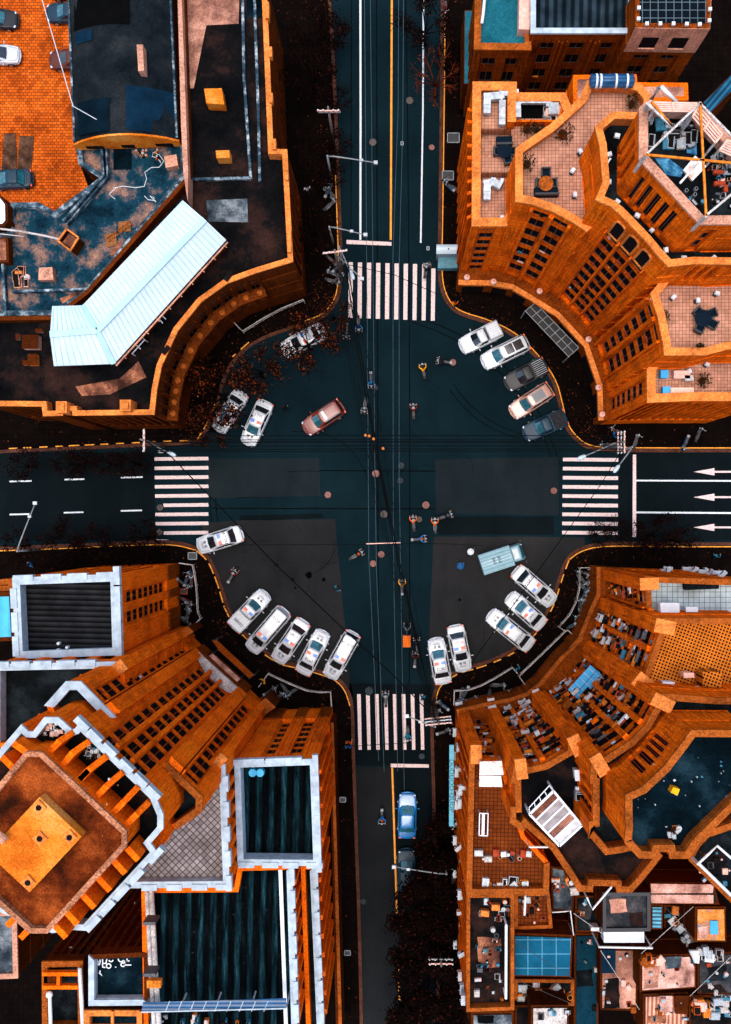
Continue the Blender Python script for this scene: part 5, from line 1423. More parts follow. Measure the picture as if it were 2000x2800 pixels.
m = MB(); m.ribbon([WT(1,1180,1105,12.9), WT(4,548,438,12.9), WT(4,72,455,12.9)], .2, 12.12, 12.8); m.build('roof_upstand', M['kerb_splash'], ter)
m = MB(); m.ribbon([WT(4,12,250,12.9), WT(4,32,610,12.9)], .2, 12.12, 12.8); m.build('roof_upstand', M['kerb_splash'], ter)
roof_patch(ter, 4, [(380,500),(520,455),(500,500),(440,545),(395,530)], 12.19, 'roof_rusty')
roof_patch(ter, 4, [(700,200),(760,130),(800,200),(790,290),(720,300)], 12.19, 'roof_rusty')
m = MB()
for pl in ([(720,1190),(780,1178),(860,1188),(915,1180),(930,1130),(918,1090),(960,1060),(1010,1058),(1040,1020),(1010,980),(970,965),(965,990),(1000,1000),(1020,1030)], [(915,1240),(940,1265),(985,1270),(975,1250),(950,1240),(990,1280)], [(735,1190),(690,1230),(730,1260)]):
    m.tube([(*WT(1,x,y,12.3),12.2) for x, y in pl], .03, 5)
m.build('cable', M['white'], ter)
box = thing('lift_box', 'rusty open topped box on the stained roof with pale pipes leading to it', 'box', (*WT(1,437,1520,13.6), 12.15))
m = MB(); c0 = WL(1, [(425,1452),(500,1508),(448,1590),(370,1528)], 14)
m.prism(c0, 12.15, 14.0, top=False); m.mi = 1; m.prism(inset([c0[0],c0[3],c0[2],c0[1]],.15), 13.4, 13.5); m.mi = 2
for a, b in zip(c0, c0[1:]+c0[:1]): m.beam((a.x,a.y,14.0),(b.x,b.y,14.0),.14)
m.build('box_shell', [M['stone_dim'], M['roof_rusty'], M['coping']], box)
pp = thing('pale_pipe', 'long pale pipe crossing the left roof towards the rusty box', 'pipe', (*WT(1,200,1480,13.6), 13.0))
m = MB(); m.tube([(*WT(1,x,y,13.8),13.5) for x, y in ((-40,1440),(130,1462),(270,1488),(375,1512))], .09, 7); m.tube([(*WT(1,x,y,13.6),13.1) for x, y in ((-40,1470),(140,1490))], .05, 6); m.build('pipe_run', M['white_dirty'], pp, True)
lad = thing('wooden_ladder', 'wooden ladder lying across brown mats on the stained roof', 'ladder', (*WT(1,760,1470,12.4), 12.2))
m = MB(); a0, b0 = WT(1,680,1520,12.5), WT(1,830,1408,12.5); d = (b0-a0).normalized(); nn = Vector((-d.y,d.x))*.16
for sgn in (1,-1): m.beam((*(a0+nn*sgn),12.36),(*(b0+nn*sgn),12.36),.06)
for k in range(9): c = a0.lerp(b0,(k+.5)/9); m.beam((*(c+nn),12.36),(*(c-nn),12.36),.04)
m.build('ladder_frame', M['coping_dim'], lad)
mt_ = thing('straw_mat', 'brown straw mats on the stained roof under the ladder', 'mat', (*WT(1,740,1480,12.3), 12.17))
for pts in ([(752,1405),(828,1400),(830,1465),(750,1470)],[(660,1490),(735,1470),(740,1550),(680,1570)]):
    m = MB(); m.prism(WL(1, pts, 12.3), 12.17, 12.25); m.build('mat_sheet', M['thatch'], mt_)
# long dark hall with rounded roof
hall = bld('long_hall', 'long dark building with rounded roof and orange gable band beside the brick courtyard', 'building', 1, 800, 400)
a, b, c, d = WT(1,415,-120,14), WT(1,458,900,14), WT(1,1132,876,14), WT(1,1086,-120,14)
m = MB(); m.prism([a,b,c,d], 0, 13.4, top=False); m.build('wall', M['stone_dim'], hall)
m = MB(); n = 10; rows = []
for (p0, p1) in ((a, d), (b, c)):
    rows.append([Vector((*p0.lerp(p1, k/n), 13.6+1.9*math.sin(math.pi*k/n)**.8)) for k in range(n+1)])
for k in range(n):
    m.quad(rows[0][k+1], rows[0][k], rows[1][k], rows[1][k+1])
for rr in (0, 1):
    lo = [Vector((v.x, v.y, 13.41)) for v in rows[rr]]
    for k in range(n): m.quad(lo[k], lo[k+1], rows[rr][k+1], rows[rr][k]) if rr else m.quad(lo[k+1], lo[k], rows[rr][k], rows[rr][k+1])
for k, s_ in ((0, 1), (n, -1)):
    lo0, lo1 = Vector((*rows[0][k].xy, 13.41)), Vector((*rows[1][k].xy, 13.41)); m.quad(lo0, lo1, rows[1][k], rows[0][k])
m.build('roof', M['roof_hall'], hall)
m = MB(); off_ = Vector((0, -.16, 0))
for k in range(n):
    v0, v1 = rows[1][k], rows[1][k+1]
    m.quad(Vector((*v0.xy, 12.5))+off_, Vector((*v1.xy, 12.5))+off_, v1+off_, v0+off_)
    m.quad(Vector((*v1.xy, 12.5)), Vector((*v0.xy, 12.5)), v0, v1)
    m.quad(v0+off_, v1+off_, v1, v0)
m.build('gable_band', M['plate'], hall)
for u in (.12,.45,.78):
    q = b.lerp(c, u+.05); m = MB(); m.box(q.x, q.y-.17, 12.7, 1.7 if u != .45 else 1.1, .06, .65, -.03); m.build('gable_window', M['dark'], hall)
m = MB(); m.ribbon([a+Vector((.15,0)), b+Vector((.15,.1))], .16, 13.42, 13.9); m.build('gutter', M['kerb_splash'], hall); m = MB(); m.ribbon([d-Vector((.15,0)), c-Vector((.15,-.1))], .16, 13.42, 13.9); m.build('gutter', M['kerb_splash'], hall)
m = MB(); m.prism(WL(1, [(868,282),(907,282),(914,448),(878,450)], 16.2), 15.0, 16.2); m.build('skylight_box', M['pink'], hall)
def hall_patch(pts, mat, dz=.12):
    m = MB(); v = []
    for x, y in pts:
        q = WT(1, x, y, 14.9); t_ = (q.x-(a.x+b.x)/2)/((d.x+c.x)/2-(a.x+b.x)/2); v.append(Vector((q.x, q.y, 13.6+1.9*math.sin(math.pi*min(1,max(0,t_)))**.8+dz)))
    return v
def hpatch(x0, y0, x1, y1, mat):
    m = MB(); nn2 = 12; g1 = hall_patch([(x0+(x1-x0)*k/nn2, y0) for k in range(nn2+1)], mat); g2 = hall_patch([(x0+(x1-x0)*k/nn2, y1) for k in range(nn2+1)], mat)
    for k in range(nn2): m.quad(g2[k], g2[k+1], g1[k+1], g1[k])
    m.build('roof_patch', M[mat], hall)
hpatch(455,-60,835,175,'black_felt'); hpatch(815,560,1100,840,'navy_felt'); hpatch(480,640,710,850,'navy_felt2'); hpatch(465,190,590,265,'navy_felt')
# pinkish wall strip between hall and right roof
m = MB(); m.prism(WL(1, [(1125,-120),(1150,-120),(1195,1110),(1192,1275),(1165,1100),(1150,800)], 14.2), 10, 14.2)
ws = m.build('party_wall', M['pink'], loc=tuple(WT(1,1150,500,14.2))+(0,)); tag(ws, 'narrow pinkish party wall between the long hall and the brown roof', 'wall')
# white metal shed with bent ridge
shed = bld('white_shed', 'bright white ribbed metal roof with a bend, standing on the curved building', 'shed', 4, 700, 600)
hr, he = 16.6, 15.2
RI = [WT(4,1300,0,hr), WT(4,620,705,hr), WT(4,318,730,hr)]
N_ = [WT(4,1160,-122,he), WT(4,525,545,he), WT(4,332,550,he)]
S_ = [WT(4,1436,130,he), WT(4,725,916,he), WT(4,343,930,he)]
m = MB()
def up(v, z): return Vector((v.x, v.y, z))
for i in (0, 1):
    m.mi = i
    for k, (ed) in enumerate((N_, S_)):
        A1, A2, B1_, B2_ = up(RI[i], hr), up(RI[i+1], hr), up(ed[i], he), up(ed[i+1], he)
        f = (A1, A2, B2_, B1_) if k == 0 else (A2, A1, B1_, B2_)
        m.quad(*f); dz = Vector((0,0,-.12)); m.quad(*[v+dz for v in reversed(f)])
        m.quad(B1_, B2_, B2_+dz, B1_+dz)
    
m.mi = 0
m.build('roof', [M['shed_a'], M['shed_b']], shed)
m = MB()
for i in (0, 1): m.beam(up(RI[i], hr+.05), up(RI[i+1], hr+.05), .5, .06)
m.beam(up(RI[1],hr+.07), up(N_[1],he+.06), .4, .05); m.beam(up(RI[1],hr+.07), up(S_[1],he+.06), .4, .05)
m.build('ridge_cap', M['white_teal'], shed)
m = MB()
for k in range(int((RI[0]-RI[1]).length/.42)):
    L_ = (RI[0]-RI[1]).length; u = (k+.5)*.42/L_
    if u > .99: break
    r_ = up(RI[0], hr+.03).lerp(up(RI[1], hr+.03), u)
    for ed in (N_, S_):
        e_ = up(ed[0], he+.03).lerp(up(ed[1], he+.03), u); m.beam(r_, e_, .05, .04)
for k in range(int((RI[2]-RI[1]).length/.42)):
    L_ = (RI[2]-RI[1]).length; u = (k+.5)*.42/L_
    if u > .97: break
    r_ = up(RI[2], hr+.03).lerp(up(RI[1], hr+.03), u)
    for ed in (N_, S_):
        e_ = up(ed[2], he+.03).lerp(up(ed[1], he+.03), u); m.beam(r_, e_, .05, .04)
m.build('rib', M['white_teal'], shed)
m = MB(); wl = [up(S_[0],0), up(S_[1],0), up(S_[2],0)]
m.prism([S_[0]+Vector((-.3,.2)), S_[1]+Vector((-.2,.5)), S_[2]+Vector((.4,.4)), N_[2]+Vector((.4,-.3)), N_[1]+Vector((.2,-.3)), N_[0]+Vector((.1,-.5))], 12.1, 14.9, top=False); m.build('wall', M['stone_dim'], shed)
m = MB()
for k in range(10):
    q = S_[0].lerp(S_[1], (k+.3)/10); dd = (RI[0]-S_[0]).normalized()*-.35; m.beam((q.x,q.y,14.9),(q.x+dd.x,q.y+dd.y,14.85),.07)
m.beam(up(S_[0],14.95)+Vector((.1,-.12,0)), up(S_[1],14.95)+Vector((.1,-.12,0)), .12); m.build('gutter', M['pink'], shed)
fr = thing('metal_trestle', 'two small white metal frames fixed to the eaves of the white shed', 'frame', (*WT(4,880,790,13), 12.16))
m = MB()
for pl in ([(835,850),(915,760),(900,745)], [(870,800),(890,820)], [(1005,625),(1030,655)], [(1025,605),(1050,630)]):
    m.tube([(*WT(4,x,y,13.5),13.3) for x, y in pl], .05, 5)
for x, y in ((835,850),(915,760)): q = WT(4,x,y,13.5); m.tube([(q.x,q.y,12.2),(q.x,q.y,13.3)], .04, 5)
m.build('frame_bars', M['white'], fr)

for k, (pts, lb) in enumerate((([(25,850),(95,840),(110,1010),(100,1105),(10,1100)], 'left'), ([(122,862),(215,865),(205,1010),(190,1112),(110,1105)], 'right'))):
    m = MB(); m.prism(WL(1, pts, .3), .184, .26); tag(m.build('ground_sheet', M['brown_sheet'], loc=(*WT(1,*pts[0],.2),.184)), 'brown weathered sheet lying on the orange courtyard, %s one' % lb, 'sheet')
tree_ = None
lw = bld('white_wall_house', 'house with a bright white wall top at the left edge below the courtyard', 'building', 1, 0, 1350)
block(lw, WL(1, [(-100,1200),(-10,1225),(42,1290),(45,1400),(20,1430),(-100,1430)], 14), 14, wall='stone_dim', cope='white', deck='white', ph=.1, pw=.2, d=.15)
block(lw, WL(1, [(-100,1500),(45,1500),(50,1660),(-100,1660)], 13.5), 13.5, wall='stone_dim', cope='coping_dim', deck='roof_rusty', ph=.2, pw=.2, d=.15)
# ================================================================ building at the top right
M['streak'] = striped('streaked_roof', (.004,.008,.012), (.02,.035,.045), .7, 'X', .02, 'SIN', .8, 0, .8)
M['dotted'] = tiles('dotted_dark_roof', (.003,.006,.009), (.10,.14,.16), .62, 0, .04, .2)
M['teal_deck'] = roofing('teal_deck', (.006,.07,.095), (.010,.10,.13), (.02,.15,.19), .3)
F = dict(frame='frame', clut=.05)
up1 = bld('ornate_block', 'orange block with dark streaked roof at the top right, behind the hotel', 'building', 3, 700, 300)
block(up1, WL(3, [(440,-90),(440,192),(1042,192),(1052,-90)], 16), 16, wall='stone_mid', cope='coping_white', deck='streak', ph=.6, pw=.2, specs={1: dict(F, cols=cols(3,.02,.98,.5), rows=4, z0=3, z1=14.2, pil=[(.32,.345),(.66,.685)])})  # wall colour darkened to stand for the narrow alley's shade
for u in (.25,.5,.75):
    pass
m = MB(); c0 = WL(3, [(735,262),(870,262)], 15); cx = (c0[0]+c0[1])/2
pts = [Vector((cx.x+1.2*math.cos(R(a)), cx.y-.02-.0, 12.6+1.0*math.sin(R(a)))) for a in range(0, 181, 20)]
up2 = bld('white_topped_block', 'block with white upper wall, two wide windows and a dark dotted roof, top right', 'building', 3, 1280, 250)
block(up2, WL(3, [(1060,-90),(1060,152),(1502,158),(1512,-90)], 19), 19, wall='stone_mid', cope='black', deck='dotted', ph=.25, pw=.35, specs={1: dict(F, cols=[(.16,.40),(.57,.82)], rows=4, z0=3.0, z1=14.0, win=.45)})
P_ = WL(3, [(1060,152),(1502,158),(1512,-90),(1060,-90)], 19)
m = MB(); q = inset(P_ if True else P_, -.03)
A, Bq = P_[0], P_[1]
m.prism([A+Vector((0,-.05)), A+Vector((0,.003)), Bq+Vector((0,.003)), Bq+Vector((.05,-.05))], 14.6, 18.7)
m.prism([Bq+Vector((.05,-.05)), Bq+Vector((.0,.004)), P_[2]+Vector((0,0)), P_[2]+Vector((.05,0))], 14.6, 18.7); m.build('white_wall', M['pink'], up2)
for u in (.17,.58): 
    a, b = A.lerp(Bq, u), A.lerp(Bq, u+.22); m = MB(); m.prism([a+Vector((0,-.055)), b+Vector((0,-.055)), b+Vector((0,-.10)), a+Vector((0,-.10))], 15.5, 17.2); m.mi = 1
    m.beam((*(a+Vector((0,-.13))),15.4),(*(b+Vector((0,-.13))),15.4),.14,.14); m.build('window', [M['dark'], M['pink']], up2)
for (x, y) in ((1080,40),(1078,105),(1128,134),(1207,134),(1285,134),(1364,136),(1441,138),(1498,115),(1502,48)):
    c = WT(3, x, y, 19.3); o = MB().box(0,0,0,.26,.26,.22); o.box(0,0,.221,.16,.16,.05)
    tag(o.build('roof_lantern', M['white'], world=False, loc=(c.x, c.y, 19.003)), 'white square lantern on the rim of the dotted dark roof', 'lantern', 'lanterns round the dotted roof')
up3 = bld('teal_roof_wing', 'orange wing with smooth teal roof at the top right beside the upper road', 'building', 3, 250, 350)
block(up3, WL(3, [(112,-90),(105,288),(437,292),(437,-90)], 14.5), 14.5, wall='stone_mid', cope='coping_dim', deck='teal_deck', ph=.7, pw=.5, specs={1: dict(F, cols=cols(2,.03,.97,.4), rows=3, z0=3, z1=12.8), 0: dict(F, cols=cols(4,.03,.97,.4), rows=3, z0=3, z1=12.8)})  # alley shade put into this wall colour as well
m = MB(); m.prism(WL(3, [(372,-90),(437,-90),(430,175),(366,172)], 15.2), 13.9, 15.2); m.build('roof_hatch', M['clut_pink'], up3)
m = MB(); m.tube([(*WT(3,170,-60,15.4),15.0), (*WT(3,158,70,15.4),15.0), (*WT(3,150,125,15.4),15.0)], .13, 7); m.build('roof_pipe', M['white'], up3, True)
tw = bld('terrace_edge', 'low teal terrace edge with thin white rim in front of the teal roofed wing', 'building', 3, 60, 300)
block(tw, WL(3, [(45,52),(98,52),(96,440),(470,440),(470,478),(40,492)], 6), 6, wall='stone_dim', cope='coping_white', deck='teal_deck', ph=.3, pw=.08, d=.08, cope_edges=[0,4,5])
sg = bld('blue_roof_lean_to', 'slanting dark blue sheet roof at the right edge behind the hotel', 'building', 3, 1560, 550)
block(sg, WL(3, [(1455,605),(1700,360),(1720,450),(1500,672)], 12), 12, wall='stone_dim', cope='pink', deck='navy_ribs', ph=.12, pw=.1, d=.08)
bh = bld('backyard_house', 'pinkish low roof behind the hotel with a small blue tank', 'building', 3, 900, 480)
block(bh, WL(3, [(690,436),(1068,432),(1072,480),(1372,482),(1376,585),(1100,600),(690,600)], 17), 17, wall='stone', cope='coping', deck='roof_pinkstain', ph=.3, pw=.12)
tk = thing('roof_tank', 'blue and white cylindrical water tank lying on the low roof behind the hotel', 'tank', (*WT(3,918,478,25.6), 25.0))
c = WT(3,918,478,25.6)
m = MB(); m.tube([(-1.6,0,.55),(-1.5,0,.55),(1.5,0,.55),(1.6,0,.55)], [.3,.48,.48,.3], 14); m.build('tank_body', M['blue_glass_roof'], tk, True, world=False)
m = MB()
for x in (-1.2,-.9,.2,1.0): m.tube([(x,0,.55),(x+.14,0,.55)], .50, 14)
m.build('tank_band', M['white'], tk, world=False)
m = MB()
for x in (-1,1): m.box(x,0,0,.15,.8,.3)
m.build('tank_stand', M['metal'], tk, world=False)
# ================================================================ patchwork of small houses, lower right
M['roof_teal2'] = roofing('smooth_teal_roof', (.002,.018,.03), (.003,.024,.038), (.006,.034,.052), .3)
M['blue_grid'] = tiles('blue_panel_roof', (.006,.085,.15), (.10,.28,.38), 1.15, 0, .022, .3)
M['pink_sheet'] = roofing('pink_sheet', (.16,.07,.05), (.45,.23,.17), (.72,.42,.34), .5)
M['pink_ribs'] = striped('pink_ribbed_sheet', (.30,.10,.05), (.75,.36,.24), .35, 'X', .03, 'SIN', .7, 0, .5)
M['pink_roof'] = roofing('pink_stained', (.10,.04,.025), (.28,.12,.08), (.62,.30,.20), .28)
M['blue_ribs'] = striped('blue_ribbed_sheet', (.01,.06,.09), (.08,.35,.48), .32, 'Y', .03, 'SIN', .6, 0, .6)
M['mottled'] = roofing('orange_blue_sheet', (.02,.18,.30), (.55,.18,.02), (.75,.33,.14), .55)
small = [
 ('left_row_house', 'dark roofed row house beside the lower road wall', [(62,752),(335,752),(335,1430),(60,1440)], 19, 'roof_brown', 'stone', 'coping_dim', .9),
 ('tiled_terrace_house', 'small house with brown tiled roof terrace above the blue panel roof', [(345,742),(545,742),(562,945),(345,955)], 15, 'tile_brown', 'stone_dim', 'coping_dim', .5),
 ('blue_panel_house', 'house with dark blue roof divided by pale seams', [(332,982),(690,996),(678,1246),(330,1240)], 16, 'blue_grid', 'stone_dim', 'metal', .1),
 ('grey_shed', 'grey roofed shed right of the brown terrace', [(556,585),(640,600),(700,742),(690,860),(565,850)], 12, 'roof_stain2', 'stone_dim', 'metal', .3),
 ('alley_roof', 'long smooth teal flat roof running down to the bottom edge', [(697,985),(840,985),(840,1600),(695,1600)], 10, 'roof_teal2', 'stone_dim', 'metal_dark', .1),
 ('dark_step_roof', 'dark flat roof above the smooth teal roof', [(702,762),(862,762),(862,978),(702,980)], 11, 'roof_dark', 'stone_dim', 'metal', .3),
 ('grey_square_house', 'house with square charcoal roof left of the two pink sheet strips', [(868,742),(1142,742),(1142,962),(868,966)], 15, 'roof_stain3', 'stone_dim', 'black', .35),
 ('striped_sheet_house', 'house with two ragged pink sheet strips on the roof', [(1146,680),(1524,684),(1560,815),(1146,808)], 14, 'roof_dark', 'stone_dim', 'metal_dark', .2),
 ('blue_rib_lean_to', 'small lean to with pale blue ribbed sheet', [(1146,813),(1226,813),(1222,962),(1146,962)], 13.5, 'blue_ribs', 'stone_dim', 'metal', .1),
 ('dark_yard_roof', 'dark cluttered roof between blue ribbed sheet and the mottled orange roof', [(1230,815),(1408,818),(1408,1050),(1230,1060)], 9, 'roof_dark', 'stone_dim', 'metal_dark', .2),
 ('mottled_roof_house', 'house with mottled orange and blue sheet roof at the right edge', [(1414,826),(1596,826),(1600,1036),(1412,1034)], 14, 'mottled', 'stone_dim', 'pink', .12),
 ('pink_stain_house', 'house whose roof is stained pink on one side', [(852,1078),(1080,1076),(1072,1446),(852,1440)], 12, 'pink_roof', 'stone_dim', 'metal_dark', .3),
 ('pink_flat_house', 'house with a broad pink patched roof near the right edge', [(1086,1112),(1386,1108),(1420,1180),(1420,1308),(1086,1332)], 14.5, 'pink_sheet', 'stone_dim', 'metal', .12),
 ('pink_rib_house', 'house with pink ribbed roof at the bottom edge', [(1106,1345),(1372,1336),(1372,1600),(1106,1600)], 13.5, 'pink_ribs', 'stone_dim', 'metal', .1),
 ('grey_corner_house', 'house with wide dark grey roof at the lower right corner', [(1426,1120),(1700,1085),(1700,1350),(1430,1345)], 12, 'roof_stain3', 'stone_dim', 'metal', .2),
 ('brown_crate_roof', 'brown roof piled with orange crates', [(1378,1352),(1700,1356),(1700,1600),(1378,1600)], 11, 'roof_brown', 'stone_dim', 'metal', .2),
 ('dark_well_house', 'dark roof with hanging clutter below the blue panel roof', [(345,1255),(690,1258),(690,1405),(345,1405)], 11, 'roof_dark', 'stone_dim', 'coping_dim', .5),
 ('white_sheet_house', 'white sheeted roof at the bottom edge', [(440,1412),(664,1410),(664,1600),(440,1600)], 14, 'white_dirty', 'stone_dim', 'metal', .1),
 ('brown_side_house', 'brown house with narrow roof beside the white sheeted roof', [(345,1412),(434,1412),(434,1600),(345,1600)], 12, 'roof_brown', 'stone_dim', 'coping_dim', .3),
 ('corner_sheet_house', 'grey sheet roof at the bottom beside the lower road wall', [(85,1452),(338,1448),(338,1600),(85,1600)], 17, 'roof_stain2', 'stone_dim', 'pink', .1),
 ('diagonal_rim_house', 'house with diagonal orange rim and white pipes right of the mansion', [(1376,545),(1428,452),(1700,180),(1900,400),(1900,980),(1630,800)], 20, 'roof_dark', 'stone', 'coping_dim', .8),
]
M['roof_stain3'] = roofing('charcoal_roof', (.010,.012,.014), (.026,.028,.031), (.07,.062,.062), .6)
M['navy_ribs'] = striped('navy_ribbed', (.006,.04,.08), (.02,.12,.20), .4, 'X', .7, 'SIN', .7, 0, .6)
SM = {}
for nm, lb, pts, h, dk, wl, cp, ph in small:
    cx = sum(p[0] for p in pts)/len(pts); cy = sum(p[1] for p in pts)/len(pts)
    r_ = bld(nm, lb, 'building', 12, cx, cy)
    sp = {}
    if nm == 'left_row_house': sp = {3: dict(cols=cols(9,.03,.97,.35), rows=5, z0=4, z1=17.5, win=.55, clut=.3, frame='clut_red')}
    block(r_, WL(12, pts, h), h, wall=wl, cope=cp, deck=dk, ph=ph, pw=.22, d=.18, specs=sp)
    SM[nm] = r_
def sheet(t, pts, z, th, name, label, mat, cat='roof sheet', parent=None):
    m = MB(); m.prism(WL(t, pts, z), z-th, z)
    c = WT(t, *pts[0], z)
    if parent: return m.build(name, M[mat], parent)
    return tag(m.build(name, M[mat], loc=(c.x, c.y, z-th)), label, cat)
sheet(12, [(1148,686),(1520,690),(1516,740),(1150,742)], 14.1, .12, 'roof_strip', '', 'pink_sheet', parent=SM['striped_sheet_house'])
sheet(12, [(1148,750),(1518,752),(1518,802),(1150,800)], 14.1, .12, 'roof_strip', '', 'pink_sheet', parent=SM['striped_sheet_house'])
sheet(12, [(868,972),(1108,970),(1110,1034),(870,1034)], 13.5, 1.2, 'white_awning', '', 'white', parent=SM['grey_square_house'])
sheet(12, [(856,1076),(940,1078),(938,1214),(858,1216)], 11.95, .1, 'roof_patch', '', 'navy_felt', parent=SM['pink_stain_house'])
sheet(12, [(1500,905),(1545,905),(1548,985),(1500,985)], 14.1, .08, 'roof_patch', '', 'blue_flat', parent=SM['mottled_roof_house'])
sheet(12, [(1118,1348),(1200,1350),(1276,1350),(1276,1444),(1200,1444),(1200,1350)], 13.7, .08, 'roof_patch', '', 'pink_sheet', parent=SM['pink_rib_house'])
sheet(12, [(1290,1350),(1372,1348),(1368,1460),(1292,1455)], 13.75, .3, 'roof_patch', '', 'stone_dim', parent=SM['pink_rib_house'])
sheet(12, [(795,945),(842,945),(842,966),(795,966)], 12.5, 1, 'white_hood', '', 'white', parent=SM['dark_step_roof'])
# white steel lines: beams and pipes over the small roofs
def pipe(t, pl, z, r, label, mat='white', name='steel_pipe', cat='pipe', zb=None):
    pts = [(*WT(t,x,y,z), z) for x, y in pl]; o = Vector((pts[0][0], pts[0][1], 0))
    m = MB(); m.tube(pts, r, 6)
    for p in (pts[0], pts[-1]):
        if zb is not None: m.tube([(p[0], p[1], zb), (p[0], p[1], z)], r*.8, 5)
    return tag(m.build(name, M[mat], loc=tuple(o)), label, cat)
pipe(12, [(842,1060),(1156,1066)], 15, .09, 'long white pipe above the pink stained roof', zb=12)
pipe(12, [(770,768),(802,838),(915,704)], 16, .09, 'white V shaped pipe above the dark step roof', zb=11)
pipe(12, [(1425,570),(1490,510),(1540,460),(1700,600)], 21.5, .10, 'white pipe zigzag on the diagonal rim house, upper one', zb=19.3)
pipe(12, [(1425,560),(1620,750),(1700,820)], 21.2, .12, 'white pipe along the diagonal rim of the right house', zb=19.3)
pipe(12, [(1425,440),(1624,250),(1700,170)], 21.5, .07, 'thin white pipe parallel to the tower rim at the right edge', zb=19.3)
pipe(12, [(292,930),(290,1365)], 20, .11, 'long white drain pipe lying on the row house roof', zb=18.2)
pipe(12, [(405,760),(400,870)], 16.5, .10, 'short white pipe on the brown terrace wall', zb=14.6)
pipe(12, [(565,855),(640,850),(672,845),(690,990)], 14, .05, 'thin white bent pipe right of the brown terrace', zb=11.5)
pipe(12, [(430,468),(540,468)], 21.5, .08, 'white pipe at the top of the mansion terrace', zb=19.1)
for (x, y, z) in ((318,925,20.2),(312,1118,20.2),(300,1120,20.2)):
    pass
# clutter on the small roofs
def scatter(t, x0, y0, x1, y1, z, n, label, group, pal, name='roof_box', cat='box', smin=.25, smax=.8, hmax=.6, seed=1):
    r = random.Random(seed); src = {}
    for k in range(n):
        x, y = r.uniform(x0, x1), r.uniform(y0, y1); mt = r.choice(pal); v = r.randrange(3)
        key = (mt, v)
        if key not in src:
            m = MB(); a, b, hh = r.uniform(smin, smax), r.uniform(smin, smax), r.uniform(.15, hmax)
            if v == 2: m.cyl(0, 0, 0, hh, a*.4, a*.34, 10); m.mi = 1; m.cyl(0, 0, hh+.001, hh+.02, a*.26, n=10)
            else:
                m.box(0, 0, 0, a, b, hh); m.mi = 1; m.box(0, 0, hh+.001, a*.86, b*.86, .04)
                m.mi = 0; m.box(a*.3, 0, hh+.05, .05, b*.8, .05)
            o = m.build(name, [M[mt], M[r.choice(['dark', mt, 'metal'])]]); src[key] = o
        else: o = src[key].copy(); COL.objects.link(o)
        c = WT(t, x, y, z); o.location = (c.x, c.y, z+.003+.004*k % .02); o.rotation_euler = (0, 0, r.choice([0, 0, .1, -.1, .7, 1.57]))
        tag(o, label, cat, group)
PAL = ['white','white_dirty','clut_pink','clut_orange','coping','metal','clut_blue','clut_red','black']
scatter(12, 1240,830,1400,1040, 8.85, 26, 'small box or bucket on the dark cluttered roof left of the mottled orange sheet', 'things on the dark cluttered roof', PAL, seed=3)
scatter(12, 1390,1365,1490,1455, 10.85, 18, 'orange brown crate piled on the crate roof near the lower right corner', 'crates on the crate roof', ['coping','clut_orange','stone','clut_pink'], name='crate', cat='crate', smin=.4, smax=1.0, seed=4)
scatter(12, 1495,1345,1620,1455, 10.85, 22, 'small pale item on the lower right corner roof beside the crates', 'items beside the crates', ['white','metal','white_dirty','clut_blue'], seed=5)
scatter(12, 365,1270,680,1395, 10.55, 26, 'small item in the dark well below the blue panel roof', 'items in the dark well', PAL, seed=6)
scatter(12, 130,770,325,960, 18.15, 16, 'small item on the upper part of the dark row house roof', 'items on the row house roof', PAL+['dark','clut_red'], seed=7)
scatter(12, 100,490,420,530, 19.05, 14, 'small item on the north end of the brown tiled mansion terrace', 'items on the mansion terrace', PAL, seed=8)
scatter(12, 120,665,420,700, 19.05, 12, 'small item along the south rim of the brown tiled mansion terrace', 'items along the terrace rim', ['white','coping','clut_orange','metal'], seed=9)
scatter(12, 1390,1070,1560,1125, 13, 16, 'pale appliance on the roof edge above the wide grey roof', 'appliances on the roof edge', ['white','white_dirty','metal'], name='appliance', cat='appliance', smin=.4, seed=10)
scatter(12, 1090,1095,1220,1160, 14.5, 10, 'brown box on the corner of the pink patched roof', 'boxes on the pink patched roof', ['coping_dim','stone','clut_pink'], seed=12)
scatter(12, 560,600,690,740, 11.75, 10, 'small item on the grey shed roof', 'items on the grey shed', PAL, seed=13)
scatter(12, 720,130,760,230, 25, 8, 'white appliance in the gap between the mansion inner walls', 'appliances between the mansion walls', ['white','metal','white'], name='appliance', cat='appliance', smin=.4, hmax=.9, seed=14)
scatter(1, 860,920,1020,1010, 12.13, 22, 'small rusty item scattered below the gable of the long hall', 'litter below the gable', ['coping','clut_red','metal','clut_orange','dark'], name='litter', cat='litter', smin=.1, smax=.3, hmax=.25, seed=15)
scatter(4, 80,330,180,480, 12.15, 9, 'pink board lying on the stained roof by the left edge', 'boards on the stained roof', ['clut_pink','pink','coping'], name='board', cat='board', smin=.3, smax=.9, hmax=.2, seed=16)
scatter(13, 470,1040,720,1180, 36.95, 40, 'crumpled white litter in the small white walled roof nook', 'litter in the white walled nook', ['white_dirty','clut_pink','white','dark'], name='litter', cat='litter', smin=.12, smax=.35, hmax=.2, seed=17)
scatter(13, 900,1280,1100,1450, 37.0, 40, 'scrap lying on the roof walk behind the white parapet', 'scraps behind the white parapet', ['metal','white_dirty','dark','clut_blue'], name='scrap', cat='scrap', smin=.1, smax=.3, hmax=.15, seed=18)
scatter(16, 420,1520,1600,1600, 20.86, 14, 'small item below the blue glass canopy at the bottom edge', 'items below the blue canopy', ['clut_blue','clut_orange','metal','coping','dark'], smax=.45, seed=19)
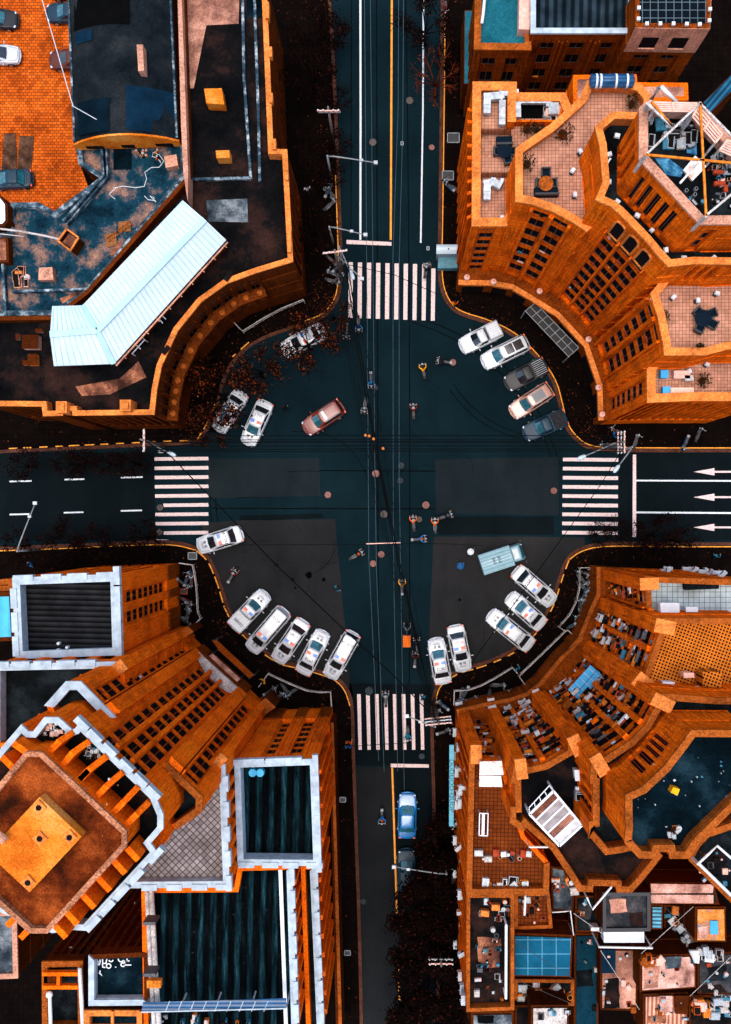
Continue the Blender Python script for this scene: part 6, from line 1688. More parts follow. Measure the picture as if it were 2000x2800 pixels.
# orange cap block etc. on the mansion tower
m = MB(); m.prism(WL(21, [(1040,1005),(1110,1025),(1085,1092),(1012,1060)], 37.2), 35.85, 36.6)
tag(m.build('orange_box', M['yellow2'], loc=(*WT(21,1060,1050,36), 35.85)), 'bright orange box in the middle of the dark blue tower roof', 'box')
scatter(12, 1240,340,1330,400, 35.82, 9, 'small scrap near the lower corner of the dark blue tower roof', 'scraps on the blue tower roof', ['coping','stone_dim','metal'], name='scrap', cat='scrap', smin=.15, smax=.5, hmax=.3, seed=21)
# pergola and white sheet roof on the mansion terraces
pg = thing('glass_pergola', 'slanting white framed pergola with grey and rust glass panels on the mansion', 'pergola', (*WT(20,1120,1310,27), 24.7))
q = WL(20, [(1097,1015),(1397,1378),(1160,1595),(845,1260)], 27.4)
cl = ['roof_rusty','pane_grey','pane_grey','pink_roof','pane_pale']
for k in range(5):
    u0, u1 = k/5+.012, (k+1)/5-.012 if k < 4 else .99
    m = MB(); m.prism([q[0].lerp(q[1],u0), q[0].lerp(q[1],u1), q[3].lerp(q[2],u1), q[3].lerp(q[2],u0)], 27.3, 27.36); m.build('glass_panel', M[cl[k]], pg)
m = MB()
for k in range(6):
    a, b = q[0].lerp(q[1],k/5), q[3].lerp(q[2],k/5); m.beam((a.x,a.y,27.4),(b.x,b.y,27.4),.12)
for i in range(4): a, b = q[i], q[(i+1)%4]; m.beam((a.x,a.y,27.42),(b.x,b.y,27.42),.16); m.beam((a.x,a.y,24.7),(a.x,a.y,27.3),.12)
a, b = WT(20,1060,965,27.4), WT(20,845,1200,27.4)
for k in range(5):
    c = a.lerp(b,k/4); d_ = q[0].lerp(q[3],k/4); m.beam((c.x,c.y,27.2),(d_.x,d_.y,27.38),.06)
m.beam((a.x,a.y,27.2),(b.x,b.y,27.2),.06); m.build('pergola_frame', M['white'], pg)
wr = thing('white_sheet_roof', 'white two panel sheet roof with rusty stains on the brown mansion terrace', 'roof sheet', (*WT(20,440,840,21), 19.1))
for pts in ([(320,708),(552,700),(572,845),(315,850)], [(315,856),(545,856),(560,975),(312,970)]):
    m = MB(); m.prism(WL(20, pts, 21), 20.9, 21.0); m.build('sheet_panel', M['stained_white'], wr)
m = MB()
for x, y in ((330,715),(545,710),(320,960),(545,965)): c = WT(20,x,y,21); m.beam((c.x,c.y,19.05),(c.x,c.y,20.88),.1)
m.build('post', M['metal'], wr)
rk = thing('drying_rack', 'white rectangular rack standing on the brown mansion terrace', 'rack', (*WT(20,360,1370,20.2), 19.08))
m = MB(); q = WL(20, [(318,1255),(408,1258),(402,1495),(312,1490)], 20.2)
for i in range(4): a, b = q[i], q[(i+1)%4]; m.beam((a.x,a.y,20.1),(b.x,b.y,20.1),.07); m.beam((a.x,a.y,19.08),(a.x,a.y,20.1),.06)
a, b = q[0].lerp(q[1],.45), q[3].lerp(q[2],.45); m.beam((a.x,a.y,20.15),(b.x,b.y,20.15),.22,.05); m.build('rack_frame', M['white'], rk)

# weathered patches, seams and more junk on the small lower right roofs
SMH = {nm: h-ph for nm, lb, pts, h, dk, wl, cp, ph in small}
def grime(nm, pts, mat, k):
    z = SMH[nm]+.064+.004*k; m = MB(); q = WL(12, pts, z); out = []
    for a, b in zip(q, q[1:]+q[:1]):
        n_ = max(1, int((b-a).length/.5)); nn = Vector((-(b-a).y, (b-a).x)).normalized(); out += [a.lerp(b, i/n_)+nn*rnd.uniform(-.08,.08)*(i > 0) for i in range(n_)]
    m.prism(out, z, z+.003, bottom=False); m.build('roof_patch', M[mat], SM[nm])
for k, (nm, pts, mt) in enumerate([('left_row_house', [(120,1000),(260,1010),(250,1180),(130,1170)], 'roof_rusty'), ('left_row_house', [(100,1220),(270,1215),(280,1380),(110,1390)], 'roof_brown'), ('alley_roof', [(705,1200),(800,1190),(810,1290),(710,1300)], 'roof_dark'), ('dark_step_roof', [(720,800),(800,800),(790,900),(725,890)], 'roof_stain3'),
    ('grey_square_house', [(900,780),(1000,775),(1010,850),(910,860)], 'pink_roof'), ('grey_square_house', [(1020,860),(1100,850),(1105,930),(1030,935)], 'roof_brown'), ('pink_stain_house', [(880,1250),(960,1240),(965,1420),(870,1425)], 'roof_brown'), ('pink_flat_house', [(1110,1180),(1200,1175),(1190,1300),(1105,1310)], 'pink_roof'), ('pink_flat_house', [(1230,1120),(1330,1115),(1325,1180),(1235,1190)], 'roof_stain2'),
    ('pink_rib_house', [(1130,1470),(1240,1465),(1240,1510),(1135,1512)], 'roof_rusty'), ('grey_corner_house', [(1480,1180),(1600,1170),(1590,1260),(1490,1265)], 'roof_dark'), ('grey_corner_house', [(1440,1290),(1560,1280),(1600,1330),(1450,1335)], 'roof_brown'), ('mottled_roof_house', [(1430,940),(1490,935),(1485,1010),(1435,1015)], 'pink_sheet'), ('corner_sheet_house', [(120,1465),(220,1465),(215,1510),(125,1510)], 'roof_brown'), ('diagonal_rim_house', [(1450,560),(1560,470),(1600,560),(1520,640)], 'roof_brown')]):
    grime(nm, pts, mt, k)
for j, (x0, y0, x1, y1, z, n, nm, seed) in enumerate([(110,980,270,1380,SMH['left_row_house'],24,'the long dark row house roof',41),(705,1010,830,1480,SMH['alley_roof'],8,'the smooth teal alley roof',42),(860,1090,1060,1430,SMH['pink_stain_house'],12,'the pink stained roof',43),(1100,1120,1400,1310,SMH['pink_flat_house'],10,'the broad pink patched roof',44),
      (1115,1360,1360,1500,SMH['pink_rib_house'],9,'the pink ribbed roof',45),(1440,1140,1610,1330,SMH['grey_corner_house'],9,'the wide dark grey corner roof',46),(350,960,540,750,SMH['tiled_terrace_house'],10,'the small brown tiled terrace',47),(1430,470,1620,700,SMH['diagonal_rim_house'],14,'the diagonal rim house roof',48),(705,780,850,960,SMH['dark_step_roof'],10,'the dark step roof',49),(450,1425,655,1500,SMH['white_sheet_house'],6,'the white sheeted roof',50)]):
    scatter(12, x0, y0, x1, y1, z+.07, n, 'small weathered item lying on '+nm, 'items on '+nm, ['coping_dim','metal_dark','clut_red','dark','clut_pink','clut_blue','white_dirty'], smin=.15, smax=.55, hmax=.35, seed=seed)
for k, pl in enumerate([[(60,760),(330,900)],[(120,1340),(300,1160)],[(690,860),(860,980)],[(300,1000),(690,1250)],[(1090,1100),(1400,820)],[(1230,820),(1420,1030)],[(850,1080),(1080,1430)],[(430,500),(560,850)],[(1380,1350),(1620,1120)],[(340,1250),(690,1400)]]):
    pipe(12, pl, 16.5+.2*(k % 4), .022, 'thin %s wire strung over the lower right roofs from %s' % (('pale','dark')[k % 2], ('the row house rim','the row house corner','the dark step roof','the blue panel roof','the pink patched roof','the cluttered roof','the pink stained roof','the mansion terrace','the crate roof','the dark well')[k]), 'white_dirty' if k % 2 == 0 else 'black', 'roof_wire', 'wire')
# hang the air conditioners on the walls built above
bpy.context.view_layer.update(); DG_ = bpy.context.evaluated_depsgraph_get()
def ray_px(t, x, y):
    p = px(t, x, y); d = Vector(((p[0]-NX)/S, (NY-p[1])/S, -H)).normalized()
    hit, loc, nrm, idx, ob, mtx = SC.ray_cast(DG_, Vector((0,0,H-1)), d)
    return (Vector(loc), Vector(nrm)) if hit else (None, None)
def find_wall(q):
    k = TL[q[0]][2]
    for dx in (0, 5, 10, 15, 20, 25, 30, 36, 42, 48):
        xx = q[1]+dx*k if q[6].endswith('lower road wall') else q[1]
        yy = q[2]+dx*k*.5 if q[6].endswith('north wall') else q[2]
        loc, nrm = ray_px(q[0], xx, yy)
        if loc is not None and loc.z > 2.5: return loc, nrm
    return None, None
_res = [(q, find_wall(q)) for q in AIRQ]
for q, (loc, nrm) in _res:
    t, x, y, z, rz, lb, gr, mt, sc = q
    if loc is None or loc.z < 1.5: continue
    if abs(nrm.z) < .6:
        n2 = Vector((nrm.x, nrm.y)).normalized(); p2 = Vector((loc.x, loc.y))+n2*.24*sc
        aircon(p2, loc.z-.35, math.atan2(n2.y, n2.x)+math.pi/2, lb, gr, mt, sc)
    else: aircon(loc, loc.z, rz, lb, gr, mt, sc)
# ================================================================ trees
def _leaf(nm='autumn_leaves', k=1.0, sh=0):
    n = NT(nm, .8, 0, .05)
    c = n.ramp(n.noise(3.2, 3), [(.50+sh, (.0025,.001,.0008)), (.58+sh, (.03*k,.007*k,.002)), (.68+sh, (.30*k,.045*k,.006)), (.8+sh, (.42*k,.10*k,.012))])
    return n.out(c)
M['leaf'] = _leaf()
M['leaf_dim'] = _leaf('dark_autumn_leaves', .5, .06)
M['bark'] = plain('dark_bark', (.012,.005,.003), .9, .5, 3)
M['bark_red'] = plain('reddish_bark', (.12,.02,.006), .9, .5, 3)
TREE = {}
def tree_mesh(kind, seed, hgt, rad, leaves, bare=False):
    r = random.Random(seed)
    tr = MB(); cr = MB()
    tips = []
    base = Vector((0,0,0)); top = Vector((r.uniform(-.2,.2), r.uniform(-.2,.2), hgt*.42))
    tr.tube([base, base.lerp(top,.5)+Vector((.05,.04,0)), top], [.17,.13,.10], 7)
    nb = 7
    for k in range(nb):
        a = 2*math.pi*k/nb+r.uniform(-.3,.3); L = rad*r.uniform(.65,1.05); st = top.lerp(base, r.uniform(0,.15))
        mid = st+Vector((math.cos(a)*L*.5, math.sin(a)*L*.5, hgt*r.uniform(.18,.32))); en = st+Vector((math.cos(a)*L, math.sin(a)*L, hgt*r.uniform(.30,.52)))
        tr.tube([st, mid, en], [.075,.05,.02], 5)
        for q in range(5):
            s0 = st.lerp(mid, 1) if q < 2 else mid.lerp(en, r.uniform(.1,.9)); b = a+r.uniform(-1.1,1.1); l2 = L*r.uniform(.25,.5)
            e2 = s0+Vector((math.cos(b)*l2, math.sin(b)*l2, r.uniform(.1,.9))); tr.tube([s0, s0.lerp(e2,.5)+Vector((0,0,.08)), e2], [.03,.02,.010], 4)
            tips += [e2, s0.lerp(e2,.55)]
            if bare:
                for z in range(3):
                    s1 = s0.lerp(e2, r.uniform(.3,.9)); b2 = b+r.uniform(-.9,.9); e3 = s1+Vector((math.cos(b2)*.5, math.sin(b2)*.5, .15)); tr.tube([s1, e3], [.014,.006], 4)
        tips.append(en)
    for k in range(leaves):
        t = r.choice(tips); c = t+Vector((r.gauss(0,.34), r.gauss(0,.34), r.gauss(0,.25)))
        s_ = r.uniform(.05,.13)*(1.3 if leaves > 5000 else 1); n = Vector((r.gauss(0,.6), r.gauss(0,.6), 1)).normalized(); u = n.orthogonal().normalized(); v = n.cross(u); a = r.uniform(0,6.3); u, v = u*math.cos(a)+v*math.sin(a), v*math.cos(a)-u*math.sin(a)
        cr.quad(c-u*s_, c-v*s_*.7, c+u*s_, c+v*s_*.7)
    return tr, cr
def tree(kind, x, y, h, label, group, sc=1.0, seed=0, name='street_tree', leaf='leaf'):
    spec = {'a': (3, 6.6, 2.3, 1500, 0), 'b': (5, 7.4, 2.6, 1900, 0), 'c': (9, 5.6, 1.9, 800, 0), 'd': (15, 7.0, 2.7, 5200, 0), 'bare': (12, 6.2, 2.6, 150, 1)}[kind]
    c = WT(0, x, y, h)
    t = thing(name, label, 'tree', (c.x, c.y, .13), rnd.uniform(0, 6.28), group)
    if (kind, leaf) not in TREE:
        tr, cr = tree_mesh(kind, *spec)
        o1 = tr.build('trunk', M['bark_red' if kind == 'bare' else 'bark'], t, True, world=False); o2 = cr.build('crown', M[leaf], t, world=False); TREE[kind, leaf] = (o1, o2)
    else:
        for o in TREE[kind, leaf]:
            q = o.copy(); COL.objects.link(q); setpar(q, t)
    t.scale = (sc, sc, sc)
    return t
TG = 'dark leaved trees along the pavements'
for i, (k, x, y, s, lb) in enumerate([
  ('b', 838, 930, 1.0, 'dark tree with orange leaf tips hanging over the hidden police sedan'),
  ('b', 600, 1075, 1.15, 'dark tree with orange leaf tips over the tail of the leftmost upper police sedan'),
  ('a', 700, 1010, .85, 'dark tree behind the white box railing of the upper left pavement'),
  ('a', 560, 1165, .75, 'dark tree near the end of the left crosswalk, upper side'),
  ('c', 545, 1010, .8, 'small dark tree close to the curved ledge'),
  ('a', 905, 850, .7, 'dark tree by the upper left corner of the upper crosswalk'),
  ('a', 880, 70, 1.0, 'dark tree by the upper road, topmost on its left side'), ('b', 905, 60, .6, 'small dark tree leaning over the topmost part of the upper road'),
  ('a', 850, 190, 1.0, 'dark tree left of the upper road beside the second crossarm pole'), ('c', 905, 370, .85, 'dark tree left of the upper road below the crossarm pole'),
  ('c', 895, 455, .8, 'dark tree at the foot of the upper traffic camera arm'), ('a', 850, 620, .8, 'dark tree left of the upper stop line'), ('c', 915, 240, .7, 'slim dark tree on the left kerb of the upper road'),
  ('b', 1168, 50, .95, 'dark tree spreading over the right lane line of the upper road'), ('c', 1225, 120, .7, 'dark tree behind the right kerb of the upper road'),
  ('c', 40, 1268, .8, 'dark tree over the left road, leftmost of the upper side'), ('c', 165, 1262, .8, 'dark tree over the left road, second on the upper side'), ('c', 205, 1255, .7, 'dark tree over the left road, between the dashes on the upper side'), ('c', 345, 1262, .8, 'dark tree over the left road next to the left crosswalk, upper side'), ('c', 275, 1262, .7, 'slim dark tree on the upper side of the left road'),
  ('c', 25, 1495, .8, 'dark tree over the lower kerb of the left road, leftmost'), ('b', 170, 1488, .8, 'large dark tree over the lower kerb of the left road'), ('a', 250, 1500, .8, 'dark tree behind the lower kerb of the left road, middle'), ('c', 385, 1470, .85, 'dark tree over the lower kerb beside the left crosswalk'), ('c', 345, 1515, .8, 'dark tree above the white rimmed block'), ('c', 120, 1545, .8, 'dark tree between the left road and the blue roof'),
  ('c', 1655, 1462, .6, 'dark tree over the right crosswalk, lower side'), ('c', 1705, 1450, .7, 'dark tree beside the right stop line'), ('a', 1810, 1465, .8, 'dark tree over the lower kerb of the right road'), ('c', 1875, 1480, .8, 'dark tree under the last arrow of the right road'), ('c', 1790, 1500, .7, 'small dark tree behind the lower kerb of the right road'),
  ('d', 1172, 2480, 1.1, 'dark tree over the lower road below the teal van'), ('d', 1178, 2580, 1.1, 'dark tree over the lower road between two broken centre lines'), ('d', 1172, 2690, 1.2, 'dark tree over the lower road beside the small crossarm pole'), ('d', 1150, 2800, 1.1, 'dark tree at the bottom end of the lower road'), ('d', 1215, 2420, 1.0, 'dark tree against the row house wall, upper one'), ('d', 1222, 2540, 1.0, 'dark tree against the row house wall, lower one'), ('b', 1215, 2760, 1.0, 'dark tree against the bottom of the row house wall'), ('d', 1225, 2310, .9, 'dark tree right of the teal van'),
  ('a', 1290, 2520, .8, 'dark shrubby tree growing on the row house roof'),]):
    tree(k, x, y, 5.5, lb, TG, s, leaf='leaf' if i < 6 else 'leaf_dim')
tree('bare', 1195, 205, 5.0, 'half bare tree with reddish branches over the right line of the upper road', None, 1.05, name='bare_tree')
# ================================================================ poles, lamps, cables
def pole(x, y, h, arms, label, ang=0.0, hook=None, arm_len=2.0, name='utility_pole'):
    """x, y = photo position of the top"""
    c = W((x, y), h); t = thing(name, label, 'pole', (c.x, c.y, .13), ang)
    m = MB(); m.tube([(0,0,0),(0,0,h*.5),(0,0,h-.13+.3)], [.15,.13,.09], 8); m.build('post', M['concrete'], t, True, world=False)
    for k in range(arms):
        z = h-.3-.55*k; yy = .28*(k-(arms-1)/2)*1.0
        m = MB(); m.beam((-arm_len/2, yy*.6+.1, z), (arm_len/2, yy*.6+.1, z), .10); a = m.build('crossarm', M['clut_pink'] if k % 2 == 0 else M['metal'], t, world=False)
        for q in range(5):
            xx = -arm_len/2+.1+(arm_len-.2)*q/4
            if abs(xx) < .05: continue
            m = MB(); m.cyl(xx, yy*.6+.1, z+.05, z+.14, .035, n=6); m.cyl(xx, yy*.6+.1, z+.14, z+.24, .085, .05, 8); m.build('insulator', M['white'], a, world=False)
    return t
M['concrete'] = plain('grey_concrete', (.16,.14,.13), .85, .3, 3)
pole(898, 296, 9, 4, 'pole with a grid of crossarms and white insulators left of the upper road', 0, arm_len=2.0)
pole(916, 686, 9, 3, 'pole with slanting crossarms left of the upper stop line', .12, arm_len=2.2)
pole(392, 1203, 8.5, 3, 'pole with stacked crossarms above the left crosswalk', math.pi/2, arm_len=2.0)
pole(1707, 1208, 8.5, 3, 'pole with stacked crossarms above the right crosswalk', math.pi/2, arm_len=2.0)
pole(1200, 1978, 8.5, 3, 'pole with crossarms right of the lower crosswalk', .1, arm_len=2.4)
pole(1207, 2638, 8.5, 2, 'pole with two crossarms over the dark lower road', 0, arm_len=2.2)
M['arm_metal'] = plain('pale_arm_metal', (.20,.22,.22), .5, .3)
M['lamp_white'] = plain('pale_lamp_shell', (.42,.52,.55), .35, .1)
def lamp(bx, by, hx, hy, h, label, head='lamp', name='street_lamp', w=.09):
    """bx,by = mast foot on the ground, hx,hy = photo position of the lamp head at height h"""
    b = W((bx, by)); e = W((hx, hy), h); top = Vector((b.x, b.y))
    t = thing(name, label, 'street lamp' if head == 'lamp' else 'gantry', (b.x, b.y, .13))
    d = e-b
    m = MB(); m.tube([(0,0,0),(0,0,h*.5),(0,0,h-.3)], [.12,.10,.08], 8); m.build('mast', M['metal'], t, True, world=False)
    m = MB(); m.tube([(0,0,h-.45),(d.x*.15,d.y*.15,h-.2),(d.x*.5,d.y*.5,h-.08),(d.x,d.y,h-.05)], [.075,.07,.06,.05], 6); m.build('arm', M['arm_metal'], t, True, world=False)
    u = Vector((d.x, d.y)).normalized()
    if head == 'lamp':
        m = MB(); q = [(0,.06),(.12,.17),(.45,.21),(.75,.16),(.85,.05)]
        rings = []
        for zz, k in ((-.02,.6),(.05,1),(.13,.75),(.17,.25)):
            rings.append([(d.x+u.x*a-u.y*w_*k*s_, d.y+u.y*a+u.x*w_*k*s_, h-.05+zz) for s_, seq in ((1,q),(-1,q[::-1])) for a, w_ in seq][::-1])
        m.loft(rings); m.build('lamp_head', M['lamp_white'], t, True, world=False)
    else:
        m = MB(); m.box(d.x, d.y, h-.2, .35, .3, .3); m.box(d.x-u.x*1.3, d.y-u.y*1.3, h-.15, .3, .22, .25); m.build('camera_box', M['metal'], t, world=False)
    return t
lamp(938, 725, 958, 742, 7, 'street lamp with pale teal head over the upper crosswalk')
lamp(1020*0+930, 742, 990, 763, 6.5, 'thin arm with a small white box over the upper crosswalk', 'box', 'camera_gantry')
lamp(436, 1218, 459, 1236, 7.5, 'street lamp with white oval head beside the left crosswalk')
lamp(1652, 1222, 1602, 1246, 7, 'street lamp reaching left over the right crosswalk corner')
lamp(1686, 1236, 1693, 1272, 7, 'street lamp with white drop shaped head over the right crosswalk')
lamp(908, 492, 1028, 446, 6.8, 'camera gantry arm reaching over the upper road', 'box', 'camera_gantry')
lamp(912, 668, 1000, 643, 6.2, 'short arm over the upper stop line', 'box', 'camera_gantry')
lamp(112, 1502, 98, 1376, 6.5, 'camera gantry arm standing over the left road', 'box', 'camera_gantry')
lamp(1184, 1953, 1113, 1957, 6.5, 'thin white arm over the lower crosswalk', 'box', 'camera_gantry')
lamp(1213, 2330, 1078, 2369, 6.5, 'long pale arm over the teal van on the lower road', 'box', 'camera_gantry')
# cables
M['cable'] = plain('black_cable', (.003,.003,.003), .8, .2)
M['wire'] = plain('pale_trolley_wire', (.045,.085,.105), .5, .3)
def cable(pts, r, mat, label, group=None, sag=.0, name='overhead_cable'):
    P_ = [Vector((*W((x, y), h), h)) for x, y, h in pts]
    out = []
    for a, b in zip(P_, P_[1:]):
        n = 6
        for k in range(n): out.append(a.lerp(b, k/n)-Vector((0,0,4*sag*(k/n)*(1-k/n))))
    out.append(P_[-1]); o = out[0].copy()
    m = MB(); m.tube(out, r, 4, False)
    return tag(m.build(name, M[mat], loc=tuple(o)), label, 'cable', group)
HG = 'black cables crossing from left to right above the crossroads'
for k, (y0, y1, r) in enumerate(((1190,1191,.035),(1201,1203,.035),(1207,1209,.05),(1219,1219,.035),(1227,1228,.035),(1233,1234,.03))):
    cable([(392, y0+2, 8.3), (1000, (y0+y1)/2, 8.0), (1707, y1, 8.3)], r, 'cable', 'one of the parallel black cables running left to right over the crossroads', HG, .15)
DG = 'black cables fanning diagonally over the crossroads'
r_ = random.Random(5)
for k in range(13):
    a = -1+2*k/12
    x0, y0 = 925+a*18, 700+8*a; xm, ym = 985+a*30, 1000; xn, yn = 1035+a*28, 1290; x1, y1 = 1195+a*10, 1975
    cable([(x0,y0,8.4),(xm+r_.uniform(-6,6),ym,8.1),(xn+r_.uniform(-5,5),yn,8.1),(1105+a*25+r_.uniform(-6,6),1640,8.0),(x1,y1,8.3)], .014, 'cable', 'one of the thin black cables fanning from the upper to the lower crosswalk', DG, .05)
for k in range(2):
    cable([(945+k*7,720,8.2),(975+k*6,930,8.0),(1030+k*5,1250,8.0),(1080+k*5,1500,8.0),(1190,1965,8.2)], .045, 'cable', 'one of the two thick black cables in the diagonal bundle', 'thick cables of the diagonal bundle', .05)
for nm, pts in (('trolley wire over the left lane of the crossroads, outer', [(997,-30,6),(1002,560,6),(1006,1050,6),(1009,1520,6),(1036,2080,6)]), ('trolley wire over the left lane of the crossroads, inner', [(1013,-30,6),(1020,700,6),(1026,1300,6),(1030,1560,6),(1051,2110,6)]),
      ('trolley wire over the right lane of the crossroads, inner', [(1091,-30,6),(1089,300,6),(1075,700,6),(1076,1400,6),(1078,1615,6),(1088,2110,6)]), ('trolley wire over the right lane of the crossroads, outer', [(1104,-30,6),(1102,350,6),(1092,720,6),(1092,1300,6),(1097,1620,6),(1106,2160,6)])):
    cable(pts, .022, 'wire', 'pale '+nm, None, 0, 'trolley_wire')
cable([(392,1203,8.3),(466,1246,8.2),(755,1544,7.8),(945,1725,7.8),(1080,1850,8),(1198,1972,8.3)], .05, 'cable', 'black cable running diagonally from the left pole to the lower pole', None, 0)
cable([(1712,1212,8.3),(1640,1330,8),(1560,1440,7.8),(1290,1812,6.5)], .035, 'cable', 'black cable running from the right pole down past the lower right police cars', None, 0)
cable([(945,722,8),(1080,752,7.8),(1198,805,7)], .03, 'cable', 'thin dark cable slanting over the upper crosswalk', None, 0)
cable([(600,1490,7),(1000,1489,6.2),(1190,1486,6.2),(1320,1492,7)], .022, 'cable', 'thin span wire crossing the trolley wires', None, 0)
m = MB(); a, b = W((1002,1487),6.25), W((1096,1484),6.25); m.beam((a.x,a.y,6.25),(b.x,b.y,6.25),.08); tag(m.build('spacer_bar', M['clut_pink'], loc=(a.x,a.y,6.25)), 'pinkish spacer bar holding the trolley wires', 'bar')
cable([(955,2041,7),(1113,2031,7)], .03, 'cable', 'short dark cable over the lower crosswalk', None, 0)
for (x, y) in ((1000,1190),(1010,1192),(1022,1200),(1048,1226)):
    c = W((x,y),8.1); m = MB(); m.ball((0,0,0), .14, 8, 5); m.mi = 1; m.cyl(0,0,-.25,-.1,.05,n=6); tag(m.build('cable_clamp', [M['coping'], M['metal']], world=False, loc=(c.x,c.y,8.1)), 'orange insulator where the cable bundles cross', 'insulator', 'orange insulators at the cable crossing')
for (x, y) in ((755,1544),(800,1585)):
    c = W((x,y),7.8); m = MB(); m.box(0,0,-.3,.30,.24,.32); m.cyl(0,0,.03,.12,.05,n=6); tag(m.build('junction_box', M['cable'], world=False, loc=(c.x,c.y,7.8)), 'black junction box hanging on the diagonal cable, '+('upper' if x == 755 else 'lower')+' one', 'box')
wh = cable([(110,-20,16),(200,290,15.6),(297,345,15.2)], .03, 'white', 'thin white wire slanting over the long dark hall', None, 0, 'roof_wire')
cable([(297,345,15.2),(310,365,14),(316,395,13.6)], .025, 'clut_red', 'short reddish wire at the gable of the long hall', None, 0, 'roof_wire')
# ================================================================ railings
def rail(pts, label, h=1.1, mat='white_dirty', r=.05, close=False, name='railing', z=0.13):
    P_ = [W(p, h) for p in pts]; o = P_[0]; t = thing(name, label, 'railing', (o.x, o.y, z))
    m = MB(); m.tube([(p.x-o.x, p.y-o.y, h) for p in P_], r, 5); m.build('top_rail', M[mat], t, world=False)
    m = MB()
    for a, b in zip(P_, P_[1:]):
        n = max(1, int((b-a).length/.9))
        for k in range(n): c = a.lerp(b, k/n)-o; m.beam((c.x,c.y,0),(c.x,c.y,h),.05)
    c = P_[-1]-o; m.beam((c.x,c.y,0),(c.x,c.y,h),.05)
    m.tube([(p.x-o.x, p.y-o.y, h*.45) for p in P_], r*.6, 4); m.build('posts', M[mat], t, world=False)
def TP(t, pts): return [px(t, x, y) for x, y in pts]
rail(TP(7, [(1135,788),(1180,795),(1222,800),(1232,850),(1245,930),(1255,1100),(1274,1140),(1215,1195)]), 'pale railing round the small forecourt beside the white rimmed block')
rail(TP(8, [(250,1110),(310,1027),(450,1092),(560,1135),(640,1145),(706,1143),(712,1235)]), 'pale railing bending round the forecourt above the courtyard block')
rail(TP(18, [(45,1500),(50,1352),(200,1340),(330,1298),(480,1218),(590,1150),(665,1105),(718,1165)]), 'pale curved railing round the lower right forecourt')
rail(TP(18, [(800,1290),(735,1200),(760,1168),(950,990),(1230,715),(1255,712),(1335,792)]), 'long pale railing with rounded corners before the concave mansion')
rail(TP(18, [(1225,722),(1158,677),(1195,632),(1272,545),(1340,410),(1374,270),(1376,50),(1560,45)]), 'thin railing round the scooter park beside the mansion', r=.035)
rail(TP(5, [(-110,360),(0,480),(35,515),(170,430),(300,360),(450,298),(455,310)]), 'pale cornered railing on the upper left pavement', r=.05)
rail(TP(7, [(985,640),(1060,640)]), 'short white railing above the left crosswalk corner', h=.8)
# sheet roofs and canopies on the pavement
cn = thing('glass_canopy', 'black framed glass canopy along the hotel podium', 'canopy', (*WT(6,520,600,3.6), .13))
q = WL(6, [(405,540),(465,492),(722,758),(662,812)], 3.7)
m = MB(); m.prism(q, 3.5, 3.54); m.build('glass_sheet', M['dark_glass'], cn)
m = MB()
for k in range(8):
    a, b = q[0].lerp(q[3],k/7), q[1].lerp(q[2],k/7); m.beam((a.x,a.y,3.58),(b.x,b.y,3.58),.05)
for k in range(3):
    a, b = q[0].lerp(q[1],k/2), q[3].lerp(q[2],k/2); m.beam((a.x,a.y,3.60),(b.x,b.y,3.60),.05)
for p in q: m.beam((p.x,p.y,.13),(p.x,p.y,3.5),.08)
m.build('canopy_frame', M['metal_pale'], cn)
M_dummy = 0
for lb, pts, mt, z in (('pinkish narrow canopy roof on the pavement by the tower house', [(1052,362),(1090,338),(1382,602),(1345,642)], 'pink_canopy', 3.0), ('wide brown canopy roof on the pavement by the tower house', [(1090,200),(1130,190),(1530,565),(1480,600),(1150,300)], 'stone_mid', 3.2)):
    t = thing('canopy', lb, 'canopy', (*WT(14,*pts[0],z), .13)); q = WL(14, pts, z); m = MB(); m.prism(q, z-.08, z); m.build('canopy_sheet', M[mt], t)
    m = MB()
    for p in q: m.beam((p.x,p.y,.13),(p.x,p.y,z-.08),.09)
    m.build('canopy_post', M['metal_dark'], t)
kb = thing('ticket_kiosk', 'kiosk with white curved roof and ribbed teal base by the hotel', 'kiosk', (*W((1226,700),1.5), .13))
o_ = W((1226,690),2.6)
m = MB(); a = WL(0, [(1196,668),(1256,668),(1256,692),(1196,692)], 2.9); m.prism(a, .14, 2.7); m.build('kiosk_body', M['metal'], kb)
m = MB(); n = 8
p0, p1 = W((1194,667),2.9), W((1258,693),2.9)
for k in range(n):
    y0 = p0.y+(p1.y-p0.y)*k/n; y1 = p0.y+(p1.y-p0.y)*(k+1)/n; z0 = 2.72+.35*math.sin(math.pi*k/n); z1 = 2.72+.35*math.sin(math.pi*(k+1)/n)
    m.quad((p0.x,y1,z1),(p1.x,y1,z1),(p1.x,y0,z0),(p0.x,y0,z0)); m.quad((p0.x,y0,2.71),(p1.x,y0,2.71),(p1.x,y1,2.71),(p0.x,y1,2.71))
    m.quad((p0.x,y0,2.71),(p0.x,y1,2.71),(p0.x,y1,z1),(p0.x,y0,z0)); m.quad((p1.x,y1,2.71),(p1.x,y0,2.71),(p1.x,y0,z0),(p1.x,y1,z1))
m.build('kiosk_roof', M['shed_a'], kb)
m = MB(); c = W((1227,680),3.2); m.cyl(c.x,c.y,3.07,3.2,.07,n=8); m.build('roof_vent', M['black'], kb)
m = MB(); a = WL(0, [(1200,696),(1250,696),(1252,733),(1198,733)], 1.2); m.prism(a, .14, 1.2)
for k in range(6):
    yy = a[0].y+(a[3].y-a[0].y)*(k+.5)/6; m.beam((a[0].x+.1,yy,1.24),(a[1].x-.1,yy,1.24),.09)
m.build('ribbed_counter', M['teal_trim'], kb)
sgn = thing('shop_sign', 'long pale blue vertical shop sign on the lower road wall', 'sign', (*WT(20,20,900,6), 3.5))
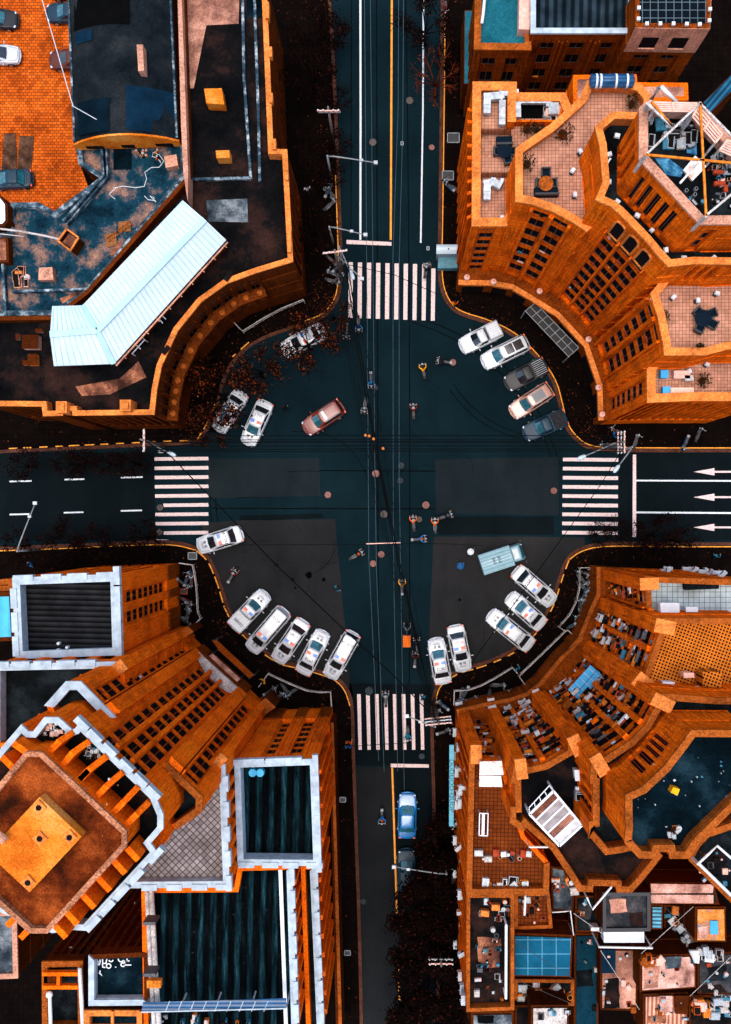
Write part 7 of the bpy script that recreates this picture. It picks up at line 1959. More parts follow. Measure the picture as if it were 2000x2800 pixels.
a = WL(20, [(0,540),(48,540),(44,1400),(-4,1400)], 6.5); m = MB(); m.prism(a, 5.9, 6.2); m.build('sign_board', M['sign_blue'], sgn)
m = MB()
for k in range(5): c = a[0].lerp(a[3], k/4); m.beam((c.x+.5,c.y,6.05),(c.x+1.4,c.y,6.05),.07)
m.build('bracket', M['metal_dark'], sgn)
t = lettering('DUOUOO OUOP', .62, M['ink_teal']); c = (a[0]+a[1]+a[2]+a[3])/4; t.rotation_euler = (0,0,-math.pi/2); t.location = (c.x-sgn.location.x, c.y-sgn.location.y, 6.203-3.5); setpar(t, sgn)
# small things on the pavement
for (x, y, s, lb) in ((1240,379,.9,'pale square frame on the pavement left of the hotel, upper one'),(1225,482,.85,'grey square frame on the pavement left of the hotel, lower one'),(938,2185,.45,'pinkish square plate on the pavement left of the blue car'),(951,2603,.45,'white square frame on the pavement left of the lower road'),(528,1520,.65,'dark framed plate at the top of the forecourt by the left road'),(505,1617,.5,'reddish framed plate in the forecourt beside the white rimmed block'),(891,518,.3,'small grey framed box left of the upper road')):
    c = W((x,y)); m = MB()
    for dx, dy, a_, b_ in ((0,s/2,s,.07),(0,-s/2,s,.07),(s/2,0,.07,s),(-s/2,0,.07,s)): m.box(dx*1.25, dy, 0, a_*1.25 if a_ == s else a_, b_, .12)
    m.mi = 1; m.box(0,0,0,s*1.2,s*.95,.05); tag(m.build('hatch_frame', [M['metal_pale'] if 'reddish' not in lb else M['clut_red'], M['black']], world=False, loc=(c.x,c.y,.135)), lb, 'hatch')

# fallen leaves gathered along the kerbs
m = MB(); r3 = random.Random(21)
for nm, (kl, outer) in KERBS.items():
    ln = smooth_line([W(p) for p in kl], 2); cen = W(outer[0]); sd = -1 if (ln[1]-ln[0]).normalized().cross((cen-ln[0])) < 0 else 1
    for k in range(900 if nm == 'upper left' else 420):
        i = r3.randrange(len(ln)-1); a, b = ln[i], ln[i+1]
        if (b-a).length < .01: continue
        t_ = (b-a).normalized(); nn = Vector((-t_.y, t_.x))*sd; c = a.lerp(b, r3.random())+nn*abs(r3.gauss(0, 2.6 if nm == 'upper left' else 1.5)+.45); z = .142
        u = Vector((math.cos(k), math.sin(k), 0))*r3.uniform(.03,.08); v = Vector((-u.y, u.x, 0))*.8; c = Vector((c.x, c.y, z+.002*(k % 9)))
        m.quad(c-u, c-v, c+u, c+v)
tag(m.build('leaf_litter', M['leaf_fallen']), 'fallen red brown leaves along the kerbs', 'fallen leaves', kind='stuff')
# ================================================================ hotel roof furniture
def box_thing(name, label, cat, t, pts, z0, z1, mat, group=None):
    c = WT(t, *pts[0], z1); q = WL(t, pts, z1); m = MB(); m.prism(q, z0, z1-.05); m.mi = 1; qq = inset(q if sum(q[i].x*q[(i+1)%4].y-q[(i+1)%4].x*q[i].y for i in range(4)) > 0 else q[::-1], -.04); m.prism(qq, z1-.048, z1)
    mats = mat if isinstance(mat, tuple) else (mat, mat)
    return tag(m.build(name, [M[mats[0]], M[mats[1]]], loc=(c.x, c.y, z0)), label, cat, group)
def duct(t, pts, z, w, label, mat='duct'):
    P_ = [WT(t, x, y, z) for x, y in pts]; o = P_[0]; r = thing('roof_duct', label, 'duct', (o.x, o.y, z-.6))
    m = MB()
    for i, (a, b) in enumerate(zip(P_, P_[1:])):
        d = (b-a).normalized()*w*.5
        a2 = a-d if i else a; b2 = b+d if i < len(P_)-2 else b
        m.beam((a2.x,a2.y,z-.25+.003*i), (b2.x,b2.y,z-.25+.003*i), w, w*.9)
    m.build('duct_run', M[mat], r)
    m = MB()
    for a, b in zip(P_, P_[1:]):
        n = max(1, int((b-a).length/.9))
        for k in range(n): c = a.lerp(b, (k+.5)/n); d = (b-a).normalized()*.04; m.beam((*(c-d),z-.25), (*(c+d),z-.25), w*1.1, w*1.0)
    m.build('flange', M['metal'], r)
    return r
M['duct'] = plain('pale_duct_metal', (.42,.46,.48), .4, .5, 2, .2)
duct(3, [(178,668),(180,570),(260,562),(270,545),(365,548)], 18.9, .55, 'pale duct with two bends at the north end of the hotel west terrace')
duct(3, [(270,590),(268,735)], 18.8, .5, 'straight pale duct beside the orange shaft on the hotel west terrace')
duct(3, [(178,1180),(180,1085),(215,1075),(262,1100)], 18.9, .55, 'hooked pale duct at the south end of the hotel west terrace')
box_thing('orange_shaft', 'orange shaft rising between terrace and kitchen pit', 'shaft', 3, [(303,560),(346,560),(346,718),(303,718)], 17.9, 19.6, ('stone','coping'))
# kitchen pit with dark floor
pit = thing('kitchen_pit', 'dark sunken yard with pale ducts and white units behind the hotel west terrace', 'yard', (*WT(3,480,640,17.95), 17.9))
m = MB(); m.prism(WL(3, [(352,580),(625,580),(590,700),(352,700)], 17.95), 17.915, 17.95); m.build('yard_floor', M['black_felt'], pit)
m = MB(); q = WL(3, [(350,575),(640,575),(600,712),(350,712)], 19)
for i in range(4): a, b = q[i], q[(i+1)%4]; m.beam((a.x,a.y,18.4),(b.x,b.y,18.4),.14,1.0)
m.build('yard_wall', M['stone'], pit)
duct(3, [(365,690),(362,605),(380,592),(545,592),(545,625)], 19.0, .42, 'long pale duct round the sunken kitchen yard')
scatter(3, 530,655,625,700, 17.96, 9, 'white kitchen unit in the sunken yard behind the hotel terrace', 'kitchen units in the sunken yard', ['white','white_dirty','clut_pink'], name='unit', cat='unit', smin=.5, smax=1.0, hmax=1.0, seed=31)
def table_set(t, x, y, z, rt, label, sofa=None, chairs=()):
    c = WT(t, x, y, z+.75); r = thing('cafe_table', 'round dark table '+label, 'table', (c.x, c.y, z))
    m = MB(); m.cyl(0,0,.70,.75,rt,n=20); m.build('table_top', M['cloth_navy'] if 'right' in label or 'west' in label else M['coping_dim'], r, world=False); m = MB(); m.cyl(0,0,0,.70,.06,n=8); m.cyl(0,0,0,.04,rt*.5,n=12); m.build('table_leg', M['black'], r, world=False)
    for k, (dx, dy, a) in enumerate(chairs):
        p = WT(t, x+dx, y+dy, z+.5); h = thing('cafe_chair', 'dark armchair at the round table '+label, 'chair', (p.x, p.y, z), R(a), 'armchairs '+label)
        m = MB(); m.box(0,0,.2,.62,.62,.22); m.build('seat', M['cloth_navy'], h, world=False)
        m = MB(); m.box(-.28,0,.42,.12,.66,.42); m.build('backrest', M['black'], h, world=False)
        for sy in (.3,-.3): m = MB(); m.box(.02,sy,.42,.5,.09,.2); m.build('armrest', M['black'], h, world=False)
        for sx in (.25,-.25):
            for sy in (.25,-.25): m = MB(); m.box(sx,sy,0,.05,.05,.2); m.build('leg', M['metal'], h, world=False)
M['cloth_navy'] = plain('navy_upholstery', (.004,.010,.018), .8, .4, 5)
table_set(3, 282, 888, 17.9, .62, 'on the hotel west terrace', chairs=((-42,8,0),(55,8,180),(20,62,100)))
table_set(3, 527, 1085, 23.9, .55, 'on the second hotel terrace', chairs=((-36,0,0),(38,-2,180),(0,-62,-90)))
table_set(6, 1458, 585, 23.9, .62, 'on the right hotel terrace', chairs=((-28,-35,-45),(50,-28,200),(55,35,150),(-22,62,60)))
for (t, pts, z, lb) in ((3, [(458,1110),(600,1108),(602,1158),(460,1160)], 23.9, 'long dark sofa on the second hotel terrace'), (3, [(234,806),(328,804),(328,862),(234,864)], 17.9, 'dark square daybed on the hotel west terrace')):
    c = WT(t, *pts[0], z+.5); s_ = thing('sofa', lb, 'sofa', (c.x, c.y, z)); q = WL(t, pts, z+.5); m = MB(); m.prism(q, z+.02, z+.45); m.build('seat', M['cloth_navy'], s_)
    m = MB(); m.prism([q[3], q[2], q[2].lerp(q[1],.22), q[3].lerp(q[0],.22)], z+.453, z+.85); m.build('backrest', M['black'], s_)
# planters and plants
def plant(t, x, y, z, s, label, group=None):
    c = WT(t, x, y, z+.6); r = random.Random(int(x*7+y)); p = thing('potted_plant', label, 'plant', (c.x, c.y, z), 0, group)
    m = MB(); m.cyl(0,0,0,.4,s*.35,s*.45,10); m.build('pot', M['stone_dim'], p, world=False)
    m = MB()
    for k in range(90):
        a, q, e = r.uniform(0,6.28), r.random()**.5*s, r.uniform(.45,1.1); b = Vector((math.cos(a)*q, math.sin(a)*q, e)); u = Vector((r.gauss(0,1), r.gauss(0,1), r.gauss(0,.4))).normalized()*.12; v = u.cross(Vector((r.random(), r.random(), 1))).normalized()*.05
        m.quad(b-u, b-v, b+u, b+v)
    m.build('leaves', M['leaf_dark'], p, world=False)
M['leaf_dark'] = plain('dark_foliage', (.020,.014,.006), .8, .8, 4)
plant(3,630,788,23.9,.8,'dark plant against the diagonal parapet of the second hotel terrace'); plant(3,420,965,23.9,.6,'dark plant in the west corner of the second hotel terrace'); plant(3,1040,605,23.9,.55,'plant with orange pots at the top of the second hotel terrace')
plant(3,415,757,17.9,.7,'dark plant bed in the middle of the west hotel terrace'); plant(3,480,762,17.9,.5,'small dark plant right of the terrace plant bed'); plant(6,1218,580,23.9,.5,'dark plant at the curved parapet of the right hotel terrace'); plant(6,1458,955,17.9,.6,'dark plant on the lowest right hotel terrace'); plant(6,1440,760,23.9,.35,'small plant near the lower rim of the right hotel terrace')
for (y0, y1, lb) in ((762,792,'upper'),(1018,1045,'lower')):
    c = WT(3,150,y0,18.6); f = thing('slat_screen', 'dark slatted screen dividing the west hotel terrace, %s one' % lb, 'screen', (c.x, c.y, 17.9)); m = MB()
    for k in range(22): a, b = WT(3,150+8*k,y0,18.6), WT(3,150+8*k,y1,18.6); m.beam((a.x,a.y,18.5),(b.x,b.y,18.5),.08)
    m.build('slats', M['stone_dim'], f)
    m = MB()
    for k in (0,21):
        for yy in (y0,y1): a = WT(3,150+8*k,yy,18.6); m.beam((a.x,a.y,17.9),(a.x,a.y,18.45),.08)
    m.build('post', M['black'], f)
# floodlights along walls and moat
FLG = 'white floodlights on the hotel roofs'
for (t, x, y, z) in ((3,735,888,24.5),(3,690,1003,24.5),(3,703,1145,24.5),(3,685,1280,24.5),(3,268,1065,18.6),(3,268,1285,18.6),(3,905,907,29.6),(3,902,1070,29.6),(3,955,1187,29.6),(3,1073,1270,29.6),(3,1162,1355,29.6),(3,1243,1475,29.6),
                     (6,1350,222,29.6),(6,1525,222,29.6),(6,1168,465,24.5),(6,1288,455,24.5),(6,1434,474,24.5),(6,1547,432,24.5),(6,1162,893,18.6),(6,1383,895,18.6),(6,1487,855,18.6),(3,953,797,29.6)):
    c = WT(t, x, y, z+.3); k = thing('floodlight', 'white floodlight on a stand on the hotel roofs', 'floodlight', (c.x, c.y, z-.55), rnd.uniform(0,6.28), FLG)
    m = MB(); m.beam((0,0,.0),(0,0,.6),.06); m.box(0,0,.0,.3,.3,.03); m.build('stand', M['black'], k, world=False)
    m = MB(); m.loft([[(-.16,-.2,.62),(.16,-.2,.56),(.16,.2,.56),(-.16,.2,.62)],[(-.12,-.16,.80),(.12,-.16,.74),(.12,.16,.74),(-.12,.16,.80)]]); m.build('lamp_case', M['white'], k, world=False)
# units and cabinets on the lowest right terrace

for (x0,x1,y0,y1,mt,lb) in ((1210,1250,895,935,'blue_flat','upper blue cube in the lowest right hotel terrace'),(1222,1262,992,1030,'blue_flat','lower blue cube in the lowest right hotel terrace'),(1288,1378,898,938,'clut_pink','broad pinkish cabinet in the lowest right hotel terrace'),(1265,1400,998,1028,'clut_pink','long pinkish cabinet at the south rim of the lowest right terrace'),(1352,1398,925,952,'white_dirty','white sink block beside the broad pinkish cabinet')):
    box_thing('cabinet', lb, 'cabinet', 6, [(x0,y0),(x1,y0),(x1,y1),(x0,y1)], 17.9, 18.8, mt)
duct(3, [(870,985),(915,930)], 29.9, .12, 'thin white antenna bar in the moat round the hotel tower', 'white'); duct(3, [(865,935),(905,955)], 29.95, .10, 'second thin white antenna bar in the tower moat', 'white')
# scaffold on the hotel tower
sf = thing('tower_scaffold', 'steel frame of pale and yellow bars over the hotel tower roof', 'frame', (*WT(3,1280,750,37), 34.4))
def bar(a, b, z0, z1, r, mat, nm):
    p, q = WT(3,*a,z0), WT(3,*b,z1); m = MB(); m.beam((p.x,p.y,z0),(q.x,q.y,z1),r); m.build(nm, M[mat], sf)
for a, b, mt in (((1120,915),(1440,610),'white_dirty'),((1440,610),(1475,1280),'clut_orange'),((1110,915),(1624,965),'clut_orange'),((1150,600),(1275,750),'clut_orange'),((1120,610),(1275,750),'white_dirty'),((1475,1275),(1700,1090),'white_dirty'),((1450,940),(1320,1085),'white_dirty'),((1440,615),(1700,880),'white_dirty')):
    bar(a, b, 37.4, 37.4, .13, mt, 'steel_bar')
for (x, y) in ((1120,915),(1440,610),(1475,1280),(1150,600)): c = WT(3,x,y,37.4); m = MB(); m.beam((c.x,c.y,34.4),(c.x,c.y,37.4),.16); m.build('post', M['white_dirty'], sf)
def lattice(corners, z, n, label):
    q = WL(3, corners, z); L_ = thing('lattice_panel', label, 'lattice', (q[0].x, q[0].y, 34.4)); m = MB()
    for k in range(n): a, b = q[0].lerp(q[3], k/(n-1)), q[1].lerp(q[2], k/(n-1)); m.beam((a.x,a.y,z),(b.x,b.y,z),.10,.06)
    for u in (0,.5,1): a, b = q[0].lerp(q[1], u), q[3].lerp(q[2], u); m.beam((a.x,a.y,z+.07),(b.x,b.y,z+.07),.12,.06)
    m.build('bars', M['clut_pink'], L_); m = MB()
    for p in q: m.beam((p.x,p.y,34.4),(p.x,p.y,z),.1)
    m.build('post', M['white_dirty'], L_)
lattice([(1135,605),(1415,612),(1400,660),(1165,655)], 37.2, 5, 'pale horizontal lattice on the north side of the hotel tower')
lattice([(1430,625),(1570,795),(1530,845),(1395,690)], 37.2, 5, 'pale slanting lattice on the north east side of the hotel tower')
lattice([(1600,830),(1760,900),(1740,970),(1555,890)], 37.2, 6, 'pale lattice at the right edge of the hotel tower')
pb = thing('white_arch_pipe', 'white bent pipe standing behind the hotel tower', 'pipe', (*WT(3,1150,580,36), 30))
m = MB(); m.tube([(*WT(3,1150,590,34),34), (*WT(3,1195,520,35),35), (*WT(3,1215,515,35.5),35.5), (*WT(3,1240,545,35.5),35.5), (*WT(3,1300,605,35),35)], .14, 7); m.build('pipe_run', M['white'], pb, True)
for pts, mt, lb in (([(1175,930),(1260,935),(1345,1000),(1330,1045),(1240,1030)], 'tarp_blue', 'crumpled blue sheet in the lower left of the tower roof'), ([(1215,820),(1300,815),(1300,850),(1230,860)], 'tarp_blue', 'small crumpled blue sheet in the middle of the tower roof'), ([(1360,830),(1420,840),(1425,915),(1365,900)], 'tarp_blue', 'crumpled blue sheet beside the yellow bar of the tower roof'), ([(1410,920),(1478,985),(1395,1070),(1340,1005)], 'stained_white', 'white rust stained board lying on the tower roof')):
    c = WT(3,*pts[0],34.7); m = MB(); m.prism(WL(3,pts,34.7), 34.47, 34.7 if 'board' in lb else 34.58); tag(m.build('roof_sheet', M[mt], loc=(c.x,c.y,34.47)), lb, 'sheet')

scatter(3, 1120,680,1400,880, 34.47, 24, 'pale metal scrap on the north half of the hotel tower roof', 'scrap on the north half of the tower roof', ['metal','white_dirty','metal_dark','clut_blue'], name='scrap', cat='scrap', smin=.2, smax=.9, hmax=.3, seed=33)
scatter(3, 1490,900,1624,1230, 34.47, 45, 'rusty scrap on the south east half of the hotel tower roof', 'scrap on the south east half of the tower roof', ['metal','clut_red','metal_dark','clut_blue','clut_pink','dark'], name='scrap', cat='scrap', smin=.12, smax=.5, hmax=.3, seed=34)
scatter(3, 1330,1120,1460,1230, 34.47, 16, 'small scrap by the corner post of the hotel tower roof', 'scrap by the corner post', ['metal_dark','clut_blue','dark','metal'], name='scrap', cat='scrap', smin=.12, smax=.5, hmax=.3, seed=35)
# speckle on the teal tower roof and other dark roofs
scatter(21, 600,600,1600,1400, 35.81, 26, 'tiny pale scrap scattered over the dark blue tower roof', 'tiny scraps on the dark blue tower roof', ['white','metal','clut_blue'], name='scrap', cat='scrap', smin=.05, smax=.14, hmax=.1, seed=36)
scatter(15, 200,100,1250,1350, 39.61, 22, 'tiny pale chip on the rust red tower roof', 'chips on the rust red tower roof', ['coping','white','clut_orange'], name='chip', cat='chip', smin=.05, smax=.16, hmax=.1, seed=37)
# white flat units on the pale tiled terrace and ledges of the mansion
for t, pts, z0, z1, mt, lb in ((19,[(880,425),(1072,425),(1072,532),(885,528)],18.5,20.2,'white','large white box on the pale tiled mansion terrace'),(19,[(1150,465),(1270,468),(1268,512),(1152,510)],18.5,20.0,'white','smaller white box right of the large one on the pale tiled terrace'),
      (19,[(1128,1165),(1225,1165),(1228,1205),(1130,1208)],24.5,25.8,'clut_pink','pinkish box at the lower rim of the rust grid terrace'),(19,[(905,1258),(1020,1262),(1020,1298),(908,1292)],24.5,25.6,'white','white box below the rust grid terrace'),(19,[(1145,1310),(1280,1305),(1282,1358),(1150,1352)],24.5,25.8,'white','wide white box below the rust grid terrace'),
      (19,[(1130,205),(1490,210),(1490,265),(1135,280)],18.5,19.2,'roof_dark','long dark trough on the pale tiled mansion terrace'),(19,[(1330,1155),(1520,1155),(1520,1310),(1330,1300)],24.5,26.5,'tile_rust','brown grid topped stair box on the rust grid terrace'),
      (20,[(1325,800),(1365,800),(1372,905),(1335,905)],24.75,25.8,'white','white tall unit in the gap of the mansion, upper'),(20,[(1385,1050),(1430,1048),(1432,1148),(1388,1150)],24.75,25.8,'white','white tall unit in the gap of the mansion, lower')):
    box_thing('roof_unit', lb, 'unit', t, pts, z0, z1, mt)
for (x, y) in ((1590,745),(1640,800)):
    c = WT(19,x,y,20.5); tag(MB().cyl(0,0,0,.9,.45,.42,16).build('round_tank', M['white'], world=False, loc=(c.x,c.y,19.4)), 'white round tank at the right end of the pale tiled terrace'+(', upper' if y < 760 else ', lower'), 'tank')
# ================================================================ people and two-wheelers
M['skin'] = plain('skin', (.42,.20,.12), .6, .15)
M['hair'] = plain('black_hair', (.008,.006,.005), .7, .3)
M['trousers'] = plain('dark_trousers', (.012,.014,.018), .85, .3)
for k_, c_ in dict(blue=(.02,.16,.42), yellow=(.85,.33,.01), orange=(.80,.12,.01), black=(.012,.012,.015), white=(.60,.60,.60), teal=(.02,.22,.30), maroon=(.16,.02,.01), grey=(.12,.13,.14), red=(.5,.03,.01)).items():
    M['cloth_'+k_] = plain(k_+'_cloth', c_, .8, .25, 6)
    M['shell_'+k_] = plain(k_+'_shell', tuple(v*.45 for v in c_), .55, .2, 6, 0, .2)
def skin_mesh(pts, edges, rad, sub=1):
    me = bpy.data.meshes.new('t'); me.from_pydata(pts, edges, [])
    o = bpy.data.objects.new('t', me); COL.objects.link(o)
    md = o.modifiers.new('s', 'SKIN')
    for i, r in enumerate(rad): me.skin_vertices[0].data[i].radius = (r, r)
    me.skin_vertices[0].data[0].use_root = True
    sb = o.modifiers.new('u', 'SUBSURF'); sb.levels = sub; sb.render_levels = sub
    dg = bpy.context.evaluated_depsgraph_get(); r = bpy.data.meshes.new_from_object(o.evaluated_get(dg))
    bpy.data.objects.remove(o); bpy.data.meshes.remove(me)
    return r
def person_skeleton(pose):
    """joints in metres, facing +x"""
    if pose == 'ride':
        J = dict(pel=(0,0,.82), ch=(.10,0,1.18), nk=(.17,0,1.38), hd=(.20,0,1.52), kL=(.40,.20,.72), kR=(.40,-.20,.72), aL=(.38,.20,.32), aR=(.38,-.20,.32), tL=(.54,.20,.26), tR=(.54,-.20,.26),
                 sL=(.14,.20,1.30), sR=(.14,-.20,1.30), eL=(.32,.34,1.08), eR=(.32,-.34,1.08), wL=(.56,.30,1.02), wR=(.56,-.30,1.02))
    else:
        J = dict(pel=(0,0,.92), ch=(.01,0,1.22), nk=(.02,0,1.44), hd=(.05,0,1.60), kL=(.10,.11,.50), kR=(-.06,-.11,.50), aL=(.12,.11,.08), aR=(-.30,-.11,.14), tL=(.30,.12,.04), tR=(-.14,-.12,.04),
                 sL=(.0,.20,1.38), sR=(.0,-.20,1.38), eL=(-.10,.27,1.10), eR=(.12,-.27,1.10), wL=(.02,.28,.86), wR=(.30,-.26,.94))
    names = ['pel','ch','nk','hd','kL','aL','tL','kR','aR','tR','sL','eL','wL','sR','eR','wR']
    rad = dict(pel=.15, ch=.16, nk=.065, hd=.095, kL=.075, kR=.075, aL=.05, aR=.05, tL=.04, tR=.04, sL=.075, sR=.075, eL=.05, eR=.05, wL=.034, wR=.034)
    ed = [('pel','ch'),('ch','nk'),('nk','hd'),('pel','kL'),('kL','aL'),('aL','tL'),('pel','kR'),('kR','aR'),('aR','tR'),('ch','sL'),('sL','eL'),('eL','wL'),('ch','sR'),('sR','eR'),('eR','wR')]
    return names, J, rad, ed
BODY = {}
def body(pose, top, skin='skin'):
    key = (pose, top)
    if key in BODY: return BODY[key]
    names, J, rad, ed = person_skeleton(pose)
    me = skin_mesh([J[n] for n in names], [(names.index(a), names.index(b)) for a, b in ed], [rad[n] for n in names])
    for m in ('skin', 'cloth_'+top, 'trousers', 'rubber'): me.materials.append(M[m])
    wl = [Vector(J['wL']), Vector(J['wR'])]; pz = J['pel'][2]
    segs = dict(t=[('pel','ch'),('ch','nk'),('ch','sL'),('sL','eL'),('ch','sR'),('sR','eR'),('eL','wL'),('eR','wR')], l=[('pel','kL'),('kL','aL'),('pel','kR'),('kR','aR')], f=[('aL','tL'),('aR','tR')], h=[('nk','hd')])
    def dist(p, a, b):
        a, b = Vector(J[a]), Vector(J[b]); t = max(0, min(1, (p-a).dot(b-a)/(b-a).length_squared)); return (p-a.lerp(b, t)).length
    for f in me.polygons:
        c = f.center; best = min(((dist(c, *s_), g) for g, ss in segs.items() for s_ in ss))
        mi = {'t': 1, 'l': 2, 'f': 3, 'h': 0}[best[1]]
        if min((c-w).length for w in wl) < .06: mi = 0
        f.material_index = mi; f.use_smooth = True
    # hands: palm, four fingers and a thumb, joined into the same mesh
    import bmesh
    hb = MB()
    for w, e in ((J['wL'], J['eL']), (J['wR'], J['eR'])):
        w, e = Vector(w), Vector(e); d = (w-e).normalized(); s_ = d.cross(Vector((0,0,1))).normalized(); up = s_.cross(d)
        hb.tube([w-d*.02, w+d*.03, w+d*.08], [.026,.036,.034], 6)
        for q, L in zip((-.030,-.010,.010,.028), (.055,.068,.064,.050)):
            p = w+d*.075+s_*q; hb.tube([p, p+d*L*.5-up*.008, p+d*L*.75-up*.035], [.010,.009,.007], 5)
        p = w+d*.03+s_*.035; hb.tube([p, p+s_*.03+d*.02, p+s_*.035+d*.045-up*.01], [.011,.010,.008], 5)
    # face: nose, ears, eyes, mouth
    h = Vector(J['hd'])
    hb.ball(h+Vector((.105,0,-.005)), .022, 6, 4); hb.ball(h+Vector((0,.095,0)), .025, 6, 4, (.6,.4,1)); hb.ball(h+Vector((0,-.095,0)), .025, 6, 4, (.6,.4,1))
    bm = bmesh.new(); bm.from_mesh(me); off = len(bm.verts)
    vs = [bm.verts.new(v) for v in hb.v]; bm.verts.ensure_lookup_table()
    for f in hb.f:
        try: q = bm.faces.new([vs[i] for i in f]); q.material_index = 0; q.smooth = True
        except ValueError: pass
    eb = MB()
    for sy in (.035, -.035): eb.ball(h+Vector((.092,sy,.02)), .012, 6, 4)
    eb.ball(h+Vector((.095,0,-.05)), .018, 6, 4, (.5,1.2,.3))
    vs = [bm.verts.new(v) for v in eb.v]
    for f in eb.f: q = bm.faces.new([vs[i] for i in f]); q.material_index = 3
    bm.to_mesh(me); bm.free()
    o = (me, h); BODY[key] = o
    return o
HM = {}
def person(x, y, ang, pose, top, label, headgear='hair', z=.0, name='person', sc=1.0):
    c = W((x, y), 1.1); me, h = body(pose, top)
    t = thing(name, None, None, (c.x, c.y, z), ang)
    o = bpy.data.objects.new('body', me); COL.objects.link(o); setpar(o, t)
    m = MB()
    if headgear == 'hair': m.ball((h.x-.015, h.y, h.z+.02), .118, 10, 7, (1,.95,1)); mt = M['hair']
    else: m.ball((h.x-.01, h.y, h.z+.03), .15, 10, 7); mt = M['shell_'+headgear]
    # keep the face free: cut front lower part
    keep = [i for i, v in enumerate(m.v)]
    fs = [f for f in m.f if not (sum(m.v[i].x for i in f)/len(f) > h.x+.03 and sum(m.v[i].z for i in f)/len(f) < h.z+.045)]
    m.f = fs; m.m = [0]*len(fs)
    m.build('hair' if headgear == 'hair' else 'helmet', mt, t, True, world=False)
    t.scale = (sc,)*3
    tag(t, label, 'person')
    return t
SCO = {}
def scooter(x, y, ang, col, label, group=None, z=0.0, name='scooter'):
    c = W((x, y), .6)
    if col not in SCO:
        t = thing(name, label, 'scooter', (c.x, c.y, z), ang, group); SCO[col] = t
        C_ = M['shell_'+col]
        m = MB(); m.loft([[(x_, -w, .42+zz*0), (x_, -w*1.0, .62+zz), (x_, -w*.5, .74+zz), (x_, w*.5, .74+zz), (x_, w, .62+zz), (x_, w, .42)] for x_, w, zz in ((-.72,.06,.02),(-.6,.14,.02),(-.25,.17,.0),(.05,.14,-.05))]); m.build('rear_body', C_, t, True, world=False)
        m = MB(); m.box(.22, 0, .28, .5, .30, .07); m.build('floor_board', M['black'], t, world=False)
        m = MB(); m.loft([[(.42,-.17,.30),(.50,-.10,.30),(.50,.10,.30),(.42,.17,.30)], [(.50,-.19,.62),(.60,-.10,.62),(.60,.10,.62),(.50,.19,.62)], [(.46,-.12,.98),(.53,-.08,.98),(.53,.08,.98),(.46,.12,.98)]]); m.build('front_shield', C_, t, world=False)
        m = MB(); m.loft([[(-.62,-.11,.76),(.02,-.10,.74),(.02,.10,.74),(-.62,.11,.76)],[(-.60,-.12,.82),(.0,-.11,.80),(.0,.11,.80),(-.60,.12,.82)]]); m.build('seat', M['black'], t, world=False)
        for wx in (-.52,.66):
            m = MB(); m.tube([(wx,-.05,.23),(wx,.05,.23)], .23, 14); w_ = m.build('wheel', M['rubber'], t, world=False)
            m = MB(); m.tube([(wx,-.056,.23),(wx,.056,.23)], .12, 10); m.build('rim', M['rim'], w_, world=False)
        m = MB(); m.tube([(.46,0,.9),(.47,0,1.02)], .03, 6); m.tube([(.40,-.34,1.02),(.48,-.12,1.05),(.48,.12,1.05),(.40,.34,1.02)], .02, 6); m.build('handlebar', M['metal'], t, world=False)
        for sy in (1,-1): m = MB(); m.tube([(.44,sy*.22,1.04),(.46,sy*.30,1.2)], .010, 4); m.ball((.46,sy*.31,1.22), .06, 7, 4, (.3,1.1,.7)); m.build('mirror', M['metal'], t, world=False)
        m = MB(); m.ball((.58,0,.86), .08, 8, 5, (.6,1,1)); m.build('headlight', M['headlamp'], t, True, world=False)
        m = MB(); m.box(-.76,0,.70,.24,.26,.20); m.build('top_box', M['shell_white' if col in ('black','blue') else 'shell_black'], t, world=False)
        return t
    t = copy_tree(SCO[col]); t.location = (c.x, c.y, z); t.rotation_euler = (0,0,ang); ORG[t.name] = Vector(t.location)
    if 'group' in t and not group: del t['group']
    return tag(t, label, 'scooter', group)
def rider(x, y, deg, top, helm, col, who, sc=1.0):
    a = R(deg)
    scooter(x, y, a, col, col+' scooter under the '+who)
    person(x, y, a, 'ride', top, 'person riding, the '+who, helm, 0.0)
UP, DN = 90, -90
rider(1158,1012, 100, 'yellow', 'black', 'grey', 'yellow jacketed rider below the upper crosswalk')
rider(1212,989, 170, 'black', 'hair', 'black', 'dark rider left of the manhole near the ribbed canopy pickup')
rider(1016,1042, -88, 'blue', 'teal', 'blue', 'blue rider beside the upper end of the cable bundle')
rider(998,1112, -95, 'grey', 'white', 'white', 'grey rider just above the crossing cables')
rider(1131,1122, 92, 'maroon', 'white', 'maroon', 'maroon dressed rider right of the trolley wires')
rider(981,888, -88, 'blue', 'black', 'white', 'blue rider just leaving the upper crosswalk')
rider(949,908, -92, 'black', 'grey', 'black', 'dark rider under the cable bundle at the upper crosswalk')
rider(1165,738, 80, 'black', 'white', 'white', 'black dressed rider on the upper crosswalk')
rider(1131,1428, 95, 'orange', 'white', 'grey', 'orange dressed rider beside the grey manhole cover')
rider(1190,1434, 92, 'orange', 'white', 'white', 'orange jacketed rider right of the middle group')
rider(1149,1474, 5, 'blue', 'orange', 'black', 'blue jeaned rider at the bottom of the middle group')
rider(1220,1411, 20, 'black', 'grey', 'grey', 'dark rider at the right of the middle group')
rider(977,1517, 30, 'black', 'orange', 'white', 'dark rider left of the two pinkish manhole covers')
rider(637,1572, 60, 'maroon', 'white', 'black', 'maroon rider behind the police pickup')
rider(1100,1602, 90, 'yellow', 'grey', 'black', 'yellow jacketed rider on the trolley wire line of the lower half')
rider(1141,1762, 95, 'black', 'grey', 'grey', 'dark rider right of the orange cargo trike')
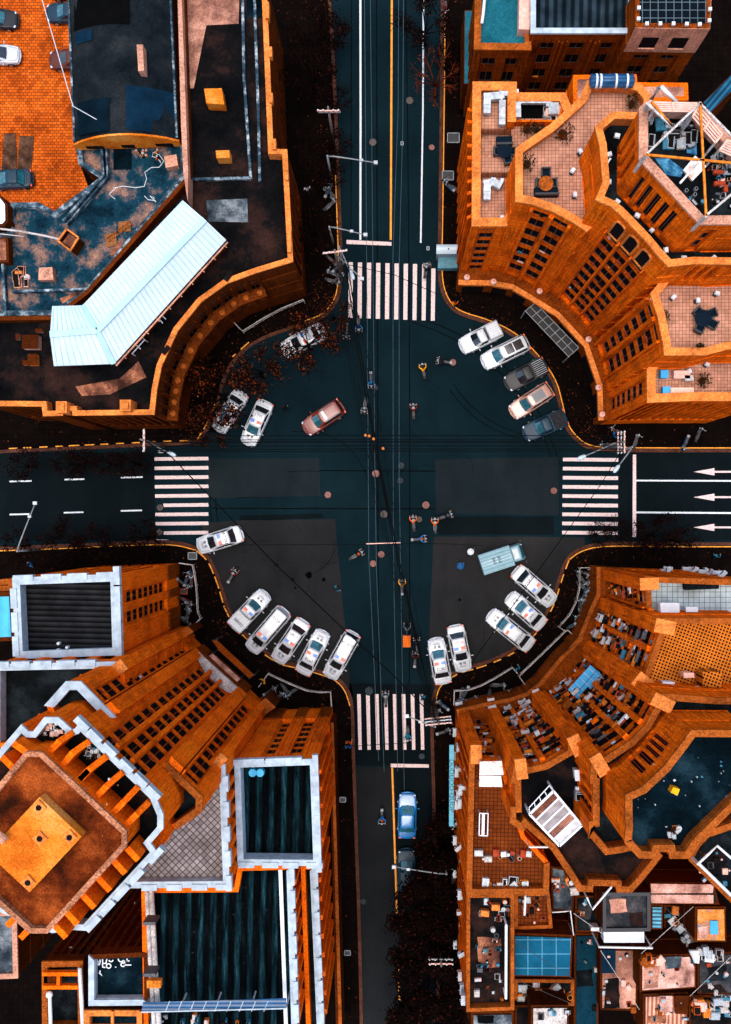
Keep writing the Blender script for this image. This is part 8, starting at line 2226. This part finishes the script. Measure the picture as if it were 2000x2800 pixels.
rider(1136,1800, 85, 'maroon', 'black', 'black', 'dark red rider behind the cargo trike')
rider(1055,1908, 92, 'grey', 'white', 'grey', 'grey rider on the top edge of the lower crosswalk')
rider(1115,2008, -90, 'teal', 'teal', 'white', 'teal dressed rider on the lower crosswalk')
rider(1045,2235, -90, 'blue', 'orange', 'black', 'blue rider left of the bright blue car')
# cargo trike
ct = thing('cargo_trike', 'cargo trike with bright orange load at the lower end of the crossroads', 'cargo trike', (*W((1113,1745),.6), 0), R(90))
m = MB(); m.loft([[(x_,-.36,z_),(x_,.36,z_),(x_*.98,.36,z_+.45),(x_*.98,-.36,z_+.45)] for x_, z_ in ((-.85,.45),(.25,.45))]); m.build('load', M['cloth_orange'], ct, world=False)
m = MB()
for k in range(4): m.tube([(-.8,-.28+.19*k,.92),(-.3,-.30+.2*k,.98),(.2,-.28+.19*k,.92)], .045, 5)
m.build('load_rolls', M['clut_orange'], ct, world=False)
m = MB(); m.box(-.3,0,.36,1.2,.8,.08); m.tube([(.3,0,.45),(.75,0,.5),(.85,0,.85)], .03, 6); m.tube([(.78,-.28,.92),(.85,0,.88),(.78,.28,.92)], .02, 5); m.build('trike_frame', M['metal_dark'], ct, world=False)
for x_, y_ in ((-.35,.42),(-.35,-.42),(.95,0)): m = MB(); m.tube([(x_,y_-.03,.28),(x_,y_+.03,.28)], .28, 12); m.build('wheel', M['rubber'], ct, world=False)
person(1114, 1722, R(90), 'ride', 'grey', 'person pedalling the cargo trike with the orange load', 'hair')
# walkers
def walk(x, y, deg, top, label, hg='hair', z=0.0): return person(x, y, R(deg), 'walk', top, label, hg, z)
walk(776,1115, 70, 'black', 'dark dressed person walking between the sedan numbered 1395 and the maroon car')
walk(920,1609, 10, 'teal', 'person in teal walking beside the oil stains')
walk(954,2030, 80, 'orange', 'person in orange walking at the left end of the lower crosswalk', 'hair', .13)
walk(953,2042, 85, 'blue', 'person in pale blue just behind the orange dressed walker', 'hair', .13)
walk(86,1543, 200, 'blue', 'person in blue on the pavement near the left gantry', 'hair', .13)
walk(1960,1520, 60, 'teal', 'person in teal on the pavement at the right edge', 'hair', .13)
walk(1157,1908, -60, 'teal', 'person in teal at the right top corner of the lower crosswalk')
walk(1186,1925, 60, 'black', 'person in black on the pavement beside the lower right pole', 'hair', .13)
walk(518,1578, 60, 'white', 'person in white inside the forecourt railing by the left road', 'hair', .13)
walk(722,1862, 200, 'yellow', 'person in yellow by the railing above the courtyard block', 'hair', .13)
walk(1415,1830, 120, 'teal', 'person by the gap between the two lower right railings', 'hair', .13)
walk(1243,830, 70, 'orange', 'person in orange on the pavement near the hotel kiosk', 'hair', .13)
walk(1680,1190, 10, 'blue', 'person on the pavement below the hotel right wall', 'hair', .13)
walk(840,518, 90, 'white', 'person in white on the dark pavement left of the upper road', 'hair', .13)
walk(435,1231, 10, 'white', 'person in white just above the left crosswalk')
# two people under umbrellas
for (x, y, top, uc, lb) in ((1260,1548,'blue','shell_blue','blue'), (1288,1509,'grey','clut_pink','pale')):
    c = W((x,y),2.0); walk(x, y, 80, top, 'person sheltering under the %s umbrella left of the box truck' % lb)
    u = thing('umbrella', lb+' umbrella held up left of the box truck', 'umbrella', (c.x, c.y, 1.0))
    m = MB(); m.tube([(0,0,0),(0,0,1.05)], .012, 5); m.build('shaft', M['metal'], u, world=False)
    m = MB(); n = 8; r0 = .36 if lb == 'blue' else .33
    for k in range(n):
        a0, a1 = 2*math.pi*k/n, 2*math.pi*(k+1)/n
        A_, B_ = Vector((r0*math.cos(a0), r0*math.sin(a0), .82)), Vector((r0*math.cos(a1), r0*math.sin(a1), .82)); C_, D_ = A_*.5+Vector((0,0,.56)), B_*.5+Vector((0,0,.56)); T_ = Vector((0,0,1.05))
        m.quad(A_, B_, D_, C_); m.tri(C_, D_, T_); q_ = Vector((0,0,-.01)); m.quad(B_+q_, A_+q_, C_+q_, D_+q_); m.tri(D_+q_, C_+q_, T_+q_)
    m.build('canopy', M[uc if lb == 'blue' else 'white'], u, world=False)
# parked scooters
rr = random.Random(9)
SG = [('scooters parked inside the thin railing beside the mansion', 'scooter parked inside the thin railing beside the concave mansion', TP(18, [(1410,100),(1490,110),(1400,170),(1485,175),(1410,250),(1500,255),(1430,330),(1480,345),(1400,400),(1450,420),(1380,440),(1420,395),(1320,650),(1370,600),(1385,690)])),
      ('scooters parked in the forecourt by the left road', 'scooter parked in the small forecourt beside the white rimmed block', TP(7, [(1190,880),(1215,900),(1170,920),(1190,1030),(1190,1070),(1195,1110),(1185,1160)])),
      ('scooters parked on the upper left pavement', 'scooter parked on the dark pavement left of the upper crosswalk', TP(5, [(655,40),(690,70),(655,120),(660,175),(690,150)])+[(898,520),(907,530),(903,560)]),
      ('scooters parked below the hotel right wall', 'scooter parked on the pavement below the hotel near the right crosswalk', TP(6, [(880,1335),(910,1345),(940,1250),(1060,1310),(1350,1330),(1430,1270)])),
      ('scooters parked before the lower right railing', 'scooter parked inside the curved railing of the lower right forecourt', TP(18, [(120,1400),(230,1440),(160,1380),(420,1420),(520,1290),(600,1390)])+TP(8, [(1410,1220),(1380,1280),(1430,1390)])),
      ('scooters parked in the forecourt above the courtyard block', 'scooter parked in the forecourt above the courtyard block', TP(8, [(425,1130),(455,1145),(330,1130),(380,1170)])),
      ('scooters parked along the hotel side pavement', 'scooter parked on the dark pavement strip beside the hotel by the upper road', TP(2, [(1440,1268),(1460,1275),(1420,60)]))]
for g_, l_, pp_ in SG:
    for (x, y) in pp_:
        scooter(x, y, rr.uniform(0, 6.28), rr.choice(['white','blue','black','red','grey','teal']), l_, g_, .13)
for k_, (m_, mats_, root_) in STUFFW.items():
    tag(m_.build('window', mats_, root_), kind='stuff')
